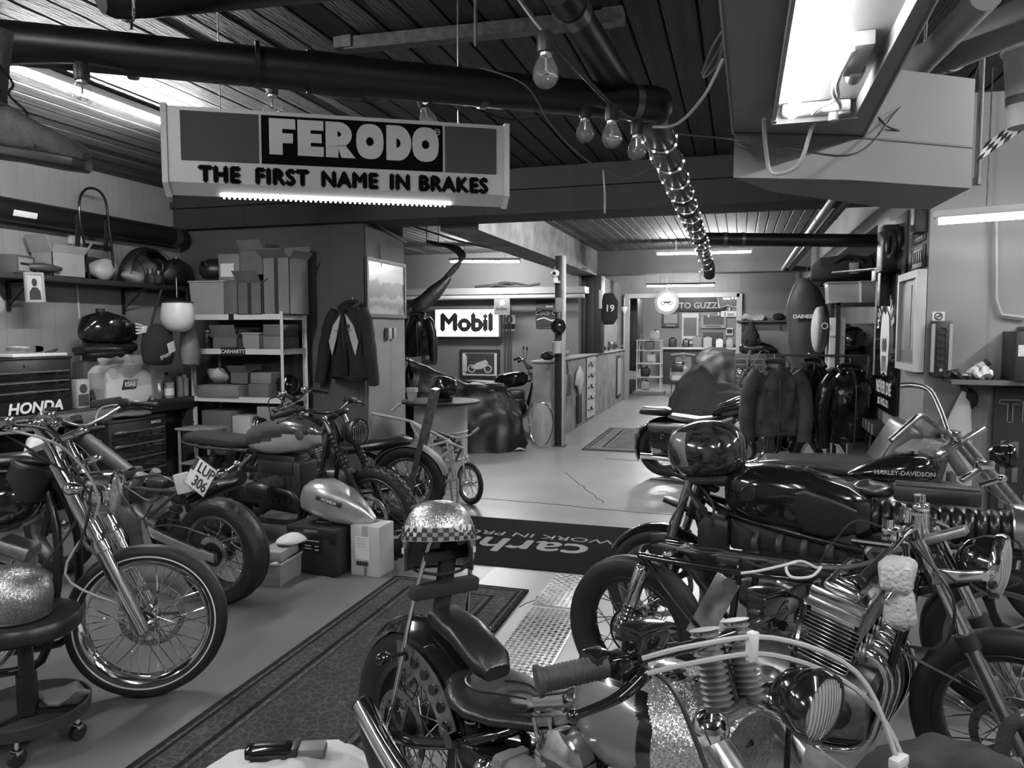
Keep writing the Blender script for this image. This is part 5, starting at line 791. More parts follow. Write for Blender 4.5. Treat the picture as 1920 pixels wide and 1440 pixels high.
cord('slack_cable', [at(1255, 250, d=2.5), at(1380, 262, d=2.3), at(1480, 278, d=2.2), at(1605, 288, d=2.2), at(1680, 210, d=2.4), at(1745, 140, d=2.6)], .003, 'black cable stretched under the duct from elbow to lagged pipes')
cord('slack_cable', [at(1645, 218, d=2.4), at(1670, 240, d=2.4), at(1720, 244, d=2.5), at(1800, 200, d=2.7), at(1835, 120, d=2.8)], .003, 'black cable drooping in a loop right of the tray lamp')
# ---------------------------------------------------------------- brake sign
a, b = at(318, 283, d=2.2), at(942, 312, d=2.42); W_ = (b-a).length; sg = thing('brake_sign', 'hanging lightbox sign reading the first name in brakes', 'sign', (a+b)/2, math.atan2((b-a).y, (b-a).x)); H_ = .236
part('box', MB().prism([(-.045, -.5*H_+.02), (-.005, -.5*H_-.012), (.05, -.5*H_+.03), (.05, .5*H_), (-.045, .5*H_)], -W_/2, W_/2, rot(PI/2, 0, PI/2)), mat('sign acrylic', .5, .35), sg)
for s_ in (-1, 1): part('end_cap', MB().prism([(-.052, -.5*H_+.016), (-.007, -.5*H_-.018), (.056, -.5*H_+.026), (.056, .5*H_+.006), (-.052, .5*H_+.006)], -.008, .008, T(s_*(W_/2+.004)) @ rot(PI/2, 0, PI/2)), PA[80], sg)
yf = -.047; z0, z1_ = -.035, .5*H_-.012; cl = mat('sign grey panel', .075, .7, ior=1.2); bk = mat('sign black panel', .004, .8, ior=1.15)
for x0, x1, m in ((-W_/2+.04, -W_/2*.49, cl), (-W_/2*.475, W_/2*.60, bk), (W_/2*.615, W_/2-.03, cl)): part('colour_panel', MB().span((x0, yf-.001, z0), (x1, yf+.003, z1_)), m, sg)
LETT = {'F': [[(0, 0), (.4, 0), (.4, .33), (.72, .33), (.72, .6), (.4, .6), (.4, .72), (.8, .72), (.8, 1), (0, 1)]], 'E': [[(0, 0), (.8, 0), (.8, .27), (.4, .27), (.4, .38), (.74, .38), (.74, .63), (.4, .63), (.4, .73), (.8, .73), (.8, 1), (0, 1)]]}
def ringpoly(mb, out, inn, m, z0=0, z1=.003):
    n = len(out); mb.loft([[(x, y, z0) for x, y in out], [(x, y, z1) for x, y in out], [(x, y, z1) for x, y in inn], [(x, y, z0) for x, y in inn]], False, True, m, True)
def glyph(ch, x, w_, h_):
    mb = MB(); m = M.Translation((x, yf-.001, .045-h_/2)) @ FX @ M.Diagonal((w_, h_, 1, 1)); n = 20
    if ch in LETT:
        P = LETT[ch][0]
        if ch == 'F': rs = [(0, 0, .4, 1), (.4, .33, .72, .6), (.4, .72, .8, 1)]
        else: rs = [(0, 0, .4, 1), (.4, 0, .8, .27), (.4, .38, .74, .63), (.4, .73, .8, 1)]
        for x0, y0, x1, y1 in rs: mb.prism([(x0, y0), (x1, y0), (x1, y1), (x0, y1)], 0, .003, m)
    elif ch == 'O': ringpoly(mb, [(.5+.52*math.copysign(abs(math.cos(a))**.8, math.cos(a)), .5+.5*math.copysign(abs(math.sin(a))**.8, math.sin(a))) for a in (2*PI*i/n for i in range(n))], [(.5+.15*math.cos(2*PI*i/n), .5+.13*math.sin(2*PI*i/n)) for i in range(n)], m)
    elif ch == 'D':
        o = [(0, 0), (.45, 0)]+[(.45+.5*math.sin(PI*i/12), .5-.5*math.cos(PI*i/12)) for i in range(1, 12)]+[(.45, 1), (0, 1)]; n2 = len(o)
        i_ = [(.38+.0*k, .36) if k < 2 else (.38+.16*math.sin(PI*(k-1)/12), .5-.14*math.cos(PI*(k-1)/12)) if k < 13 else (.38, .64) for k in range(n2)]; ringpoly(mb, o, i_, m)
    elif ch == 'R':
        o = [(0, .3), (.4, .3)]+[(.42+.42*math.sin(PI*i/10), .65-.35*math.cos(PI*i/10)) for i in range(0, 11)]+[(0, 1)]; n2 = len(o); i_ = [(.38, .58)]*2+[(.38+.12*math.sin(PI*i/10), .66-.08*math.cos(PI*i/10)) for i in range(0, 11)]+[(.38, .74)]; ringpoly(mb, o, i_, m)
        mb.prism([(0, 0), (.4, 0), (.4, .32), (0, .32)], 0, .003, m); mb.prism([(.36, .36), (.62, .36), (.95, 0), (.5, 0)], 0, .003, m)
    part('letter', mb, mat('sign lettering', .5, .4), sg)
xs_ = -W_/2*.43
for ch, w_ in (('F', .094), ('E', .094), ('R', .092), ('O', .079), ('D', .08), ('O', .079)): glyph(ch, xs_, w_, .105); xs_ += w_*(.8 if ch in 'FE' else .93 if ch in 'RD' else 1.05)+.006
part('trademark_ring', MB().ring((W_/2*.565, yf-.002, .085), .009, .0012, (0, 1, 0), 20, 6), MATS['sign lettering'], sg); txt('TM', .009, MATS['sign lettering'], sg, T(W_/2*.565, yf-.002, .085) @ FX, name='trademark')
for wd_, px_ in (('THE', 409), ('FIRST', 518), ('NAME', 641), ('IN', 735), ('BRAKES', 839)): txt(wd_, .062, mat('sign black ink', .006, .9, ior=1.1), sg, T((px_-631)/624*W_, yf-.002, -.075) @ FX, name='slogan_word', bold=.004, spacing=1.12, xs=.94)
mb = MB()
for i in range(46): mb.ell((-W_/2*.7+W_*.66*i/45, -.012, -.5*H_-.016), (.0035, .0035, .0035), 8, 5)
part('led_strip', mb.span((-W_/2*.72, -.018, -.5*H_-.012), (W_/2*.66, -.006, -.5*H_-.008)), mat('led strip light', 1, .5, emit=6), sg)
for x in (-.36, .36): part('hanger_wire', MB().cyl((x, .02, .5*H_), (x, .02, z1+CZ-z1-(a.z)-.0), .002, 5), ST, sg)
# ---------------------------------------------------------------- boot hanging at the left edge
tq = at(160, 322, d=1.72); bt = thing('hanging_boot', 'worn suede work boot hanging by its lace at the top left', 'boot', tq, _A+.0, ry=.17)
SU = mat('worn suede', .1, .85, var=.35, scale=14, bump=.4, bscale=120); uf = MB().secs([(-.33, 0, .03, .01, .01), (-.325, 0, .055, .035, .04), (-.28, 0, .075, .042, .06), (-.2, 0, .07, .043, .052), (-.12, 0, .055, .048, .038), (-.06, 0, .045, .05, .03), (-.02, 0, .038, .042, .024), (0, 0, .03, .02, .014)], 2.8, 22)
up = part('upper', uf, SU, bt); part('shaft', MB().tube([(-.255, 0, .06), (-.26, 0, .15), (-.265, 0, .28)], [.062, .055, .058], 18, 3, sq=.8), SU, bt)
part('sole', MB().secs([(-.34, 0, .012, .015, .014), (-.33, 0, .012, .04, .016), (-.25, 0, .012, .046, .018), (-.16, 0, .012, .042, .014), (-.07, 0, .012, .052, .015), (-.01, 0, .013, .04, .014), (.006, 0, .014, .015, .01)], 4, 18), DP, bt); part('lace', MB().tube([(-.21, -.02, .2), (-.195, .01, .17), (-.185, -.015, .14), (-.16, .01, .115), (-.14, -.01, .1)], .003, 6, 4).tube([(-.21, -.02, .2), (-.2, -.05, .1), (-.18, -.05, .14)], .003, 6, 4), RAG, bt)
part('seam', MB().tube([(-.09, -.048, .03), (-.1, -.03, .075), (-.1, 0, .085), (-.1, .03, .075), (-.09, .048, .03)], .002, 6, 4), DEN, bt); part('hanging_cord', MB().cyl((-.24, 0, .28), (-.24-.1, 0, 1.05), .003, 6), DP, bt)
# ---------------------------------------------------------------- conduits
conduit([at(310, 376, Y=6.84), at(352, 412, Y=6.98), at(680, 402, Y=6.98)], .009, PA[60]); conduit([V((-5.99, 5.6, 2.5)), V((-5.99, 5.6, 2.1)), V((-5.985, 5.62, 1.6)), V((-5.985, 5.6, 1.0))], .012, PA[60]); struct('trim_socket', MB().box((-5.98, 5.6, 2.5), (.05, .14, .09), bev=.006), WP)
conduit([at(1868, 395, Y=5.56), at(1868, 560, Y=5.57), at(1878, 590, Y=5.57), at(1925, 596, Y=5.57)], .011, PA[60]); conduit([at(690, 405, X=-3.68), at(720, 430, X=-3.68), at(760, 455, Y=8.0)], .02, PA[40]); conduit([at(714, 460, X=-3.68), at(714, 500, X=-3.68)], .012, PA[50])
conduit([at(700, 400, Y=7.5), at(860, 452, Y=9.5), at(1100, 505, Y=13)], .012, PA[25]); conduit([at(1085, 500, Y=14.2), at(1085, 475, Y=14.25), at(1120, 465, Y=14.25), at(1290, 463, Y=14.25)], .02, PA[30])
for px_ in (946, 952, 957): conduit([at(px_, 575, Y=13.86), at(px_, 705, Y=13.86)], .016, PA[30])
# ---------------------------------------------------------------- small builders
def carton(label, c, sx, sy, sz, rz=0, m=None, open_=0, tape=0, group=None, name='cardboard_box', slip=None):
    t = thing(name, label, 'box', c, rz, group); m = m or CB; w_ = .006
    if open_:
        part('body', MB().span((-sx/2, -sy/2, 0), (sx/2, sy/2, w_)).span((-sx/2, -sy/2, 0), (sx/2, -sy/2+w_, sz)).span((-sx/2, sy/2-w_, 0), (sx/2, sy/2, sz)).span((-sx/2, -sy/2, 0), (-sx/2+w_, sy/2, sz)).span((sx/2-w_, -sy/2, 0), (sx/2, sy/2, sz)), m, t)
        for i, (x, y, rx, ry, fx, fy) in enumerate(((0, -sy/2, 1, 0, sx, sy*.45), (0, sy/2, -1, 0, sx, sy*.45), (sx/2, 0, 0, 1, sx*.3, sy), (-sx/2, 0, 0, -1, sx*.3, sy))):
            a = (.5, 1.2, .9, 1.1)[(i+open_) % 4]; q = M.Translation((x, y, sz)) @ rot(rx*-a if rx else 0, ry*a*-1 if ry else 0)
            part('flap', MB().box((0, -rx*fy/2, 0) if rx else (ry*fx/2, 0, 0), (fx, fy, .005)), m, t, q)
    else: part('body', MB().span((-sx/2, -sy/2, 0), (sx/2, sy/2, sz), .004), m, t)
    if tape: part('tape', MB().span((-.022, -sy/2-.001, 0), (.022, -sy/2+.002, sz)).span((-.022, -sy/2-.001, sz-.002), (.022, sy/2, sz+.001)) if not open_ else MB().span((-.022, -sy/2-.0015, 0), (.022, -sy/2, sz)), PA[20] if tape == 2 else PL, t)
    if slip: part('label_sheet', MB().span((-sx*slip, -sy/2-.0012, sz*.15), (sx*slip*.6, -sy/2, sz*.65)), PAPER, t)
    return t
def tub(label, c, sx, sy, sz, rz=0, fill=None, m=None):
    t = thing('storage_tub', label, 'tub', c, rz); q = 1.08
    def rg(s_, z): return [(x*s_, y*s_, z) for x, y in ((-sx/2, -sy/2), (sx/2, -sy/2), (sx/2, sy/2), (-sx/2, sy/2))]
    part('tub_body', MB().loft([rg(.92, .0), rg(1, sz), rg(.975, sz), rg(.9, .006)]), m or TUB, t); part('tub_rim', MB().tube([V(p) for p in rg(1.03, sz)], .009, 6, closed=True), PL, t)
    if fill: part('contents', MB().ell((0, 0, sz*.3), (sx*.38, sy*.38, sz*.28), 14, 8).rough(.03, 18, 3), fill, t)
    return t
def can(label, c, r, h, m, top=None, name='spray_can', cat='can', neck=.5):
    t = thing(name, label, cat, c); part('body', MB().lathe([(r*.95, 0), (r, .004), (r, h*.8), (r*.8, h*.86), (r*neck, h*.88)], 18), m, t); part('cap', MB().lathe([(r*neck, h*.86), (r*neck, h*.97), (r*neck*.8, h), (.001, h)], 16), top or WP, t); return t
def blob(name, label, cat, c, r, m, seed=1, rz=0, amp=.25, sc=6, sink=.0):
    mb = MB().ell((0, 0, r[2]), r, 26, 16); k = min(r); mb.rough(k*amp, sc, seed); mb.v = [(x, y, max(z, 0)) for x, y, z in mb.v]
    return one(name, mb, m, label, cat, c, rz)
def helmet(label, c, rz, m, s=1, kind='full', visor=None, rx=0, ry=0, stripe=None, name='motorcycle_helmet'):      # local: faces +x, base at z = 0
    t = thing(name, label, 'helmet', c, rz, rx=rx, ry=ry); sc = M.Scale(s, 4)
    if kind == 'full':
        rings = []
        for i in range(15):
            a = PI*i/14; x = .155*math.cos(a); r = math.sin(a)**.62; rings.append([(x+.0, .125*r*math.cos(b), .128+(.125*math.sin(b)*r if math.sin(b) > 0 else .118*math.sin(b)*r)) for b in (2*PI*j/28 for j in range(28))])
        part('shell', MB().loft(rings, True, True, sc), m, t)
        part('visor', MB().grid(lambda u, v: tuple(sc @ V((.003+.159*math.sin(.35+1.25*(.5+.5*1)*0+PI*.5*1)*math.cos((u-.5)*2.5)*math.cos((v-.5)*.95+.1)**.8, .131*math.sin((u-.5)*2.5)*math.cos((v-.5)*.9), .15+.15*math.sin((v-.5)*.95)))), 18, 8, .003*s), visor or K, t)
        part('neck_roll', MB().ring((-.01, 0, .016), .085, .016, n=28, m=sc @ M.Diagonal((1.15, .95, 1, 1))), RAG, t); part('chin_vent', MB().box((.142, 0, .055), (.018, .05, .02), bev=.005, m=sc), DP, t)
        for s_ in (-1, 1): part('visor_pivot', MB().cyl((.03, s_*.122, .14), (.03, s_*.135, .14), .022, 18), DP, t) if s == 1 else None
    else:
        rings = []
        for i in range(16):
            a = PI*.5*i/15; z = .13*math.cos(a)+.1; r = math.sin(a)**.75 if i else .01; rings.append([(.15*r*math.cos(b), .122*r*math.sin(b), z) for b in (2*PI*j/32 for j in range(32))])
        zf = lambda b: .105*max(0, min(1, (math.cos(b)-.05)/.5))**.7
        for z, k in ((.075, .995), (.04, .97), (.0, .9), (.004, .86), (.09, .86), (.19, .4)): rings.append([(.15*k*math.cos(b), .122*k*math.sin(b), zf(b)+z*(.1-zf(b)*.9)/.1 if z < .1 else z) for b in (2*PI*j/32 for j in range(32))])
        sh = part('shell', MB().loft(rings, True, True, sc), m, t); part('edge_trim', MB().tube([sc @ V((.15*.9*math.cos(b), .122*.9*math.sin(b), zf(b))) for b in (2*PI*j/36 for j in range(36))], .006*s, 6, closed=True), DP, t)
        for s_ in (-1, 1): part('chin_strap', MB().tube([sc @ V((.0, s_*.1, .02)), sc @ V((.0, s_*.07, -.005)), sc @ V((.02, 0, -.015))], .005*s, 6, 4), RAG, t)
    return t
# ---------------------------------------------------------------- wall shelf
sf = thing('wall_shelf', 'long black wooden shelf high on the left wall', 'shelf', (-5.84, 5.4, 2.08)); part('board', MB().span((-.155, -2.6, 0), (.14, 1.45, .045), .003), WOODD, sf)
for y in (-1.8, -.5, .75): part('bracket', MB().box((0, y, -.012), (.26, .03, .02)).box((-.145, y, -.13), (.02, .03, .26)).tube([(.1, y, -.02), (-.14, y, -.22)], .008, 6), KM, sf)
ZS = 2.126
t = carton('printed product carton lying tilted at the left end of the shelf', (-5.80, 4.83, ZS), .16, .28, .15, .35, PA[30], name='product_box'); part('print_panel', MB().span((.08, -.1, .02), (.082, .1, .13)), PA[55], t); part('print_stripe', MB().span((.0825, -.08, .07), (.084, .08, .09)), PA[15], t)
t = thing('hand_drill', 'black power tool lying beside the printed carton on the shelf', 'tool', (-5.72, 5.0, ZS)); part('motor', MB().secs([(-.1, 0, .06, .03, .03), (0, 0, .065, .04, .04), (.1, 0, .06, .03, .03), (.16, 0, .06, .015, .015)], 2.6, 14, rot(0, 0, 1.2)), DP, t); part('handle', MB().box((-.02, -.03, .03), (.05, .05, .06), bev=.01), RUB, t)
carton('pale open cardboard box with raised flaps on the wall shelf', (-5.83, 5.27, ZS), .24, .34, .21, 0, CB2, 1)
fr = thing('luggage_rack_frame', 'tall black tubular luggage rack standing upright on the shelf', 'bike part', (-5.74, 5.62, ZS)); part('hoop', MB().tube([(0, -.11, 0), (0, -.15, .3), (0, -.19, .55), (0, -.18, .72), (0, -.1, .82), (0, .02, .83), (0, .1, .76), (0, .13, .6), (0, .16, .3), (0, .18, 0)], .012, 10, 4), K, fr); part('cross_plate', MB().box((0, .0, .3), (.02, .33, .05), bev=.006), K, fr)
for y in (-.2, .12): part('side_plate', MB().box((-.02, y, .42), (.012, .05, .3), rx=-.05, bev=.004), KM, fr)
blob('wrapped_part', 'plastic-wrapped bike parts under the luggage rack on the shelf', 'bag', (-5.83, 5.75, ZS), (.1, .16, .1), PL, 4, amp=.5); blob('parts_bag', 'small clear bag of parts right of the luggage rack', 'bag', (-5.8, 6.08, ZS), (.09, .11, .07), TUB, 6, amp=.5)
fn = thing('spare_fender', 'black spare mudguard with bright edge standing on the shelf', 'mudguard', (-5.84, 6.33, ZS)); fd = fender(fn, 'guard', 0, .02, .36, .16, 8, 172, mat('satin mudguard', .014, .42), drop=.3); fd.matrix_local = M.Rotation(PI/2, 4, 'Z'); part('edge_bead', MB().tube([(.1, .33*math.cos(a), .02+.33*math.sin(a)) for a in (PI*(.05+.9*i/24) for i in range(25))], .005, 6), CH, fn); part('guard_stay', MB().tube([(.06, -.2, .24), (.06, -.1, .12), (.06, -.12, 0)], .005, 6, 3), KM, fn)
t = thing('carburettor_unit', 'old carburettor unit sitting inside the mudguard arch', 'bike part', (-5.74, 6.32, ZS)); part('body', MB().box((0, 0, .05), (.1, .18, .1), bev=.015).cyl((0, -.06, .1), (0, -.06, .15), .03, 14).cyl((0, .05, .1), (0, .05, .14), .03, 14), DS, t); part('bell', MB().lathe([(.025, 0), (.03, .03), (.045, .05)], 16, T(.04, -.05, .05) @ rot(0, PI/2)), CAST, t); part('pipe', MB().tube([(0, .08, .1), (0, .12, .2), (0, .06, .26)], .007, 6, 4), DS, t)
t = thing('spare_fuel_tank', 'matt black spare fuel tank at the right end of the shelf', 'fuel tank', (-5.83, 6.72, ZS), PI/2); part('tank_shell', MB().secs([(-.22, 0, .1, .05, .06), (-.15, 0, .13, .12, .13), (0, 0, .15, .14, .15), (.12, 0, .14, .12, .12), (.2, 0, .12, .06, .06)], 2.6, 22), KM, t); part('filler_neck', MB().cyl((.02, 0, .29), (.02, 0, .31), .03, 16), DS, t)
pf = thing('framed_portrait', 'small pale frame with a portrait print hung on the shelf edge', 'picture', (-5.685, 4.90, 1.89), PI/2, rx=.0, ry=-.04); part('frame', MB().span((-.09, -.008, 0), (-.07, .008, .25)).span((.07, -.008, 0), (.09, .008, .25)).span((-.07, -.008, 0), (.07, .008, .02)).span((-.07, -.008, .23), (.07, .008, .25)), PA[60], pf); part('print', MB().span((-.075, .0, .015), (.075, .004, .235)), PA[70], pf); part('portrait_figure', MB().ell((0, -.001, .165), (.026, .003, .034)).prism([(-.055, .02), (.055, .02), (.05, .09), (.02, .125), (-.02, .125), (-.05, .09)], .001, .003, FX), PA[25], pf)
t = thing('tape_roll', 'roll of brown tape hung on the wall at the left edge', 'tape', (-5.93, 4.70, 1.87)); part('roll', MB().lathe([(.05, -.03), (.09, -.03), (.09, .03), (.05, .03)], 26, rot(0, PI/2), False, True), CB2, t); part('core', MB().lathe([(.045, -.031), (.05, -.031), (.05, .031), (.045, .031)], 26, rot(0, PI/2), False, True), CB3, t); part('peg', MB().cyl((-.07, 0, .045), (.03, 0, .045), .005), ST, t)
# ---------------------------------------------------------------- work bench
wb = thing('work_bench', 'long workbench against the left wall under the shelf', 'bench', (-5.7, 5.2, 0)); part('worktop', MB().span((-.29, -2.0, .93), (.3, 1.32, .975), .004), WOODD, wb); part('front_board', MB().span((.28, -2.0, .85), (.31, .22, .95), .003), WOOD, wb); part('front_rail', MB().span((.27, .23, .86), (.3, 1.32, .93)), KM, wb)
for y in (-1.9, 1.2): part('leg', MB().span((.2, y-.04, 0), (.28, y+.04, .93)), WOODD, wb)
part('back_board', MB().span((-.29, -2.0, 0), (-.26, 1.32, .92)), PA[20], wb); ZB = .976
hc = thing('top_tool_chest', 'black top tool chest with slim drawers and white lettering on the bench', 'tool chest', (-5.62, 4.62, ZB)); part('body', MB().span((-.2, -.5, 0), (.2, .36, .46), .008), KM, hc)
for i, (z0, z1) in enumerate(((.12, .19), (.2, .27), (.28, .35))): d_ = part('drawer', MB().span((.2, -.47, z0), (.208, .33, z1), .003), K, hc); part('drawer_handle', MB().box((.213, -.07, z1-.008), (.014, .78, .012)), ST, d_)
part('lid', MB().span((-.205, -.505, .44), (.21, .365, .46), .004), KM, hc); part('lock', MB().cyl((.2, -.07, .4), (.213, -.07, .4), .012, 12), CH, hc); txt('HONDA', .12, WINK, hc, M.Translation((.212, .0, .055)) @ FXL, bold=.004, depth=.003, shear=.2, xs=1.1)
t = thing('silver_gadget', 'silver gauge and clutter in a tray on the tool chest', 'tools', (-5.6, 4.75, ZB+.462)); part('tray', MB().span((-.12, -.25, 0), (.12, .25, .025), .004), PAPER, t); part('gauge', MB().secs([(-.02, -.16, .06, .04, .03), (.0, .0, .06, .06, .03), (.0, .08, .06, .05, .025)], 3, 12), ST, t); part('cable', MB().tube([(.05, .1, .03), (.08, .2, .06), (0, .22, .03), (.04, .15, .03)], .006, 6, 4), DP, t)
t = carton('narrow printed carton standing beside the tool chest', (-5.5, 5.13, ZB), .08, .13, .25, 0, PA[60], name='product_box'); part('print_panel', MB().span((.04, -.055, .02), (.042, .055, .12)), PA[25], t); part('print_dot', MB().cyl((.04, 0, .17), (.043, 0, .17), .04, 20), PA[25], t)
t = thing('gloss_case', 'black tilted tool case behind the narrow carton', 'case', (-5.52, 5.33, ZB)); part('shell', MB().box((0, 0, .08), (.12, .2, .13), rx=.5, bev=.015), DP, t); part('case_band', MB().box((.062, 0, .08), (.004, .18, .02), rx=.5), GP, t)
ws = thing('welding_machine', 'bagged white welding machine with dark badge on the bench', 'welder', (-5.55, 5.62, ZB)); part('casing', MB().prism([(-.27, .06), (-.2, 0), (.2, 0), (.27, .06), (.27, .29), (.2, .36), (-.2, .36), (-.27, .29)], -.12, .12, FXL), PA[70], ws); part('back_unit', MB().box((-.16, 0, .2), (.14, .62, .4), bev=.03), PA[30], ws)
part('logo_plate', MB().prism([(-.1, .13), (.07, .13), (.1, .22), (-.07, .22)], .121, .124, FXL), INK, ws); txt('ESAB', .06, WINK, ws, M.Translation((.126, 0, .175)) @ FXL, depth=.001, bold=.001)
mb = MB().grid(lambda u, v: (.15*math.sin(.4+2.4*v), (u-.5)*.8, .44*math.sin(PI*min(1, .05+v))**.6), 26, 14, .001); mb.rough(.05, 9, 4); mb.v = [(x+.03, y, max(.005, z)) for x, y, z in mb.v]; part('plastic_bag', mb, FILM, ws)
t = thing('spare_saddle', 'folded black motorcycle saddle resting on the bagged welder', 'saddle', (-5.62, 5.55, ZB+.45), PI/2); part('cushion', MB().secs([(-.3, 0, .05, .08, .03), (-.2, 0, .06, .13, .05), (.1, 0, .05, .14, .05), (.26, 0, .07, .12, .05), (.3, 0, .08, .06, .03)], 2.6, 18), LEA, t); part('seat_base', MB().box((-.02, 0, .012), (.5, .2, .02), bev=.008), DP, t)
t = thing('black_fuel_tank', 'glossy black fuel tank lying on the seat above the bench', 'fuel tank', (-5.62, 5.6, ZB+.555), PI/2); part('tank_shell', MB().secs([(-.32, 0, .1, .04, .05), (-.25, 0, .13, .11, .12), (-.08, 0, .15, .14, .15), (.1, 0, .13, .13, .13), (.25, 0, .1, .08, .09), (.32, 0, .08, .03, .03)], 3, 24), K, t); part('filler_cap', MB().cyl((-.1, 0, .29), (-.1, 0, .32), .04, 18), KM, t); part('badge', MB().box((.1, -.13, .17), (.07, .01, .05), bev=.004), ST, t)
for i, (y, r, h, m, lb, x) in enumerate(((5.93, .03, .2, PL, 'pale spray can at the left of the bottle row on the bench', -5.48), (6.02, .033, .19, ST, 'metallic spray can second in the bottle row on the bench', -5.46), (6.33, .035, .24, PA[45], 'grey spray can right of the clear jar on the bench', -5.48), (6.42, .04, .22, PA[60], 'pale bottle near the rack end of the bench', -5.5), (6.5, .03, .18, DP, 'dark bottle at the rack end of the bench', -5.46))): can(lb, (x, y, ZB), r, h, m, WP if i % 2 else DP)
t = thing('clear_jar', 'clear plastic jar of parts standing on the bench', 'jar', (-5.46, 6.15, ZB)); part('jar_body', MB().lathe([(.045, 0), (.05, .01), (.05, .13), (.045, .14)], 20), TUB, t); part('jar_lid', MB().lathe([(.052, .138), (.052, .16), (.001, .162)], 20), PL, t); part('jar_label', MB().lathe([(.0505, .03), (.0505, .1)], 20, cap=False), PAPER, t)
t = thing('spray_bottle', 'tall spray bottle with nozzle behind the clear jar', 'bottle', (-5.58, 6.14, ZB)); part('body', MB().lathe([(.04, 0), (.042, .02), (.042, .18), (.015, .24), (.012, .29)], 18), PL, t); part('nozzle', MB().box((.015, 0, .31), (.07, .025, .03), bev=.006).cyl((0, 0, .28), (0, 0, .31), .014), PA[60], t)
for i, y in enumerate((6.26, 6.05)): t = thing('oil_can', ('pale grey oil canister leaning in the bottle row', 'short canister behind the metallic can')[i], 'canister', (-5.6, y, ZB)); part('body', MB().box((0, 0, .11), (.07, .1, .22), bev=.012), PA[50], t); part('cap', MB().cyl((0, .02, .22), (0, .02, .25), .018, 12), DP, t)
t = thing('angle_grinder', 'black angle grinder lying at the bench edge before the welder', 'tool', (-5.40, 5.33, ZB)); part('grip', MB().secs([(-.02, -.14, .035, .03, .03), (.0, 0, .04, .032, .032), (.01, .12, .04, .035, .035)], 2.4, 14, rot(0, 0, 0)), DP, t); part('disc_guard', MB().cyl((.0, .16, .02), (.0, .16, .05), .055, 20), DS, t)
wh = helmet('plain white open-face helmet hanging from the shelf end', (-5.18, 5.98, 1.92), 2.6, WP, 1.25, 'open', rx=PI); part('strap_hook', MB().cyl((0, 0, -.05), (0, 0, -.24), .004), ST, wh)
t = thing('work_bag', 'black bag with white printed patch hanging below the white helmet', 'bag', (-5.32, 5.86, 1.32)); part('bag_body', MB().secs([(-.15, 0, .14, .03, .1), (-.1, 0, .18, .09, .18), (.02, 0, .2, .1, .2), (.12, 0, .17, .07, .17), (.16, 0, .14, .02, .1)], 2.6, 18, rot(0, 0, 1.3)).rough(.02, 8, 2), RAG, t); part('logo_patch', MB().box((.11, .06, .17), (.004, .1, .1), rx=.3, rz=.1), PAPER, t); txt('SPARK', .05, WINK, t, M.Translation((.112, -.02, .09)) @ FXL @ M.Rotation(.3, 4, 'Z'), depth=.001); part('shoulder_strap', MB().tube([(0, -.1, .3), (-.02, 0, .5), (-.02, .1, .72)], .012, 6, 4), RAG, t)
t = thing('cloth_sack', 'grey cloth sack hanging beside the black printed bag', 'bag', (-5.22, 6.18, 1.3)); part('sack', MB().lathe([(.02, 0), (.09, .02), (.11, .12), (.08, .3), (.05, .42), (.03, .46)], 16).rough(.02, 10, 6), PA[45], t); part('drawstring', MB().cyl((0, 0, .44), (-.1, .1, .75), .004, 6), DP, t)
t = thing('work_glove', 'white fingered work glove stuck on the black bag', 'glove', (-5.35, 5.74, 1.66)); part('palm', MB().box((0, 0, 0), (.03, .07, .07), bev=.012), WP, t)
for k in range(4): part('finger', MB().tube([(0, -.03, -.025+.02*k), (0, -.085, -.035+.028*k), (.005, -.11, -.035+.03*k)], [.010, .009, .007], 8, 3), WP, t)
part('cuff', MB().box((0, .05, 0), (.028, .05, .06), bev=.01), DP, t)
# tool chest under the bench, bag under the bench
bc = thing('roller_tool_chest', 'black roller tool chest with wide drawers below the bench', 'tool chest', (-5.42, 5.52, 0)); part('body', MB().span((-.2, -.34, .1), (.17, .34, .83), .008), KM, bc); part('lid', MB().span((-.2, -.345, .83), (.18, .345, .85), .004), KM, bc); txt('BAHCO', .035, WINK, bc, M.Translation((.182, .2, .795)) @ FXL, depth=.001, bold=.0006)
for i in range(5): z0 = .14+.125*i; d_ = part('drawer', MB().span((.17, -.31, z0), (.178, .31, z0+.11), .003), K, bc); part('drawer_handle', MB().box((.183, 0, z0+.1), (.014, .6, .012)), ST, d_)
for x in (-.15, .12):
    for y in (-.28, .28): part('caster', MB().cyl((x, y-.015, .05), (x, y+.015, .05), .05, 16).box((x, y, .09), (.04, .04, .03)), DP, bc)
blob('rag', 'crumpled rag on top of the roller tool chest', 'rag', (-5.36, 5.56, .85), (.1, .22, .03), PA[35], 9, amp=.8, sc=8)
t = thing('shopping_bag', 'white plastic shopping bag with dark print hanging under the bench', 'bag', (-5.36, 4.62, .44)); part('bag_body', MB().secs([(-.16, 0, .18, .02, .1), (-.1, 0, .19, .06, .18), (.05, 0, .2, .07, .19), (.16, 0, .18, .02, .12)], 2.6, 18, rot(0, 0, PI/2)).rough(.02, 9, 3), PA[80], t); txt('WILLYS', .075, INK, t, M.Translation((.085, 0, .2)) @ FXL, depth=.002, bold=.003); part('bag_handle', MB().tube([(0, -.06, .36), (0, -.02, .47), (0, .05, .36)], .008, 6, 4), PA[80], t)
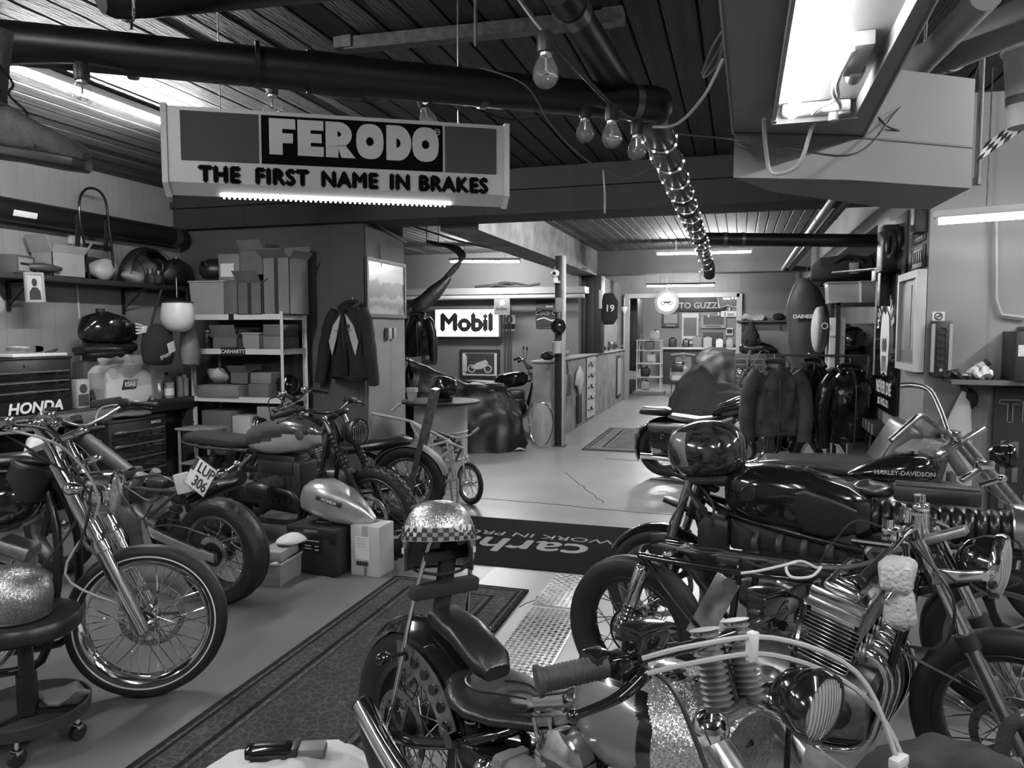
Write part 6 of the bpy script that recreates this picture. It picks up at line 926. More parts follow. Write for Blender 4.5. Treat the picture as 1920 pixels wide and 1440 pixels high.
# ---------------------------------------------------------------- white steel rack with boxes
rx0, rx1, ry0, ry1 = -5.42, -4.345, 6.45, 6.88; LV = [.12, .52, .97, 1.46, 1.81]
rk = thing('steel_rack', 'white boltless steel rack filled with cardboard boxes', 'rack', ((rx0+rx1)/2, (ry0+ry1)/2, 0)); rw, rd = (rx1-rx0)/2, (ry1-ry0)/2
for x in (-rw, rw):
    for y in (-rd, rd): o = part('post', MB().box((x, y, .92), (.035, .004, 1.84)).box((x-math.copysign(.016, x), y-math.copysign(.016, y), .92), (.004, .036, 1.84)), WH, rk); part('slot', MB().box((x, y-.0025, .2), (.008, .002, .02)).box((x, y-.0025, .7), (.008, .002, .02)), KM, o) if y < 0 else None
for z in LV: s_ = part('shelf', MB().box((0, 0, z-.008), (2*rw-.02, 2*rd-.02, .014)), WP, rk); part('shelf_beam', MB().box((0, -rd-.002, z-.022), (2*rw, .012, .055)).box((0, rd, z-.022), (2*rw, .012, .055)).box((rw, 0, z-.022), (.012, 2*rd, .055)).box((-rw, 0, z-.022), (.012, 2*rd, .055)), WH, s_)
part('brand_plate', MB().box((-.03, -rd-.01, LV[3]-.022), (.29, .004, .085)), INK, rk); txt('CARHARTT', .055, WINK, rk, T(-.03, -rd-.013, LV[3]-.022) @ FX, depth=.001, bold=.0015); part('small_plate', MB().box((-.04, -rd-.01, LV[4]-.022), (.06, .004, .06)), INK, rk)
g_ = 'cardboard boxes on the white rack'; zz = LV[4]+.001
tub('translucent storage tub on top of the rack, left end', (-5.22, 6.62, zz), .42, .34, .34, 0, PAPER)
helmet('dark peaked helmet resting on the translucent tub', (-5.25, 6.62, zz+.345), -2.6, KM, .95, 'full')
carton('slim brown carton wedged beside the translucent tub', (-4.93, 6.6, zz), .15, .3, .34, 0, CB3, 0, 0, g_); carton('brown carton with white label stacked above the slim carton', (-4.98, 6.62, zz+.345), .24, .26, .27, .05, CB, 0, 0, g_, slip=.4)
carton('opened carton with dark tape on the rack top, centre', (-4.70, 6.60, zz), .28, .32, .32, 0, CB3, 2, 2, g_); carton('open grey carton stacked on the taped carton', (-4.72, 6.64, zz+.4), .27, .26, .24, .03, CB3, 3, 0, g_); carton('tallest taped carton at the right end of the rack top', (-4.40, 6.63, zz), .30, .34, .56, 0, CB, 4, 2, g_)
z3 = LV[3]+.001
carton('open junk-filled carton on the upper rack shelf', (-5.03, 6.62, z3), .3, .3, .12, 0, CB3, 1, 0, g_); t = blob('hardware_pile', 'dark heap of hardware in the open junk carton', 'parts', (-5.03, 6.60, z3+.07), (.12, .11, .05), DS, 5, amp=.9, sc=14); can('dark can at the left end of the upper rack shelf', (-5.33, 6.58, z3), .045, .2, DP, ST, 'paint_can', 'can', .7)
tub('small clear tub of wrapped parts on the upper rack shelf', (-4.72, 6.58, z3), .2, .22, .16, 0, GP); carton('low carton at the right of the upper rack shelf, bottom of the pair', (-4.47, 6.63, z3), .22, .3, .13, 0, CB, 0, 0, g_); carton('carton stacked on top at the right of the upper rack shelf', (-4.47, 6.63, z3+.132), .23, .28, .12, 0, CB3, 0, 0, g_)
z2 = LV[2]+.001
blob('plastic_bundle', 'crumpled clear plastic bundle on the middle rack shelf', 'bag', (-5.22, 6.6, z2+.13), (.1, .1, .08), PL, 11, amp=.7, sc=10); carton('wide flat carton tilted out over the middle rack shelf', (-5.1, 6.54, z2), .5, .24, .12, 0, CB, 0, 0, g_); carton('small open carton behind the flat one on the middle shelf', (-4.95, 6.68, z2+.125), .22, .2, .12, 0, CB3, 2, 0, g_); carton('stack of brown cartons on the middle shelf, lower one', (-4.63, 6.6, z2), .24, .3, .14, 0, CB3, 0, 0, g_); carton('stack of brown cartons on the middle shelf, upper one', (-4.63, 6.62, z2+.142), .23, .27, .11, .04, CB, 0, 0, g_); helmet('black helmet at the right of the middle rack shelf', (-4.45, 6.7, z2), -1.2, K, .9, 'full')
z1q = LV[1]+.001
carton('brown carton on the lower rack shelf, left', (-5.15, 6.62, z1q), .36, .32, .3, 0, CB3, 0, 0, g_); t = carton('pale printed carton on the lower rack shelf, right', (-4.52, 6.62, z1q), .28, .32, .36, 0, CB2, 0, 0, g_); txt('Coating', .05, PA[20], t, T(0, -.163, .22) @ FX, depth=.001); carton('white carton in the middle of the lower rack shelf', (-4.84, 6.6, z1q), .22, .3, .26, 0, PA[70], 0, 0, g_)
carton('long carton on the bottom rack shelf', (-4.95, 6.64, LV[0]+.001), .5, .32, .3, 0, CB, 0, 0, g_)
t = thing('steel_step', 'small grey steel step stool in front of the rack', 'step stool', (-5.05, 6.12, 0)); part('frame', MB().tube([(-.17, -.12, 0), (-.17, -.12, .68), (.17, -.12, .68), (.17, -.12, 0)], .016, 8).tube([(-.17, .12, 0), (-.17, .12, .68), (.17, .12, .68), (.17, .12, 0)], .016, 8), PA[50], t); part('tread', MB().box((0, 0, .69), (.4, .3, .02), bev=.004).box((0, 0, .35), (.34, .26, .02), bev=.004), PA[55], t)
# ---------------------------------------------------------------- jacket and framed picture at the pillar
def jacket(name, label, c, rz, m, w_=.52, h_=.72, m2=None, seed=1, sleeve=.62, open_=0, dep=.09):
    t = thing(name, label, 'jacket', c, rz); rings = []
    for i in range(13):
        u = i/12; z = -h_*u; hw = w_/2*(.32+.5*min(1, u*5)+.18*u) if u < .2 else w_/2*(.86+.14*u); dp = dep*(.5+.5*min(1, u*4))*(1-.25*u)
        rings.append([(hw*math.copysign(abs(math.cos(b))**.8, math.cos(b))+.012*math.sin(9*b+seed), dp*math.sin(b)*(1+.25*math.sin(7*b+3*u*3+seed)), z+.015*math.sin(3*b+seed)) for b in (2*PI*j/30 for j in range(30))])
    body = part('body', MB().loft(rings), m, t)
    for s_ in (-1, 1):
        part('sleeve', MB().tube([(s_*w_*.34, 0, -.06), (s_*w_*.5, -.02, -.2), (s_*w_*(.56+.05*open_), -.03, -.42), (s_*w_*(.52+.2*open_), -.05, -sleeve-.1)], [.075, .085, .072, .07, .058], 14, 4, sq=.85).rough(.012, 12, seed+s_), m, t)
    part('zip', MB().tube([(.0, -dep*.62, -.05), (.004, -dep*1.12, -h_*.25), (.008, -dep*1.0, -h_*.6), (.01, -dep*.85, -h_)], .005, 6, 4), DS, t); part('hem', MB().tube([(w_*.5*math.cos(b), dep*.78*math.sin(b), -h_+.02) for b in (2*PI*j/20 for j in range(20))], .012, 6, closed=True), m, t)
    for s_ in (-1, 1): part('pocket_seam', MB().tube([(s_*w_*.1, -dep*1.14, -h_*.35), (s_*w_*.26, -dep*.98, -h_*.33), (s_*w_*.27, -dep*.9, -h_*.5)], .004, 6), DS, t)
    part('collar', MB().tube([(-.09, -.05, -.02), (-.1, .03, .03), (0, .06, .05), (.1, .03, .03), (.09, -.05, -.02)], .022, 8, 4), m, t); part('hanger_loop', MB().tube([(0, .05, .04), (.0, .06, .1), (.0, .09, .1)], .004, 6, 3), ST, t)
    return t
j = jacket('padded_jacket', 'black riding jacket with white inner panels hung on the wall corner', (-3.82, 6.86, 1.90), -.25, RAG, .5, .74, None, 2, .7, 1.1)
for s_ in (-1, 1): part('white_panel', MB().prism([(s_*.03, -.08), (s_*.14, -.2), (s_*.2, -.36), (s_*.16, -.5), (s_*.1, -.34), (s_*.06, -.2)][::s_], .08, .092, FX), PA[70], j)
part('open_front', MB().prism([(-.02, -.02), (.025, -.02), (.06, -.7), (-.05, -.7)], .088, .096, FX), KM, j)
fp = thing('framed_landscape', 'framed landscape print hung on the bare concrete pillar', 'picture', (-3.695, 7.44, 1.79), PI/2); part('frame', MB().span((-.47, -.03, 0), (-.43, .0, .62)).span((.43, -.03, 0), (.47, 0, .62)).span((-.43, -.03, 0), (.43, 0, .04)).span((-.43, -.03, .58), (.43, 0, .62)), DP, fp)
def land():
    m = mat('landscape print', .3, .25, coat=.5); nt = m.node_tree; N = nt.nodes; L = nt.links; b = N['Principled BSDF']; tc = N.new('ShaderNodeTexCoord'); sp = N.new('ShaderNodeSeparateXYZ'); L.new(tc.outputs['Object'], sp.inputs[0]); nz = N.new('ShaderNodeTexNoise'); nz.inputs['Scale'].default_value = 5; L.new(tc.outputs['Object'], nz.inputs[0])
    ad = N.new('ShaderNodeMath'); ad.operation = 'MULTIPLY_ADD'; ad.inputs[1].default_value = .25; L.new(nz.outputs[0], ad.inputs[0]); L.new(sp.outputs[2], ad.inputs[2]); cr = N.new('ShaderNodeValToRGB'); L.new(ad.outputs[0], cr.inputs[0]); el = cr.color_ramp.elements
    el[0].position = .12; el[0].color = (.4, .4, .4, 1); el[1].position = .75; el[1].color = (.28, .28, .28, 1)
    for pz, vz in ((.2, .3), (.26, .12), (.33, .28), (.36, .09), (.5, .07), (.52, .35), (.62, .4)): q = el.new(pz); q.color = (vz, vz, vz, 1)
    L.new(cr.outputs[0], b.inputs['Base Color']); return m
part('print', MB().span((-.44, -.02, .03), (.44, -.012, .59)), land(), fp)
struct('trim_pillar_switch', MB().box((-3.67, 7.45, 1.62), (.05, .09, .12), bev=.006).box((-3.67, 7.58, 1.62), (.04, .07, .12), bev=.006), PA[60])
# ---------------------------------------------------------------- boxes and tank on the floor by the bikes
mk = thing('tool_case', 'dark stacking tool case standing on the floor by the boxer', 'case', (-2.72, 4.52, 0), -.06); part('case_body', MB().span((-.2, -.17, 0), (.2, .2, .31), .012), mat('case plastic', .02, .5), mk); part('case_lid', MB().span((-.205, -.175, .255), (.205, .205, .325), .01), mat('case plastic', .02, .5), mk)
for x in (-.165, .165): part('corner_latch', MB().box((x, -.177, .27), (.045, .012, .08), bev=.004), KM, mk); part('corner_foot', MB().box((x, -.172, .02), (.045, .012, .04), bev=.004), KM, mk)
part('lid_handle', MB().box((0, -.18, .3), (.11, .02, .02), bev=.006), GP, mk); txt('makita', .05, WINK, mk, T(0, -.02, .3265), depth=.001, bold=.001); part('info_panel', MB().box((0, -.1715, .2), (.16, .003, .1)), KM, mk); [part('info_line', MB().box((x, -.1735, z), (w_, .002, .006)), WINK, mk) for x, z, w_ in ((0, .235, .12), (-.03, .2, .05), (.04, .2, .03), (-.03, .18, .05), (.04, .175, .03))]
ht = thing('silver_fuel_tank', 'bare silver fuel tank propped on the dark tool case', 'fuel tank', (-2.66, 4.52, .335), .12, ry=.28); part('tank_shell', MB().secs([(-.26, 0, .13, .05, .05), (-.22, 0, .13, .11, .1), (-.1, 0, .14, .14, .13), (.05, 0, .13, .13, .12), (.18, 0, .11, .08, .08), (.28, 0, .09, .03, .03)], 3.4, 26), mat('bare steel tank', .5, .3, .65, var=.12, scale=6), ht); part('badge_plate', MB().box((-.02, -.142, .17), (.19, .006, .034), bev=.004), DS, ht); txt('HONDA', .03, WINK, ht, T(-.02, -.147, .17) @ FX, depth=.001, bold=.001); part('fuel_tap', MB().cyl((-.02, 0, .04), (-.02, 0, -.0), .012, 10), ST, ht)
wc = carton('white shipping carton with label standing right of the tool case', (-2.37, 4.53, 0), .22, .2, .34, -.05, PA[70], 0, 1, name='shipping_carton'); part('address_label', MB().box((-.02, -.1025, .19), (.11, .002, .16)), PAPER, wc); mb = MB()
for i in range(14): mb.box((-.065+.0068*i, -.104, .085), (.002+.0022*(i*7 % 3), .001, .03))
part('barcode', mb, INK, wc)['kind'] = 'stuff'
for i in range(4): part('print_line', MB().box((-.03, -.1038, .255-.018*i), (.07-.01*(i % 2), .001, .003)), GINK, wc)
txt('mogo.', .03, INK, wc, T(.0, -.103, .03, ry=0) @ FX @ M.Rotation(PI/2, 4, 'Z'), depth=.001, name='print')
tub('low clear tub with papers on the floor beside the fat rear tyre', (-2.93, 4.22, 0), .26, .34, .15, .1, PAPER); carton('white printed carton lying in the clear tub', (-2.9, 4.22, .155), .16, .24, .06, .1, PA[60], name='product_box'); blob('folded_paper', 'crumpled printed papers on top of the low clear tub', 'paper', (-2.86, 4.30, .218), (.1, .1, .03), PAPER, 3, amp=.7, sc=9)
# ---------------------------------------------------------------- rolling stool with metal-flake helmet
so = thing('rolling_stool', 'black round mechanic stool with tool tray and casters', 'stool', (-2.70, 2.21, 0)); part('seat', MB().lathe([(.001, .455), (.19, .455), (.205, .47), (.207, .5), (.195, .522), (.001, .525)], 36), mat('stool vinyl', .012, .35), so); part('column', MB().cyl((0, 0, .12), (0, 0, .46), .028, 18).cyl((0, 0, .12), (0, 0, .28), .038, 18), KM, so)
tr = part('tray', MB().lathe([(.001, .1), (.205, .1), (.222, .11), (.225, .155), (.215, .158), (.205, .12), (.001, .112)], 34), mat('tray steel', .03, .4), so)
for k in range(3): part('tray_spoke', MB().box((.1, 0, .125), (.19, .016, .016), m=M.Rotation(2*PI*k/3+.4, 4, 'Z')), KM, tr)
for k in range(5): a = 2*PI*k/5+.35; c_ = part('caster', MB().cyl((.19*math.cos(a)-.012, .19*math.sin(a), .035), (.19*math.cos(a)+.012, .19*math.sin(a), .035), .033, 18), RUB, so); part('caster_fork', MB().cyl((.19*math.cos(a), .19*math.sin(a), .05), (.19*math.cos(a), .19*math.sin(a), .1), .008).box((.19*math.cos(a), .19*math.sin(a), .058), (.036, .03, .022), bev=.006), CH, c_)
blob('work_rag', 'crumpled pale rag lying in the stool tray', 'rag', (-2.63, 2.28, .127), (.15, .05, .045), PA[40], 6, .35, .8, 12)
gh = helmet('pewter metal-flake open-face helmet on the mechanic stool', (-2.73, 2.20, .53), 2.7, GL2, 1.08, 'open'); gh.scale = (1, 1, .76)
# ---------------------------------------------------------------- simple bikes farther away, covers
def simple_bike(label, rear, front, tankm, name='parked_motorcycle', seatm=None, bar=1.08, headm=None, R=.31, chrome=True, lean=0, screen=False):
    t = bike(name, label, rear, front, lean); L_ = math.hypot(front[0]-rear[0], front[1]-rear[1]); mm = CH if chrome else KM
    wheel(t, 'rear', 0, R, .12, .22, KM, 20, None, .003, 2, single=False, cast=5); wheel(t, 'front', L_, R, .1, .22, KM, 20, None, .003, 2, False, [(.07, .13)], single=False, cast=5)
    part('frame', MB().tube([(L_-.32, 0, .85), (L_-.7, 0, .74), (.3, 0, .66), (0, .1, R)], .02, 8, 3).tube([(.3, 0, .66), (0, -.1, R)], .02).tube([(L_-.3, 0, .8), (L_-.45, .1, .3), (.4, .1, .24), (0, .1, R)], .018, 8, 3).tube([(L_-.3, 0, .8), (L_-.45, -.1, .3), (.4, -.1, .24), (0, -.1, R)], .018, 8, 3), KF, t)
    part('fuel_tank', MB().secs([(L_-.92, 0, .82, .05, .04), (L_-.85, 0, .84, .12, .1), (L_-.6, 0, .87, .15, .13), (L_-.45, 0, .88, .13, .12), (L_-.38, 0, .88, .06, .06)], 2.8, 22), tankm, t); part('seat', MB().secs([(-.12, 0, .82, .06, .03), (-.02, 0, .82, .12, .045), (.3, 0, .80, .13, .045), (L_-.9, 0, .81, .09, .04)], 2.8, 16), seatm or LEA, t)
    e_ = part('engine', MB().box((L_*.5, 0, .42), (.4, .3, .3), bev=.04).box((L_*.54, 0, .62), (.26, .28, .16), bev=.03), DS, t); part('engine_cover', MB().lathe([(.001, -.19), (.08, -.185), (.1, -.15)], 22, T(L_*.45, 0, .38) @ rot(-PI/2)), mm, e_); part('engine_cover', MB().lathe([(.001, -.19), (.08, -.185), (.1, -.15)], 22, T(L_*.45, 0, .38) @ YAX), mm, e_)
    for s_ in (-1, 1): part('exhaust_pipe', MB().tube([(L_*.6, s_*.12, .55), (L_*.68, s_*.16, .4), (L_*.5, s_*.18, .22), (-.2, s_*.18, .3)], [.02, .02, .03, .04], 10, 4), mm, t)
    forks(t, (L_-.36, 0, 1.0), (L_, 0, R), .5, .02, .027, ST, DS if chrome else KM, None, .1); clamp(t, (L_-.34, 0, .96), .1, DS); headlamp(t, (L_-.2, 0, .9), .09, headm or CH, CH); fender(t, 'front_fender', L_, R, R+.03, .13, 60, 165, tankm)
    part('handlebar', MB().tube([(L_-.55, -.38, bar-.02), (L_-.46, -.28, bar), (L_-.37, -.1, 1.02), (L_-.37, .1, 1.02), (L_-.46, .28, bar), (L_-.55, .38, bar-.02)], .012, 8, 4), CH, t)
    for s_ in (-1, 1): grip(t, (L_-.47, s_*.29, bar), (L_-.56, s_*.4, bar-.03), .018, RUB); part('mirror', MB().ell((L_-.42, s_*.3, bar+.17), (.015, .055, .04), 14, 8).cyl((L_-.43, s_*.26, bar), (L_-.42, s_*.3, bar+.15), .005), KM, t)
    part('speedometer', MB().lathe([(.03, -.05), (.05, -.03), (.05, .0)], 18, T(L_-.33, 0, 1.08, ry=.6)), DS, t)
    return t
def cover(label, rear, front, prof, m, seed=1, wtop=.1, wbot=.34, extra=.0, name='covered_motorcycle', cat='covered motorcycle'):
    t = thing(name, label, cat, (rear[0], rear[1], 0), math.atan2(front[1]-rear[1], front[0]-rear[0])); n = 48; rings = []; prof = [tuple(a+(b-a)*k/5 for a, b in zip(p, q)) for p, q in zip(prof, prof[1:]) for k in range(5)]+[prof[-1]]
    for i, (x, h, k) in enumerate(prof):
        rg = []
        for j in range(n+1):
            a = PI*j/n; s_ = math.cos(a); up = math.sin(a)**.55; z = h*up; sp = wtop+(wbot*k-wtop)*(1-up)**.8
            y = math.copysign(sp+(.12*k*(abs(s_)**2)), s_) if 0 < j < n else math.copysign(sp+.12*k, s_); fold = .03*math.sin(x*16+j*.0+seed)*(1-up)+.02*math.sin(j*.9+x*7+seed)*(1-up*.6)
            rg.append((x+.03*math.sin(j*.7+seed)*(1-up), y*(abs(s_)**.5)+fold, max(.004, z+.02*noise.noise((x*4, j*.3, seed)))))
        rings.append(rg)
    o = MB().loft(rings, False, False).rough(.05, 4, seed).rough(.022, 11, seed); o.v = [(x, y, max(.002, z)) for x, y, z in o.v]; part('cover_sheet', o, m, t); return t
CV = mat('bike cover nylon', .005, .5, bump=.3, bscale=14); CV2 = mat('bike cover cotton', .02, .75, bump=.6, bscale=30)
# side bay
cf = cover('motorcycle under a glossy black cover with white print in the side bay', (-4.4, 9.5), (-3.25, 10.0), [(-.2, .3, .4), (-.1, .95, .8), (.05, 1.26, .9), (.2, 1.2, 1), (.5, 1.02, 1), (.8, .92, 1.05), (1.1, .93, 1.05), (1.35, .88, 1), (1.55, .6, .8), (1.65, .2, .4)], CV, 3, .1, .36)
txt('CHSA', .12, WINK, cf, T(.5, -.46, .44, rx=-.12) @ FX, depth=.006, bold=.002, shear=.2); txt('E UNLIMITED', .075, WINK, cf, T(.58, -.485, .34, rx=-.12) @ FX, depth=.006, bold=.001)
one('foil_sheet', MB().grid(lambda u, v: (u*1.1, .14*v+.04*math.sin(u*9), .01+.05*abs(noise.noise((u*6, v*3, 2)))), 24, 6, .002), PL, 'crumpled pale plastic sheet along the foot of the printed cover', 'sheet', (-3.75, 9.28, .002), .42)
simple_bike('motorcycle with long dark tank parked behind the printed cover', (-4.05, 11.3), (-2.9, 11.75), K, 'roadster_motorcycle', bar=1.2, R=.32)
simple_bike('motorcycle half hidden behind the concrete pillar in the side bay', (-5.75, 11.0), (-4.85, 10.3), DP, 'half_hidden_motorcycle', bar=1.2, R=.32)
ex = thing('exhaust_system', 'old exhaust pipes and silencer hung from the side bay ceiling', 'exhaust', at(852, 470, d=9.8)); q = lambda x, y, d_=9.8: at(x, y, d=d_)-at(852, 470, d=9.8)
for k in range(4): part('header_pipe', MB().tube([q(800+6*k, 453+2*k), q(838+5*k, 462), q(862+3*k, 480), q(858-2*k, 500), q(830-4*k, 530+3*k)], .022, 10, 5), DS, ex)
part('silencer', MB().tube([q(842, 520), q(815, 548), q(790, 570), q(772, 576)], [.04, .1, .1, .06], 16, 4), DS, ex); part('tail_pipe', MB().cyl(q(800, 556), q(760, 575), .045, 16), DP, ex); part('hanging_strap', MB().cyl(q(822, 455), q(822, 455)+V((0, 0, .45)), .006).cyl(q(800, 453), q(800, 453)+V((0, 0, .45)), .006), DP, ex)
jacket('leather_jacket', 'brown leather jacket hung beside the illuminated sign', at(783, 592, d=11.5), .2, LEA, .42, .62, None, 4, .6, .4)
ms = thing('illuminated_sign', 'illuminated white lightbox with dark lettering on the side bay wall', 'sign', (-5.09, 13.88, 1.80)); part('box', MB().box((0, -.07, 0), (1.34, .14, .56), bev=.03), WP, ms); LB = mat('lightbox face', .8, .4, emit=2.6); part('face', MB().box((0, -.15, 0), (1.30, .01, .52), bev=.004), LB, ms)
txt('Mobil', .46, mat('sign ink', .015, .5), ms, T(0, -.158, -.005) @ FX, depth=.004, bold=.026, xs=1.06)
t = thing('framed_bike_picture', 'framed picture of a racing motorcycle on the side bay wall', 'picture', (-4.86, 13.88, .72)); part('frame', MB().span((-.41, -.04, 0), (-.36, 0, .56)).span((.36, -.04, 0), (.41, 0, .56)).span((-.36, -.04, .51), (.36, 0, .56)).span((-.36, -.04, 0), (.36, 0, .05)), DP, t); part('mount', MB().span((-.37, -.02, .04), (.37, -.012, .53)), PAPER, t); part('print', MB().span((-.3, -.024, .08), (.3, -.02, .48)), PA[25], t); mb = MB().ring((-.17, -.027, .18), .07, .012, (0, 1, 0), 24, 6).ring((.17, -.027, .18), .07, .012, (0, 1, 0), 24, 6).prism([(-.2, .2), (-.05, .3), (.12, .36), (.18, .3), (.05, .18), (-.08, .17)], .024, .03, FX); part('picture_motorcycle', mb, PA[70], t)
def plate(name, label, c, w_, h_, m, rows, face=FX, ink=None, cat='sign', rimm=None, **k):
    t = thing(name, label, cat, c); part('plate', MB().box((0, 0, 0), (w_, h_, .012), bev=.004), m, t, face); 
    if rimm: part('plate_rim', MB().tube([(-w_/2, -h_/2, .007), (w_/2, -h_/2, .007), (w_/2, h_/2, .007), (-w_/2, h_/2, .007)], .006, 6, closed=True), rimm, t, face)
    for s_, sz, x, y in rows: txt(s_, sz, ink or INK, t, face @ M.Translation((x, y, .008)), depth=.002, **k)
    return t
t = plate('enamel_sign', 'small enamel sign hanging under the ledge right of the illuminated lightbox', (-4.26, 13.42, 2.1), .3, .3, PA[45], [('Indian', .09, 0, -.04)], rimm=PA[60], bold=.002); part('crest', MB().ell((0, -.008, .06), (.06, .006, .06), 16, 8), PA[60], t); part('hook', MB().cyl((-.1, 0, .15), (-.1, .05, .2), .005).cyl((.1, 0, .15), (.1, .05, .2), .005), ST, t)
t = plate('garage_sign', 'small garage sign with a round badge on the side bay wall', (-4.26, 13.88, 1.80), .24, .32, PA[70], [('GARAGE', .05, 0, -.07)], ink=WINK, bold=.001); part('band', MB().box((0, -.008, -.07), (.24, .006, .1)), INK, t); part('round_badge', MB().ring((0, -.01, .06), .06, .012, (0, 1, 0), 24, 6), INK, t)
t = plate('drink_sign', 'dark soft drink wall sign with white wave behind the steel post', (-3.46, 13.88, 1.97), .54, .52, PA[25], [('Drink', .06, 0, .14), ('Coca-Cola', .13, 0, .02)], ink=WINK, rimm=PA[55], shear=.3, bold=.001); part('wave', MB().tube([(-.24, -.012, -.12), (-.1, -.012, -.08), (.05, -.012, -.13), (.24, -.012, -.09)], .014, 6, 5), WINK, t)
for i, (x, z, w_, h_, lb) in enumerate(((-6.5, 1.45, .34, .7, 'wire grille panel beside the leather jacket'), (-5.92, 1.14, .3, .26, 'small engine photo below the illuminated sign'))): t = thing('wall_print' if i else 'wire_panel', lb, 'picture' if i else 'panel', (x, 13.88, z)); part('sheet', MB().box((0, -.01, 0), (w_, .02, h_)), PA[25] if i else PA[40], t); part('detail', MB().box((0, -.022, 0), (w_*.6, .006, h_*.5), bev=.002), PA[50], t)
struct('trim_wall_socket', MB().box((-5.2, 13.87, 1.0), (.14, .05, .32), bev=.01), PA[70])
one('scrap_pipes', MB().tube([(-.6, 0, .03), (-.2, .02, .06), (.3, -.02, .02), (.7, 0, .07)], .025, 8, 4).tube([(-.5, .05, .04), (.1, .0, .1), (.5, .06, .03)], .02, 8, 4).tube([(-.3, -.03, .03), (.0, .05, .12), (.2, 0, .03)], .02, 8, 4), DS, 'old pipes lying on the ledge above the signs', 'pipes', (-4.3, 13.7, 2.461))
# ---------------------------------------------------------------- drum table, helmet, pot
dr = thing('oil_drum', 'pale oil drum with dark round table top', 'drum', (-3.04, 7.40, 0)); part('drum_shell', MB().lathe([(.28, 0), (.292, .005), (.288, .02), (.285, .29), (.296, .3), (.285, .31), (.285, .57), (.296, .58), (.285, .59), (.285, .85), (.292, .865), (.28, .88), (.001, .88)], 44), mat('drum paint', .3, .45, var=.1, scale=4), dr); part('table_top', MB().cyl((0, 0, .881), (0, 0, .905), .42, 44), mat('table top', .01, .6), dr)
for i, (a, s_, z) in enumerate(((.62, 'LER', .5), (-.1, 'R', .38))):
    o = txt(s_, .14, INK, dr, M(), depth=.003, bold=.004); o.data.transform(M.Identity(4)); me = o.data
    for v in me.vertices: b = a+v.co.x/.288; v.co = V((.2885*math.sin(b+PI*.0)*1, -.2885*math.cos(b), z+v.co.y))
helmet('glossy black full-face helmet on the oil drum table', (-2.98, 7.33, .906), -.6, K, 1.05, 'full')
t = thing('plant_cup', 'pale cup of sticks on the oil drum table', 'cup', (-3.3, 7.24, .906)); part('cup', MB().lathe([(.045, 0), (.055, .09), (.062, .092), (.064, .14), (.055, .14)], 18), PL, t)
for k in range(5): part('stick', MB().cyl((0, 0, .08), (.05*math.cos(k*1.4), .05*math.sin(k*1.4), .26+.03*(k % 2)), .003, 5), DS, t)
# ---------------------------------------------------------------- trellis frame, children's bicycle, screen
tf = thing('trellis_frame', 'silver welded tube trellis frame standing beside the oil drum', 'frame', (-2.68, 6.45, 0)); q = lambda x, y, d_: at(x, y, d=d_)-V((-2.68, 6.45, 0))
TS = PA[60]; sgs = [((697, 775), (770, 790)), ((770, 790), (808, 818)), ((808, 818), (822, 905)), ((782, 843), (838, 828)), ((838, 828), (852, 900)), ((782, 843), (790, 865)), ((825, 905), (858, 898)), ((800, 880), (850, 840)), ((825, 905), (850, 860)), ((770, 790), (822, 905)), ((782, 843), (808, 818)), ((845, 898), (850, 950)), ((735, 770), (752, 755)), ((838, 828), (870, 842))]
for a, b in sgs: part('tube', MB().cyl(q(*a, 6.75), q(*b, 6.75), .014, 10), TS, tf)
part('back_tube', MB().tube([q(770, 790, 6.75), q(790, 800, 7.0), q(845, 828, 7.05), q(855, 895, 7.05)], .014, 10), TS, tf); part('stand_leg', MB().cyl(q(825, 905, 6.75), (q(825, 905, 6.75).x, q(825, 905, 6.75).y, .0), .014, 8).cyl(q(858, 898, 6.9), (q(858, 898, 6.9).x, q(858, 898, 6.9).y, .0), .014, 8), TS, tf)
kb = bike('kids_bicycle', 'small children\'s bicycle with training wheel beside the drum', (-2.91, 6.94), (-2.42, 6.60), cat='bicycle')
wheel(kb, 'rear', 0, .2, .04, .165, ST, 20, None, .002, 2, flange=.02, hubr=.02, single=False); wheel(kb, 'front', .6, .2, .04, .165, ST, 16, None, .002, 2, flange=.02, hubr=.02)
part('frame', MB().tube([(.0, 0, .2), (.2, 0, .22), (.45, 0, .5), (.47, 0, .56)], .014, 8, 3).tube([(.2, 0, .22), (.12, 0, .5)], .014).tube([(0, 0, .2), (.14, 0, .42), (.45, 0, .48)], .012, 8, 2), PA[40], kb); part('fork', MB().tube([(.6, .03, .2), (.52, .03, .42), (.5, 0, .46), (.47, 0, .62)], .011, 8, 2).tube([(.6, -.03, .2), (.52, -.03, .42), (.5, 0, .46)], .011, 8, 2), PA[60], kb); part('handlebar', MB().tube([(.42, .22, .68), (.46, .1, .64), (.47, 0, .62), (.46, -.1, .64), (.42, -.22, .68)], .01, 8, 3), ST, kb); grip(kb, (.45, .13, .65), (.41, .24, .69), .016, PA[35]); grip(kb, (.45, -.13, .65), (.41, -.24, .69), .016, PA[35]); part('saddle', MB().secs([(.02, 0, .53, .02, .01), (.06, 0, .54, .08, .025), (.16, 0, .54, .05, .02), (.24, 0, .53, .02, .01)], 2.4, 14), LEA, kb); part('training_wheel', MB().lathe([(.02, -.015), (.08, -.018), (.085, 0), (.08, .018), (.02, .015)], 22, T(.02, -.2, .085) @ YAX).cyl((.02, -.2, .085), (0, -.03, .2), .008), RUB, kb); part('fender_pad', MB().secs([(.2, 0, .46, .03, .03), (.3, 0, .5, .04, .03), (.42, 0, .56, .03, .03)], 2.4, 12), PA[35], kb)
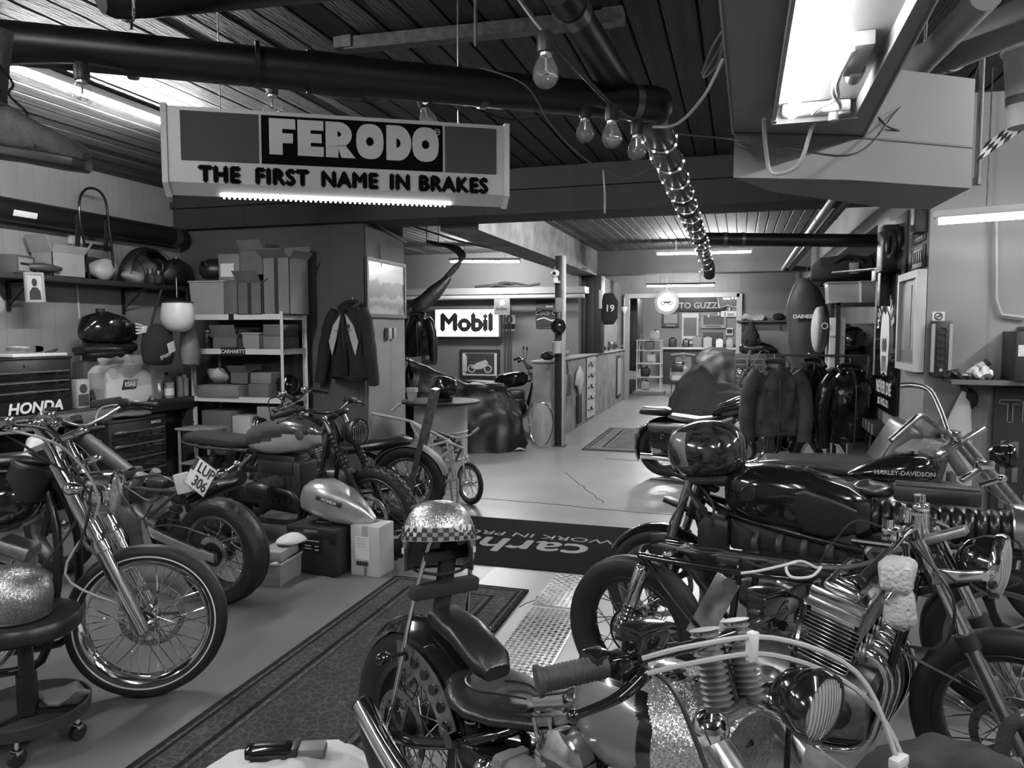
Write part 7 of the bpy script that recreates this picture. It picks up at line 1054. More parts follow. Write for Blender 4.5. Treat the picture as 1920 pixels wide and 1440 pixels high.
ws_ = thing('clear_windscreen', 'clear motorcycle windscreen leaning by the foot of the steel post', 'windscreen', (-2.62, 10.02, 0), .2); part('screen', MB().grid(lambda u, v: ((u-.5)*.34*(1-.25*(2*v-1)**2), .03+.12*v+.1*(2*u-1)**2, .02+.62*v), 12, 14, .004), FILM, ws_); part('screen_edge', MB().tube([(.17*math.sin(a)*(1-.1*math.cos(a)), .09-.06*math.cos(a)+.08*math.sin(a)**2, .33-.31*math.cos(a)) for a in (2*PI*i/28 for i in range(28))], .008, 6, closed=True), CH, ws_)
# ---------------------------------------------------------------- post and partition things
t = thing('security_camera', 'small white dome camera on top of the steel post', 'camera', (-2.48, 10.28, 2.42)); part('base', MB().cyl((0, 0, -.1), (0, 0, -.03), .045, 16), WP, t); part('ball', MB().ell((0, 0, .03), (.06, .06, .06), 18, 12), WP, t); part('camera_lens', MB().ell((.0, -.045, .03), (.028, .02, .028), 14, 8), K, t); part('bracket', MB().box((.02, .0, -.09), (.1, .06, .03)), WP, t)
t = thing('phone_horn', 'black round horn mounted halfway up the steel post', 'horn', (-2.43, 10.25, 1.71)); part('bell', MB().lathe([(.03, .06), (.06, .04), (.105, .0), (.11, -.02), (.06, -.02), (.02, .02)], 26, rot(PI/2)), K, t); part('bracket', MB().box((0, .06, .12), (.06, .06, .28), bev=.01), DS, t); part('badge', MB().box((0, .02, .3), (.09, .02, .2), bev=.006), PA[45], t)
can('small tin hanging on the steel post under the horn', (-2.43, 10.22, 1.33), .07, .2, PA[55], DP, 'hanging_tin', 'tin', .8)
for i, (y, lb, m) in enumerate(((11.0, 'pale tool bag hanging on the near end of the partition', PA[50]), (11.35, 'dark tool bag hanging next to the pale bag', PA[30]))): t = thing('tool_bag', lb, 'bag', (-2.53, y, .62)); part('pouch', MB().box((.0, 0, .2), (.1, .24, .36), bev=.04).rough(.012, 9, i), m, t); part('loop', MB().tube([(0, -.05, .36), (-.02, 0, .57), (0, .05, .36)], .008, 6, 4), DP, t)
t = thing('shirt_on_hanger', 'small white shirt and dark trousers on a hanger at the partition', 'clothes', (-2.56, 12.4, .95)); part('shirt', MB().secs([(-.28, 0, -.16, .02, .05), (-.2, 0, -.1, .03, .12), (0, 0, -.15, .035, .26), (.2, 0, -.1, .03, .12), (.28, 0, -.16, .02, .05)], 2.4, 14, rot(0, 0, PI/2)), PA[70], t); part('trousers', MB().box((0, -.07, -.62), (.04, .12, .5), bev=.015).box((0, .07, -.62), (.04, .12, .5), bev=.015), DEN, t); part('hanger', MB().tube([(0, -.2, -.05), (0, 0, .06), (0, .2, -.05)], .006, 6).tube([(0, 0, .06), (0, .02, .14), (0, .06, .12)], .005, 6, 3), ST, t)
t = thing('sale_poster', 'white brush-lettered poster on the low partition', 'poster', (-2.58, 13.55, .62)); part('sheet', MB().box((0, 0, 0), (.008, .8, 1.1)), PA[70], t); 
for k in range(5): part('brush_stroke', MB().tube([(.008, -.3, .4-.2*k), (.008, -.1, .46-.2*k), (.008, .05, .38-.2*k), (.008, .3, .45-.2*k)], .022, 6, 4), PA[30], t)
t = thing('framed_notice', 'tall framed notice on the far end of the partition', 'picture', (-2.59, 16.9, .62)); part('frame', MB().box((0, 0, 0), (.03, .62, .95), bev=.006), DP, t); part('print', MB().box((.017, 0, 0), (.004, .5, .82)), PA[60], t)
for i, (y, m, lb) in enumerate(((10.9, DP, 'heap of dark gloves on the near end of the partition'), (11.8, PA[50], 'pale rag on the partition beside the dark gloves'), (15.4, RAG, 'dark cap on the partition beyond the square pillar'), (16.2, PA[30], 'grey bag on the partition beyond the pillar'), (16.9, DP, 'black helmet bag at the far end of the partition'))): blob('partition_clutter', lb, 'clutter', (-2.73, y, 1.216), (.11, .2, .06+.03*(i > 2)), m, i+20, amp=.6, sc=9)
t = thing('hockey_jersey', 'dark jersey numbered 19 hanging from the square pillar', 'jersey', (-2.38, 14.3, 2.05)); part('body', MB().secs([(-.18, 0, .0, .04, .16), (-.1, 0, .02, .07, .3), (.08, 0, .02, .07, .3), (.16, 0, .0, .03, .16)], 3, 16).rough(.015, 7, 3), RAG, t); txt('19', .18, WINK, t, T(.02, -.085, .02) @ FX, depth=.006, bold=.004); part('white_scarf', MB().box((-.16, -.04, .2), (.08, .03, .36), bev=.012), WP, t)
for k, y in enumerate((17.2, )): t = thing('funnel_pipe', 'white plastic pipe with funnel beside the doorway', 'pipe', (-2.55, 17.4, 0)); part('pipe', MB().cyl((0, 0, 1.2), (0, 0, 2.4), .02, 10), PA[60], t); part('funnel', MB().lathe([(.02, 2.05), (.07, 2.15), (.07, 2.2), (.02, 2.2)], 16), WP, t); part('wall_clip', MB().box((-.05, 0, 1.3), (.1, .03, .03)), PA[50], t)
# ---------------------------------------------------------------- room at the end
t = thing('dark_locker', 'dark tall locker doors left inside the rear room', 'locker', (-2.75, 20.3, 0)); part('carcass', MB().span((-.2, -.6, .62), (.2, .6, 2.5), .01), PA[15], t); part('locker_door', MB().span((.2, -.58, .64), (.212, .58, 2.48), .004), PA[15], t); part('lower_crate', MB().span((-.2, -.58, 0), (.25, .58, .36), .01), PA[25], t); part('white_crate', MB().span((-.2, -.55, .36), (.26, .55, .6), .01), PA[70], t); part('notice', MB().box((.215, .1, 1.4), (.006, .3, .3)), PA[35], t)
tw = thing('display_tower', 'white open display tower with odds and ends in the rear room', 'shelf', (-2.2, 19.6, 0))
for x in (-.3, .3):
    for y in (-.2, .2): part('post', MB().box((x, y, .7), (.03, .03, 1.4)), WP, tw)
for z in (.1, .45, .8, 1.14, 1.4): part('tower_shelf', MB().box((0, 0, z), (.66, .46, .02)), WP, tw)
part('plinth', MB().box((0, 0, .045), (.8, .56, .09), bev=.006), PA[45], tw)
for i, (x, z, m, lb) in enumerate(((-.1, .11, PL, 'pale heap of rags at the foot of the display tower'), (-.1, .46, DP, 'dark round horn on the second display tower shelf'), (.05, .82, PA[70], 'white canister on the third display tower shelf'), (.0, 1.15, PA[45], 'grey machine part on the fourth display tower shelf'), (.12, 1.41, PA[80], 'white jerry can on top of the display tower'))): t = thing('tower_item', lb, 'clutter', (-2.2+x, 19.55, z)); part('body', MB().box((0, 0, .12), (.24, .2, .22), bev=.05, seg=3).rough(.02, 7, i), m, t); part('cap', MB().cyl((.03, 0, .22), (.03, 0, .27), .03, 12), DP, t)
vs_ = thing('scooter', 'pale classic scooter seen from behind in the rear room', 'scooter', (-1.45, 19.9, 0), 1.5); part('body_shell', MB().secs([(-.45, 0, .52, .06, .1), (-.38, 0, .52, .2, .2), (-.1, 0, .55, .24, .22), (.12, 0, .5, .18, .18), (.25, 0, .35, .1, .08)], 2.8, 24), PA[60], vs_); part('leg_shield', MB().grid(lambda u, v: (.55+.08*v, (u-.5)*.5*(1-.2*v), .25+.7*v), 8, 10, .02), PA[60], vs_); part('floor_board', MB().box((.35, 0, .26), (.5, .36, .04), bev=.01), PA[50], vs_); part('seat', MB().secs([(-.4, 0, .8, .08, .02), (-.3, 0, .81, .14, .05), (.05, 0, .81, .13, .05), (.15, 0, .8, .06, .02)], 2.8, 16), LEA, vs_); part('rear_wheel', tire(.22, .1, .12, .002), RUB, vs_, M.Translation((-.22, 0, .22))); part('front_wheel', tire(.22, .1, .12, .002), RUB, vs_, M.Translation((.85, 0, .22))); part('handlebar', MB().tube([(.55, .32, 1.0), (.6, .1, 1.02), (.6, -.1, 1.02), (.55, -.32, 1.0)], .02, 8, 3).cyl((.62, 0, .9), (.6, 0, 1.05), .05), PA[60], vs_); part('licence_plate', MB().box((-.47, 0, .45), (.01, .24, .12)), PAPER, vs_); part('top_box', MB().box((-.46, 0, .7), (.05, .3, .18), bev=.02), DP, vs_); part('stand', MB().tube([(-.1, .18, .3), (-.15, .2, 0)], .012).tube([(-.1, -.18, .3), (-.15, -.2, 0)], .012), ST, vs_)
cover('vehicle under a grey striped cover beside the scooter', (-1.1, 21.6), (.25, 21.9), [(-.2, .3, .5), (-.05, .9, .9), (.2, 1.15, 1), (.6, 1.2, 1), (1.0, 1.1, 1), (1.3, .9, .9), (1.5, .4, .6)], PA[25], 7, .15, .45, name='covered_vehicle', cat='covered vehicle')
t = thing('rear_counter', 'narrow white counter along the rear wall', 'counter', (-1.0, 23.65, 0)); part('counter_top', MB().span((-1.3, -.3, 1.08), (1.3, .3, 1.14), .006), PA[70], t); part('counter_front', MB().span((-1.28, -.2, 0), (1.28, .28, 1.08)), PA[20], t)
for i, (x, r, m, lb) in enumerate(((-.95, .14, DP, 'black round case on the rear counter, leftmost'), (-.55, .12, DS, 'second dark helmet on the rear counter'), (.1, .15, PA[60], 'pale carton on the rear counter'), (.45, .12, PA[80], 'white bag on the rear counter'), (.75, .13, PL, 'pale ornament on the rear counter'), (-.2, .16, PA[45], 'grey carton on the rear counter'))): t = thing('counter_item', lb, 'clutter', (-1.0+x, 23.6, 1.141)); part('body', MB().box((0, 0, r), (r*1.7, r*1.6, r*2), bev=.05 if m in (PL, DP, DS) else .01, seg=3).rough(.02 if m in (PL, DP, DS) else 0, 6, i), m, t); part('top', MB().cyl((0, 0, r*2-.02), (0, 0, r*2+.03), r*.4, 12), m, t)
t = thing('no_motorcycles_sign', 'round grey-rimmed traffic sign with motorcycle symbol', 'sign', at(1250, 567, Y=17.6)); part('disc', MB().cyl((0, 0, 0), (0, -.02, 0), .28, 40), PA[35], t); part('white_centre', MB().cyl((0, -.02, 0), (0, -.026, 0), .21, 36), PAPER, t); part('motorcycle_symbol', MB().ring((-.08, -.03, -.02), .04, .009, (0, 1, 0), 20, 6).ring((.09, -.03, -.02), .04, .009, (0, 1, 0), 20, 6).prism([(-.08, -.02), (-.04, .03), (.02, .02), (.09, .03), (.09, -.01), (.02, -.03), (-.02, -.02)], .027, .033, FX), INK, t); part('hanger_rod', MB().cyl((0, 0, .28), (0, 0, CZ-.11-at(1250, 567, Y=17.6).z), .005), ST, t)
t = thing('wall_banner', 'dark banner with pale lettering on the rear wall', 'banner', (-1.35, 23.93, 2.62)); part('cloth', MB().box((0, 0, 0), (1.9, .03, .75), bev=.01), PA[20], t); txt('MOTO GUZZI', .26, PA[60], t, T(-.05, -.02, -.2) @ FX, depth=.006, bold=.004); part('stripe_art', MB().tube([(-.6, -.018, .15), (0, -.018, .22), (.6, -.018, .1)], .03, 6, 4), PA[35], t)
t = thing('neon_sign', 'small glowing neon sign at the right of the rear wall', 'neon sign', (-.33, 23.9, 2.62)); part('back_plate', MB().prism([(-.35, .25), (.4, .3), (.4, -.2), (.2, -.26), (.0, -.2), (-.25, -.28)], 0, .02, FX), PA[30], t); txt('LEVI', .22, mat('neon glow', 1, .4, emit=6), t, T(.05, -.04, .06) @ FX, depth=.03, bold=.004, name='neon_lettering'); part('outline_tube', MB().tube([(-.35, -.03, .25), (-.25, -.03, -.28), (.0, -.03, -.2), (.2, -.03, -.26), (.4, -.03, -.2)], .012, 6), PAPER, t)
plate('tonnage_sign', 'white weight limit sign reading 5 ton', (-.3, 23.9, 2.16), .46, .18, PAPER, [('5 ton', .14, 0, -.01)], bold=.003)
t = thing('festive_lights', 'string of tiny white pendant lamps across the rear wall', 'string lights', (-.9, 23.9, 2.1)); part('cord', MB().tube([(-.3, 0, 0), (.2, 0, .06), (.6, 0, .22), (.9, 0, .45)], .006, 6, 4), DP, t)
for x, z in ((-.3, -.05), (0, .0), (.3, .06), (.62, .2)): part('lamp', MB().ell((x, -.01, z), (.03, .03, .06), 10, 6), PAPER, t)
for i, (x, z, w_, h_, m, m2, lb) in enumerate(((-2.05, 2.0, .52, .48, DP, PA[50], 'dark band poster under the round traffic sign'), (-1.45, 1.72, .5, .95, PA[70], PA[35], 'tall pale event poster on the rear wall'), (-.75, 1.95, .75, .45, PA[50], PA[25], 'landscape poster with pale border on the rear wall'), (-.75, 1.42, .75, .5, PA[40], PA[20], 'grey poster below the landscape poster'), (-.27, 1.62, .2, .22, PAPER, INK, 'small oval white badge on the rear wall'))): t = thing('wall_poster', lb, 'poster', (x, 23.93, z)); part('sheet', MB().box((0, 0, 0), (w_, .02, h_)), m, t); part('artwork', MB().box((0, -.012, h_*.05), (w_*.8, .006, h_*.6)).rough(0, 1), m2, t); part('caption_bar', MB().box((0, -.012, -h_*.38), (w_*.6, .006, h_*.08)), m2, t)
# ---------------------------------------------------------------- right of the aisle, far
cj = cover('motorcycle under a dark grey cloth cover in the aisle', (.35, 10.9), (-.75, 11.5), [(-.3, .35, .5), (-.15, .75, .8), (.1, .86, .9), (.4, .84, .9), (.7, .92, 1), (.95, 1.12, 1), (1.15, 1.15, .95), (1.3, .95, .9), (1.5, .55, .9), (1.68, .25, .7)], CV2, 5, .1, .34)
simple_bike('motorcycle with round chrome headlamp behind the grey cloth cover', (1.1, 13.2), (-.15, 13.7), K, 'naked_motorcycle', bar=1.3, R=.33)
t = thing('red_tool_chest', 'wide grey tool chest with many drawers at the rear right wall', 'tool chest', (.42, 17.7, 0)); part('body', MB().span((-.5, -.25, 0), (.5, .25, 1.14), .01), PA[25], t)
for i in range(5):
    for k in range(3): d_ = part('drawer', MB().box((-.32+.32*k, -.255, .5+.12*i), (.3, .012, .1), bev=.003), PA[25], t); part('drawer_handle', MB().box((-.32+.32*k, -.265, .54+.12*i), (.28, .012, .014)), ST, d_)
t = thing('chrome_trim_tank', 'dark fuel tank with chrome flash on the grey tool chest', 'fuel tank', (.42, 17.65, 1.141)); part('tank_shell', MB().secs([(-.4, 0, .1, .05, .06), (-.3, 0, .13, .14, .12), (0, 0, .15, .16, .14), (.3, 0, .1, .1, .09), (.42, 0, .06, .03, .03)], 2.6, 20), K, t); part('chrome_flash', MB().box((-.1, -.15, .15), (.4, .02, .05), bev=.008), CH, t)
t = thing('rear_shelf', 'small dark shelf with rags on the rear right wall', 'shelf', (.5, 17.85, 1.86)); part('board', MB().box((0, 0, 0), (1.1, .28, .04)), DP, t); [part('bracket', MB().box((x, .1, -.1), (.03, .06, .2)), DP, t) for x in (-.4, .4)]
blob('shelf_rags', 'pale rags bunched on the rear right shelf', 'rags', (.3, 17.85, 1.881), (.3, .12, .07), PA[60], 31, amp=.9, sc=8); blob('peaked_hat', 'dark cap on the rear right shelf', 'cap', (.85, 17.85, 1.881), (.12, .1, .08), RAG, 32)
t = thing('punch_bag', 'dark teardrop sack hanging below the rear right shelf', 'bag', (.26, 17.55, 1.28)); part('sack', MB().lathe([(.02, 0), (.14, .03), (.2, .14), (.19, .26), (.1, .42), (.03, .55)], 24), RAG, t); part('cord', MB().cyl((0, 0, .5), (.05, .2, .6), .008), DP, t)
# ---------------------------------------------------------------- right recess shelf unit
ru = thing('recess_shelf_unit', 'wall shelf unit crowded with helmets and tubs beside the aisle', 'shelf', (1.5, 9.0, 0))
for z in (.55, 1.07, 1.95): b_ = part('board', MB().span((-.5, -.28, z-.035), (.5, .28, z), .004), PA[55] if z < 1.5 else DP, ru)
for x in (-.48, .48):
    for y in (-.26, .26): part('upright', MB().span((x-.02, y-.02, 0), (x+.02, y+.02, 1.95)), DP, ru)
part('hatch_edge', MB().span((-.5, -.30, 1.04), (.5, -.285, 1.06)), PA[70], ru)
t = thing('car_radio_box', 'dark portable radio case on the recess shelf', 'radio', (1.24, 8.92, 1.071)); part('case', MB().box((0, 0, .16), (.5, .3, .32), bev=.02), DP, t); part('knob', MB().cyl((-.1, -.15, .24), (-.1, -.165, .24), .03, 14).cyl((.1, -.15, .24), (.1, -.165, .24), .03, 14), KM, t); part('panel_lines', MB().box((0, -.152, .12), (.36, .006, .01)).box((0, -.152, .08), (.36, .006, .01)), GP, t)
helmet('glossy black full-face helmet on the radio case', (1.2, 8.9, 1.392), -2.2, K, 1.2, 'full')
t = thing('fingered_gloves', 'pair of black riding gloves on the recess shelf front', 'gloves', (1.3, 8.74, 1.071)); part('palm', MB().box((0, .05, .035), (.2, .1, .06), bev=.02), LEA, t)
for k in range(4): part('finger', MB().tube([(-.07+.045*k, .02, .04), (-.075+.045*k, -.04, .05), (-.08+.045*k, -.05, .015)], .016, 8, 3), LEA, t)
t = thing('white_locker_box', 'white plastic box standing on the recess shelf behind the helmet', 'box', (1.02, 8.93, 1.071)); part('box', MB().box((0, 0, .36), (.16, .4, .72), bev=.01), WP, t); part('joint', MB().box((-.0, -.203, .3), (.16, .006, .012)).box((0, -.203, .52), (.16, .006, .012)), PL, t)
carton('flat cardboard sheet box behind the black helmet', (1.35, 9.2, 1.071), .5, .1, .66, 0, CB2, name='flat_carton')
t = thing('round_backpack', 'grey and white round backpack on the left of the recess shelf', 'backpack', (.86, 8.85, 1.42)); part('shell', MB().ell((0, 0, .24), (.085, .13, .26), 20, 12), PA[35], t); part('white_side', MB().ell((-.03, 0, .24), (.07, .12, .25), 20, 12), PA[70], t); part('badge', MB().ring((.03, -.125, .28), .03, .006, (0, 1, 0), 16, 6), WINK, t); part('strap', MB().tube([(.1, 0, .1), (.2, .05, -.0), (.12, .1, -.3)], .02, 6, 3), RAG, t)
for i, (x, y, z, w_, lb) in enumerate(((1.1, 9.0, 1.951, .36, 'frosted tub at the left of the top recess shelf, lower one'), (1.38, 8.92, 1.951, .32, 'frosted tub in front at the middle of the top recess shelf'))): tub(lb, (x, y, z), w_, .34, .22, .1*i, None, mat('frosted tub', .5, .4, alpha=.85))
t = thing('sports_bag', 'black crested sports bag on the top recess tubs', 'bag', (1.12, 9.02, 2.185)); part('bag_body', MB().secs([(-.36, 0, .1, .06, .08), (-.28, 0, .14, .14, .13), (0, 0, .15, .16, .15), (.24, 0, .14, .14, .13), (.32, 0, .1, .05, .07)], 2.8, 18), RAG, t); part('crest', MB().box((.06, -.155, .14), (.1, .012, .12), bev=.02), PA[55], t); part('carry_strap', MB().tube([(-.15, -.14, .2), (0, -.17, .28), (.15, -.14, .2)], .015, 6, 4), RAG, t)
t = thing('clear_parts_case', 'clear plastic case of screws tilted on the top recess shelf', 'case', (1.75, 8.85, 1.98), .1, ry=-.25); part('case', MB().box((0, 0, .12), (.42, .3, .16), bev=.03), TUB, t); part('latch', MB().box((-.1, -.155, .12), (.06, .012, .05)), DP, t)
for k in range(5): part('screw_tin', MB().cyl((-.14+.07*k, 0, .06), (-.14+.07*k, 0, .1), .03, 12), DS, t)
t = thing('wall_reading_lamp', 'cluster of small round bulbs under the top recess shelf', 'lamp', (1.72, 8.70, 1.78)); part('arm', MB().tube([(.0, .1, .14), (.05, 0, .1), (-.05, -.02, .05), (.02, .0, -.1)], .008, 6, 4), DP, t)
for x, z in ((-.09, .0), (.03, .08), (.0, -.07)): part('bulb', MB().ell((x, -.03, z), (.045, .045, .045), 16, 10), mat('small bulb', .8, .15), t)
part('shelf_clip', MB().box((0, .1, .155), (.06, .06, .03)), DP, t)
# garment rail with jackets
gr = thing('garment_rail', 'thin steel garment rail between the cruiser and the recess shelf', 'rail', (.7, 7.45, 0)); part('bar', MB().cyl((-.45, 0, 1.42), (.45, 0, 1.42), .012, 10), DS, gr)
for x in (-.44, .44): part('stand', MB().cyl((x, 0, .03), (x, 0, 1.42), .014, 10).box((x, 0, .02), (.03, .5, .03)), DS, gr)
DJ = mat('worn denim', .06, .85, var=.4, scale=9, bump=.5, bscale=120)
jacket('denim_jacket', 'worn denim jacket at the left of the garment rail', (.33, 7.12, 1.33), .25, DJ, .46, .62, None, 5, .58, .1, .1); jacket('dark_jacket', 'dark cloth jacket in the middle of the garment rail', (.68, 7.52, 1.33), .6, RAG, .44, .66, None, 8, .6, .1, .1); jacket('patent_jacket', 'shiny black leather jacket at the right of the garment rail', (.98, 7.3, 1.29), .15, mat('patent leather', .01, .22, bump=.5, bscale=16), .44, .64, None, 11, .6, .1, .12)
t = thing('garment_cover', 'tall dark garment cover with white print hanging beside the jackets', 'garment bag', (.78, 9.3, .95)); part('cover', MB().tube([(0, 0, 0), (.0, 0, .25), (-.03, 0, .6), (-.06, 0, 1.0), (-.06, 0, 1.22), (-.04, 0, 1.3)], [.12, .17, .2, .19, .12, .03], 20, 4, sq=.6).rough(.015, 5, 3), mat('garment cover cloth', .03, .6), t); part('grey_side', MB().tube([(.16, .08, -.02), (.19, .08, .4), (.14, .08, .9), (.06, .08, 1.2)], [.08, .09, .08, .03], 14, 3, sq=.6), PA[25], t); txt('DAINESE', .06, WINK, t, T(-.07, -.14, .86) @ FX, depth=.01, bold=.002); part('hook', MB().tube([(-.04, 0, 1.3), (-.04, 0, 1.55), (-.02, .0, 1.8)], .005, 6, 3), ST, t)
t = thing('carrier_bag', 'small pale paper carrier bag below the leather jackets', 'bag', (1.1, 7.75, .38)); part('bag_body', MB().box((0, 0, .12), (.17, .1, .24), bev=.01).rough(.008, 8, 2), PA[55], t); part('bag_handle', MB().tube([(-.05, -.05, .24), (0, -.05, .32), (.05, -.05, .24)], .006, 6, 4), PA[55], t); 
t = thing('side_stool', 'dark low stool under the garment rail carrying the paper bag', 'stool', (1.1, 7.75, 0)); part('stool_seat', MB().box((0, 0, .355), (.34, .3, .04), bev=.01), DP, t)
for x in (-.13, .13):
    for y in (-.11, .11): part('leg', MB().cyl((x, y, 0), (x, y, .34), .015, 8), DP, t)
blob('pale_cap', 'pale folded cap on the low stool behind the carrier bag', 'cap', (1.12, 7.86, .63), (.13, .1, .1), PA[50], 41) if False else None
# ---------------------------------------------------------------- pilaster: poster, frame, bell, plates
wp = thing('skull_board', 'black board with white lettering around a skull on the pilaster', 'sign', (1.19, 6.86, .98)); part('board', MB().span((-.02, -.48, 0), (.008, .48, 1.14), .004), K, wp); WX = rot(PI/2, 0, -PI/2)
for i, ch in enumerate('WILD ONES'):
    a = (i-4)*.30
    if ch != ' ': txt(ch, .13, WINK, wp, M.Translation((-.024, -.33*math.sin(a), .60+.33*math.cos(a)+.02)) @ WX @ M.Rotation(-a, 4, 'Z'), depth=.003, bold=.004)
txt('NEVER DIE', .14, WINK, wp, M.Translation((-.024, 0, .19)) @ WX, depth=.003, bold=.003); txt('EST. MFG. CO.', .075, WINK, wp, M.Translation((-.024, 0, .07)) @ WX, depth=.003, bold=.002)
sk = part('skull', MB().prism([(.0, .0), (.12, -.03), (.17, .1), (.2, .28), (.16, .45), (.08, .5), (0, .47), (-.08, .5), (-.16, .45), (-.2, .28), (-.17, .1), (-.12, -.03)], .022, .026, M.Translation((0, 0, .33)) @ WX), WINK, wp)
for s_ in (-1, 1): part('skull_eye', MB().prism([(s_*.05+.05*math.cos(a), .22+.06*math.sin(a)) for a in (2*PI*i/14 for i in range(14))], .026, .029, M.Translation((0, 0, .33)) @ WX), INK, sk)
for k in range(5): part('skull_tooth_gap', MB().prism([(-.1+.05*k, .0), (-.09+.05*k, .0), (-.07+.035*k+.0, .13), (-.08+.035*k, .13)], .026, .029, M.Translation((0, 0, .33)) @ WX), INK, sk)
t = thing('cable_rack', 'dark cable rack with striped edge below the skull board', 'rack', (1.12, 6.95, .80)); part('rail', MB().box((0, 0, .04), (.1, .7, .09), bev=.006), DP, t)
for k in range(4): part('stripe', MB().box((-.053, -.25+.16*k, .04), (.004, .06, .085)), PA[50], t)
part('cable_loop', MB().tube([(0, .25, 0), (-.02, .3, -.15), (0, .2, -.22), (.02, .25, -.05), (0, .35, -.1), (0, .28, -.25), (0, .22, -.1)], .007, 6, 4), DP, t)
bf = thing('box_frame', 'thick pale box frame with faded print on the pilaster', 'picture', (1.19, 5.92, 1.37)); part('frame', MB().span((-.055, -.32, 0), (.005, -.27, .69)).span((-.055, .27, 0), (.005, .32, .69)).span((-.055, -.27, 0), (.005, .27, .05)).span((-.055, -.27, .64), (.005, .27, .69)), PA[70], bf); part('print', MB().span((-.03, -.28, .04), (-.02, .28, .65)), PA[50], bf); part('print_shape', MB().span((-.033, -.05, .1), (-.03, .12, .6)).span((-.0345, -.27, .06), (-.0315, .27, .14)), PA[35], bf)
for i, (z, lb) in enumerate(((2.34, 'upper embossed licence plate on the pilaster'), (2.16, 'lower embossed licence plate on the pilaster'))):
    t = thing('licence_plate', lb, 'licence plate', (1.19, 5.86, z)); part('plate', MB().box((0, 0, 0), (.012, .36, .15), bev=.004), PA[50], t); part('plate_border', MB().tube([(-.008, -.17, -.065), (-.008, .17, -.065), (-.008, .17, .065), (-.008, -.17, .065)], .004, 6, closed=True), PA[25], t)
    for k in range(5): part('embossed_digit', MB().box((-.008, -.12+.06*k, 0), (.006, .03, .08), bev=.004), PA[25], t)
t = thing('alarm_bell', 'dark alarm box with a coil of cable high on the pilaster', 'alarm', (1.19, 6.55, 2.18)); part('box', MB().box((-.06, .1, .12), (.12, .26, .36), bev=.01), PA[25], t); part('cable_coil', MB().ring((-.04, -.16, .16), .09, .022, (1, 0, 0), 24, 8).ring((-.08, -.16, .13), .09, .02, (1, .1, 0), 24, 8), DP, t); part('plate', MB().box((-.0, 0, .12), (.02, .6, .5), bev=.01), PA[35], t)
t = thing('wall_speaker', 'small dark box bracketed at the top of the pilaster', 'box', (1.17, 5.72, 2.42)); part('box', MB().box((0, 0, 0), (.1, .14, .22), bev=.008), PA[20], t); part('bracket', MB().tube([(.0, 0, .1), (.0, -.02, .24), (.03, -.05, .28)], .012, 6, 3), DS, t)
t = thing('steel_cabinet_top', 'small white label box on a steel bar over the skull board', 'box', (1.13, 7.1, 2.14)); part('bar', MB().cyl((.05, -.35, .02), (-.3, .5, .05), .012, 8), DS, t); part('label_box', MB().box((0, -.1, -.02), (.09, .2, .1), bev=.006), PA[60], t); part('dark_block', MB().box((.0, -.34, -.12), (.08, .12, .34), bev=.006), DP, t)
# ---------------------------------------------------------------- pale wall: sockets, shelf, binder, poster, towel
ps = thing('power_strip', 'tall black six-socket power strip on the pale wall', 'power strip', (1.285, 5.598, 1.345)); part('profile', MB().span((-.06, -.05, .0), (.06, -.002, .37), .006), DP, ps); part('side_rail', MB().span((-.062, -.054, .03), (-.042, -.03, .35)), PL, ps); part('side_rail', MB().span((.042, -.054, .03), (.062, -.03, .35)), PL, ps)
for k in range(6): s_ = part('socket', MB().lathe([(.028, 0), (.03, .006), (.024, .006), (.022, -.006), (.001, -.008)], 20, T(0, -.052, .085+.043*k) @ rot(PI/2)), DP, ps); part('pin_hole', MB().cyl((-.009, -.048, .085+.043*k), (-.009, -.0465, .085+.043*k), .004, 8).cyl((.009, -.048, .085+.043*k), (.009, -.0465, .085+.043*k), .004, 8), INK, s_)
part('switch', MB().cyl((0, -.05, .045), (0, -.056, .045), .012, 12), PL, ps)
t = thing('no_smoking_sticker', 'small white no-smoking sign above the power strip', 'sign', (1.27, 5.597, 1.745)); part('card', MB().box((0, 0, 0), (.075, .004, .062)), PAPER, t); part('prohibition_ring', MB().ring((0, -.003, 0), .022, .0035, (0, 1, 0), 22, 6).box((0, -.003, 0), (.006, .003, .04), ry=.78), INK, t); part('cigarette', MB().box((0, -.003, .0), (.026, .002, .005)), INK, t)
ks = thing('key_shelf', 'narrow grey shelf on the pale wall beneath the binder', 'shelf', (1.55, 5.50, 1.335)); part('board', MB().span((-.24, -.12, -.02), (.5, .098, .0), .003), PA[30], ks); part('edge', MB().span((-.24, -.126, -.028), (.5, -.12, .004)), PA[40], ks)
for k in range(5): blob('key_bundle', ('bunch of keys at the left of the narrow shelf', 'bright keys in the middle of the narrow shelf', 'pale paper scraps on the narrow shelf', 'bunch of screws before the paper scraps', 'rag end hanging at the left tip of the narrow shelf')[k], 'clutter', (1.38+.05*k if k < 4 else 1.33, 5.46+.02*(k % 2), 1.336), (.05, .05, .03+.015*(k == 2)), (ST, CH, PAPER, ST, DP)[k], 50+k, amp=1.0, sc=26)
t = thing('marker_box', 'white tube box leaning on the narrow shelf', 'box', (1.47, 5.52, 1.37), 0, ry=-.6); part('tube_box', MB().box((0, 0, .02), (.2, .04, .04), bev=.004), PAPER, t); part('dark_end', MB().box((.1, 0, .02), (.03, .042, .042), bev=.003), DP, t)
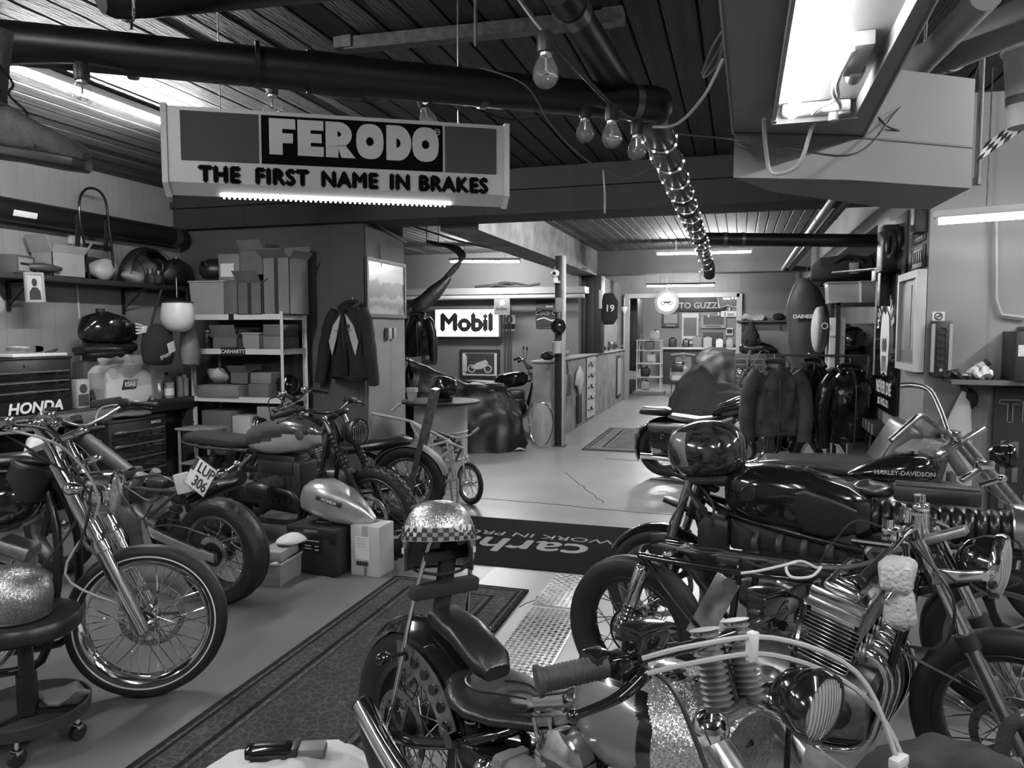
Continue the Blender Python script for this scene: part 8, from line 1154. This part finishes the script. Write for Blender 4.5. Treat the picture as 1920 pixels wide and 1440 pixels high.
t = thing('ring_binder', 'black ring binder standing on the narrow shelf', 'binder', (1.685, 5.47, 1.336)); part('spine', MB().box((0, 0, .155), (.075, .26, .31), bev=.004), DP, t); part('spine_label', MB().box((.0, -.131, .19), (.05, .003, .07)), PAPER, t); t = thing('white_box_file', 'white box file beside the ring binder', 'box', (1.86, 5.47, 1.336)); part('box', MB().box((0, 0, .155), (.26, .24, .31), bev=.006), PA[80], t); part('lid', MB().box((0, 0, .325), (.27, .25, .03), bev=.004), PA[30], t)
pb = thing('technical_poster', 'dark technical poster with outlined TR lettering leaning on the pale wall', 'poster', (2.03, 5.575, .02), 0); part('board', MB().span((-.42, -.01, 0), (.5, .012, 1.26)), PA[20], pb); txt('TR', .2, PA[50], pb, T(-.27, -.014, 1.1) @ FX, depth=.003, bold=.008); txt('TR', .2, PA[15], pb, T(-.27, -.018, 1.1) @ FX, depth=.003, name='lettering_fill')
for k in range(4):
    for i in range(3): part('engine_drawing', MB().box((-.36+.07*i, -.014, .86-.17*k), (.035, .006, .11-.01*i), bev=.004), PA[40], pb)
part('drawing_line', MB().tube([(-.08, -.014, 1.24), (-.14, -.014, .8), (-.2, -.014, .3)], .004, 6).ring((-.22, -.014, .28), .09, .008, (0, 1, 0), 22, 6).ring((.12, -.014, .7), .12, .008, (0, 1, 0), 22, 6), PA[50], pb)
tw_ = thing('white_towel', 'white towel hanging in a point from a black hook on the pale wall', 'towel', (1.43, 5.55, 1.24)); part('towel', MB().tube([(0, 0, .02), (-.01, -.01, -.1), (-.04, -.02, -.3), (-.05, -.02, -.6), (-.05, -.02, -.72)], [.012, .05, .09, .11, .1], 16, 4, sq=.35).rough(.012, 9, 4), PA[70], tw_); part('hook', MB().cyl((0, .04, .03), (0, -.02, .03), .02, 12), DP, tw_); part('black_cap', MB().ell((.03, .02, -.04), (.06, .03, .07), 16, 10), RAG, tw_)
# ---------------------------------------------------------------- leather lounge seat behind the chopper
lo = thing('lounge_seat', 'grey leather lounge seat with tall backrest behind the chopper tank', 'seat', (.62, 5.5, 0)); LO = mat('smoky leather', .055, .32, var=.2, scale=5, bump=.15, bscale=90); part('base_tub', MB().secs([(-.5, 0, .58, .1, .1), (-.42, 0, .58, .22, .2), (0, 0, .56, .27, .24), (.4, 0, .56, .27, .24), (.5, 0, .56, .2, .2)], 3, 24), LO, lo); part('rolled_rim', MB().tube([(-.5, -.08, .70), (-.3, -.25, .76), (.2, -.28, .74), (.48, -.24, .72)], .035, 12, 5), LO, lo); part('backrest', MB().box((.36, .0, .82), (.16, .5, .5), ry=.5, bev=.06, seg=4), LO, lo); part('wing', MB().box((.5, -.16, .8), (.34, .1, .36), ry=.2, bev=.045, seg=4), LO, lo)
for k in range(5): part('rivet', MB().ell((.4+.05*k, -.215, .97-.02*k), (.007, .005, .007), 8, 5), ST, lo)
for x in (-.3, .35):
    for y in (-.18, .18): part('leg', MB().cyl((x, y, 0), (x, y, .4), .02, 8), DP, lo)
# ---------------------------------------------------------------- things lying on the café racer, helmets
helmet('graphic full-face helmet with raised clear visor on the cafe racer fork', (-.12, 3.83, .895), PI-.25, mat('graphic helmet paint', .03, .12, coat=1, var=.9, scale=7, stretch=(3, 9, 3)), 1.22, 'full', FILM, ry=.12)
cs = thing('charger_case', 'black charger case lying on the quilted seat', 'case', (.86, 3.70, .885), -.18); part('case', MB().box((0, 0, .035), (.34, .1, .07), bev=.012), DP, cs); part('grip_recess', MB().box((.02, -.051, .03), (.2, .006, .04), bev=.003), KM, cs); part('grey_lid', MB().box((0, .005, .072), (.33, .09, .012), bev=.004), DP, cs)
blob('foil_packet', 'crumpled foil packet on the seat beside the charger case', 'packet', (.60, 3.74, .885), (.09, .05, .035), mat('dull foil', .1, .3, .7), 61, amp=.8, sc=16)
gp = helmet('silver metal-flake open helmet with chequered band on the sissy bar', (-.905, 2.18, .885), -1.2, GL1, .96, 'open', ry=-.22)
mb = MB(); n = 44
for j in range(3):
    z0 = .098+.0125*j; r = lambda z: 1.0-.12*max(0, (z-.1)/.12)**1.5
    for i in range(n):
        a0, a1 = 2*PI*i/n, 2*PI*(i+1)/n
        if (i+j) % 2: mb.add([(.1445*r(z)*k*math.cos(a), .118*r(z)*k*math.sin(a), z) for k in (1.0, 1.025) for z in (z0, z0+.0125) for a in (a0, a1)], [(4, 5, 7, 6), (0, 1, 5, 4), (2, 3, 7, 6), (0, 2, 6, 4), (1, 3, 7, 5), (0, 1, 3, 2)])
part('check_square', mb, INK, gp)['kind'] = 'stuff'; mb = MB().loft([[(.1455*k*math.cos(2*PI*i/n), .119*k*math.sin(2*PI*i/n), z) for i in range(n)] for z, k in ((.096, 1.0), (.096, 1.015), (.137, .985), (.137, .97))], False, True, None, True); part('grey_band', mb, PA[45], gp)
for i in range(8):
    for s_ in (-1, 1):
        a = s_*(.5+.12*i); zf_ = .105*max(0, min(1, (math.cos(a)-.05)/.5))**.7; part('edge_check', MB().box((.1425*math.cos(a), .116*math.sin(a), zf_+(.012 if i % 2 else .03)), (.006, .018, .018), rz=a, bev=.001), WP, gp)
part('goggle_clip', MB().box((-.09, -.07, .2), (.04, .05, .02), rx=.4, bev=.006), DP, gp)
# ---------------------------------------------------------------- foreground: cloth with brush, dark trousers
def clf(u, v):
    a = 2*PI*v; R_ = 1+.22*noise.noise((math.cos(a)*1.5, math.sin(a)*1.5, 4)); r = u*R_
    return (.36*r*math.cos(a), .24*r*math.sin(a), .09*max(0, 1-u**1.7)+.016+.035*abs(noise.noise((r*math.cos(a)*2.6, r*math.sin(a)*3.4, 7)))+.018*math.sin(7*a+5*u)*u*(1-u*.6))
cl = MB().grid(clf, 16, 48, .003); cl.v = [(x, y, max(.0, z)) for x, y, z in cl.v]
one('white_cloth', cl, mat('white cotton cloth', .5, .85, bump=.2, bscale=60), 'crumpled white cotton cloth on the runner at the bottom', 'cloth', (-1.52, 2.22, .016), .35)
br = thing('dust_brush', 'black-handled hand brush lying on the white cloth', 'brush', (-1.52, 2.25, .112), .38, ry=0); part('handle', MB().box((-.06, 0, .025), (.15, .075, .05), bev=.012).box((-.14, 0, .03), (.03, .06, .04), bev=.01), K, br); part('handle_groove', MB().box((-.07, 0, .052), (.11, .025, .012), bev=.005), KM, br); part('collar', MB().box((.022, 0, .026), (.02, .082, .054), bev=.004), DP, br); part('head', MB().box((.08, 0, .024), (.10, .074, .044), bev=.012), PA[45], br)
dj = MB().grid(lambda u, v: ((u-.5)*.62, (v-.5)*.36, .02+.2*math.sin(PI*u)**.6*math.sin(PI*v)**.6+.03*noise.noise((u*5, v*5, 8))*math.sin(PI*v)), 28, 22, .004).rough(.03, 9, 4).rough(.012, 22, 2); dj.v = [(x, y, max(0, z)) for x, y, z in dj.v]
one('dark_trousers', dj, DEN, 'heap of dark work trousers on the floor before the front wheel', 'trousers', (.66, 2.28, .262), -.5)
t = thing('low_crate', 'low wooden crate under the dark work trousers', 'crate', (.66, 2.28, 0), -.5)
for k in range(3): part('slat', MB().box((0, -.17, .045+.08*k), (.56, .015, .07), bev=.003), WOOD, t); part('slat', MB().box((0, .17, .045+.08*k), (.56, .015, .07), bev=.003), WOOD, t)
part('crate_top', MB().box((0, 0, .25), (.58, .36, .02), bev=.003), WOOD, t)
t = thing('shoe_strap_bundle', 'dark padded strap draped over the work trousers', 'strap', (.72, 2.3, .45)); part('strap', MB().tube([(0, 0, 0), (.02, .03, .08), (.06, .05, .1), (.1, .02, .02)], .02, 10, 4), RAG, t); part('buckle', MB().box((.1, 0, .0), (.03, .03, .06), bev=.006), ST, t)
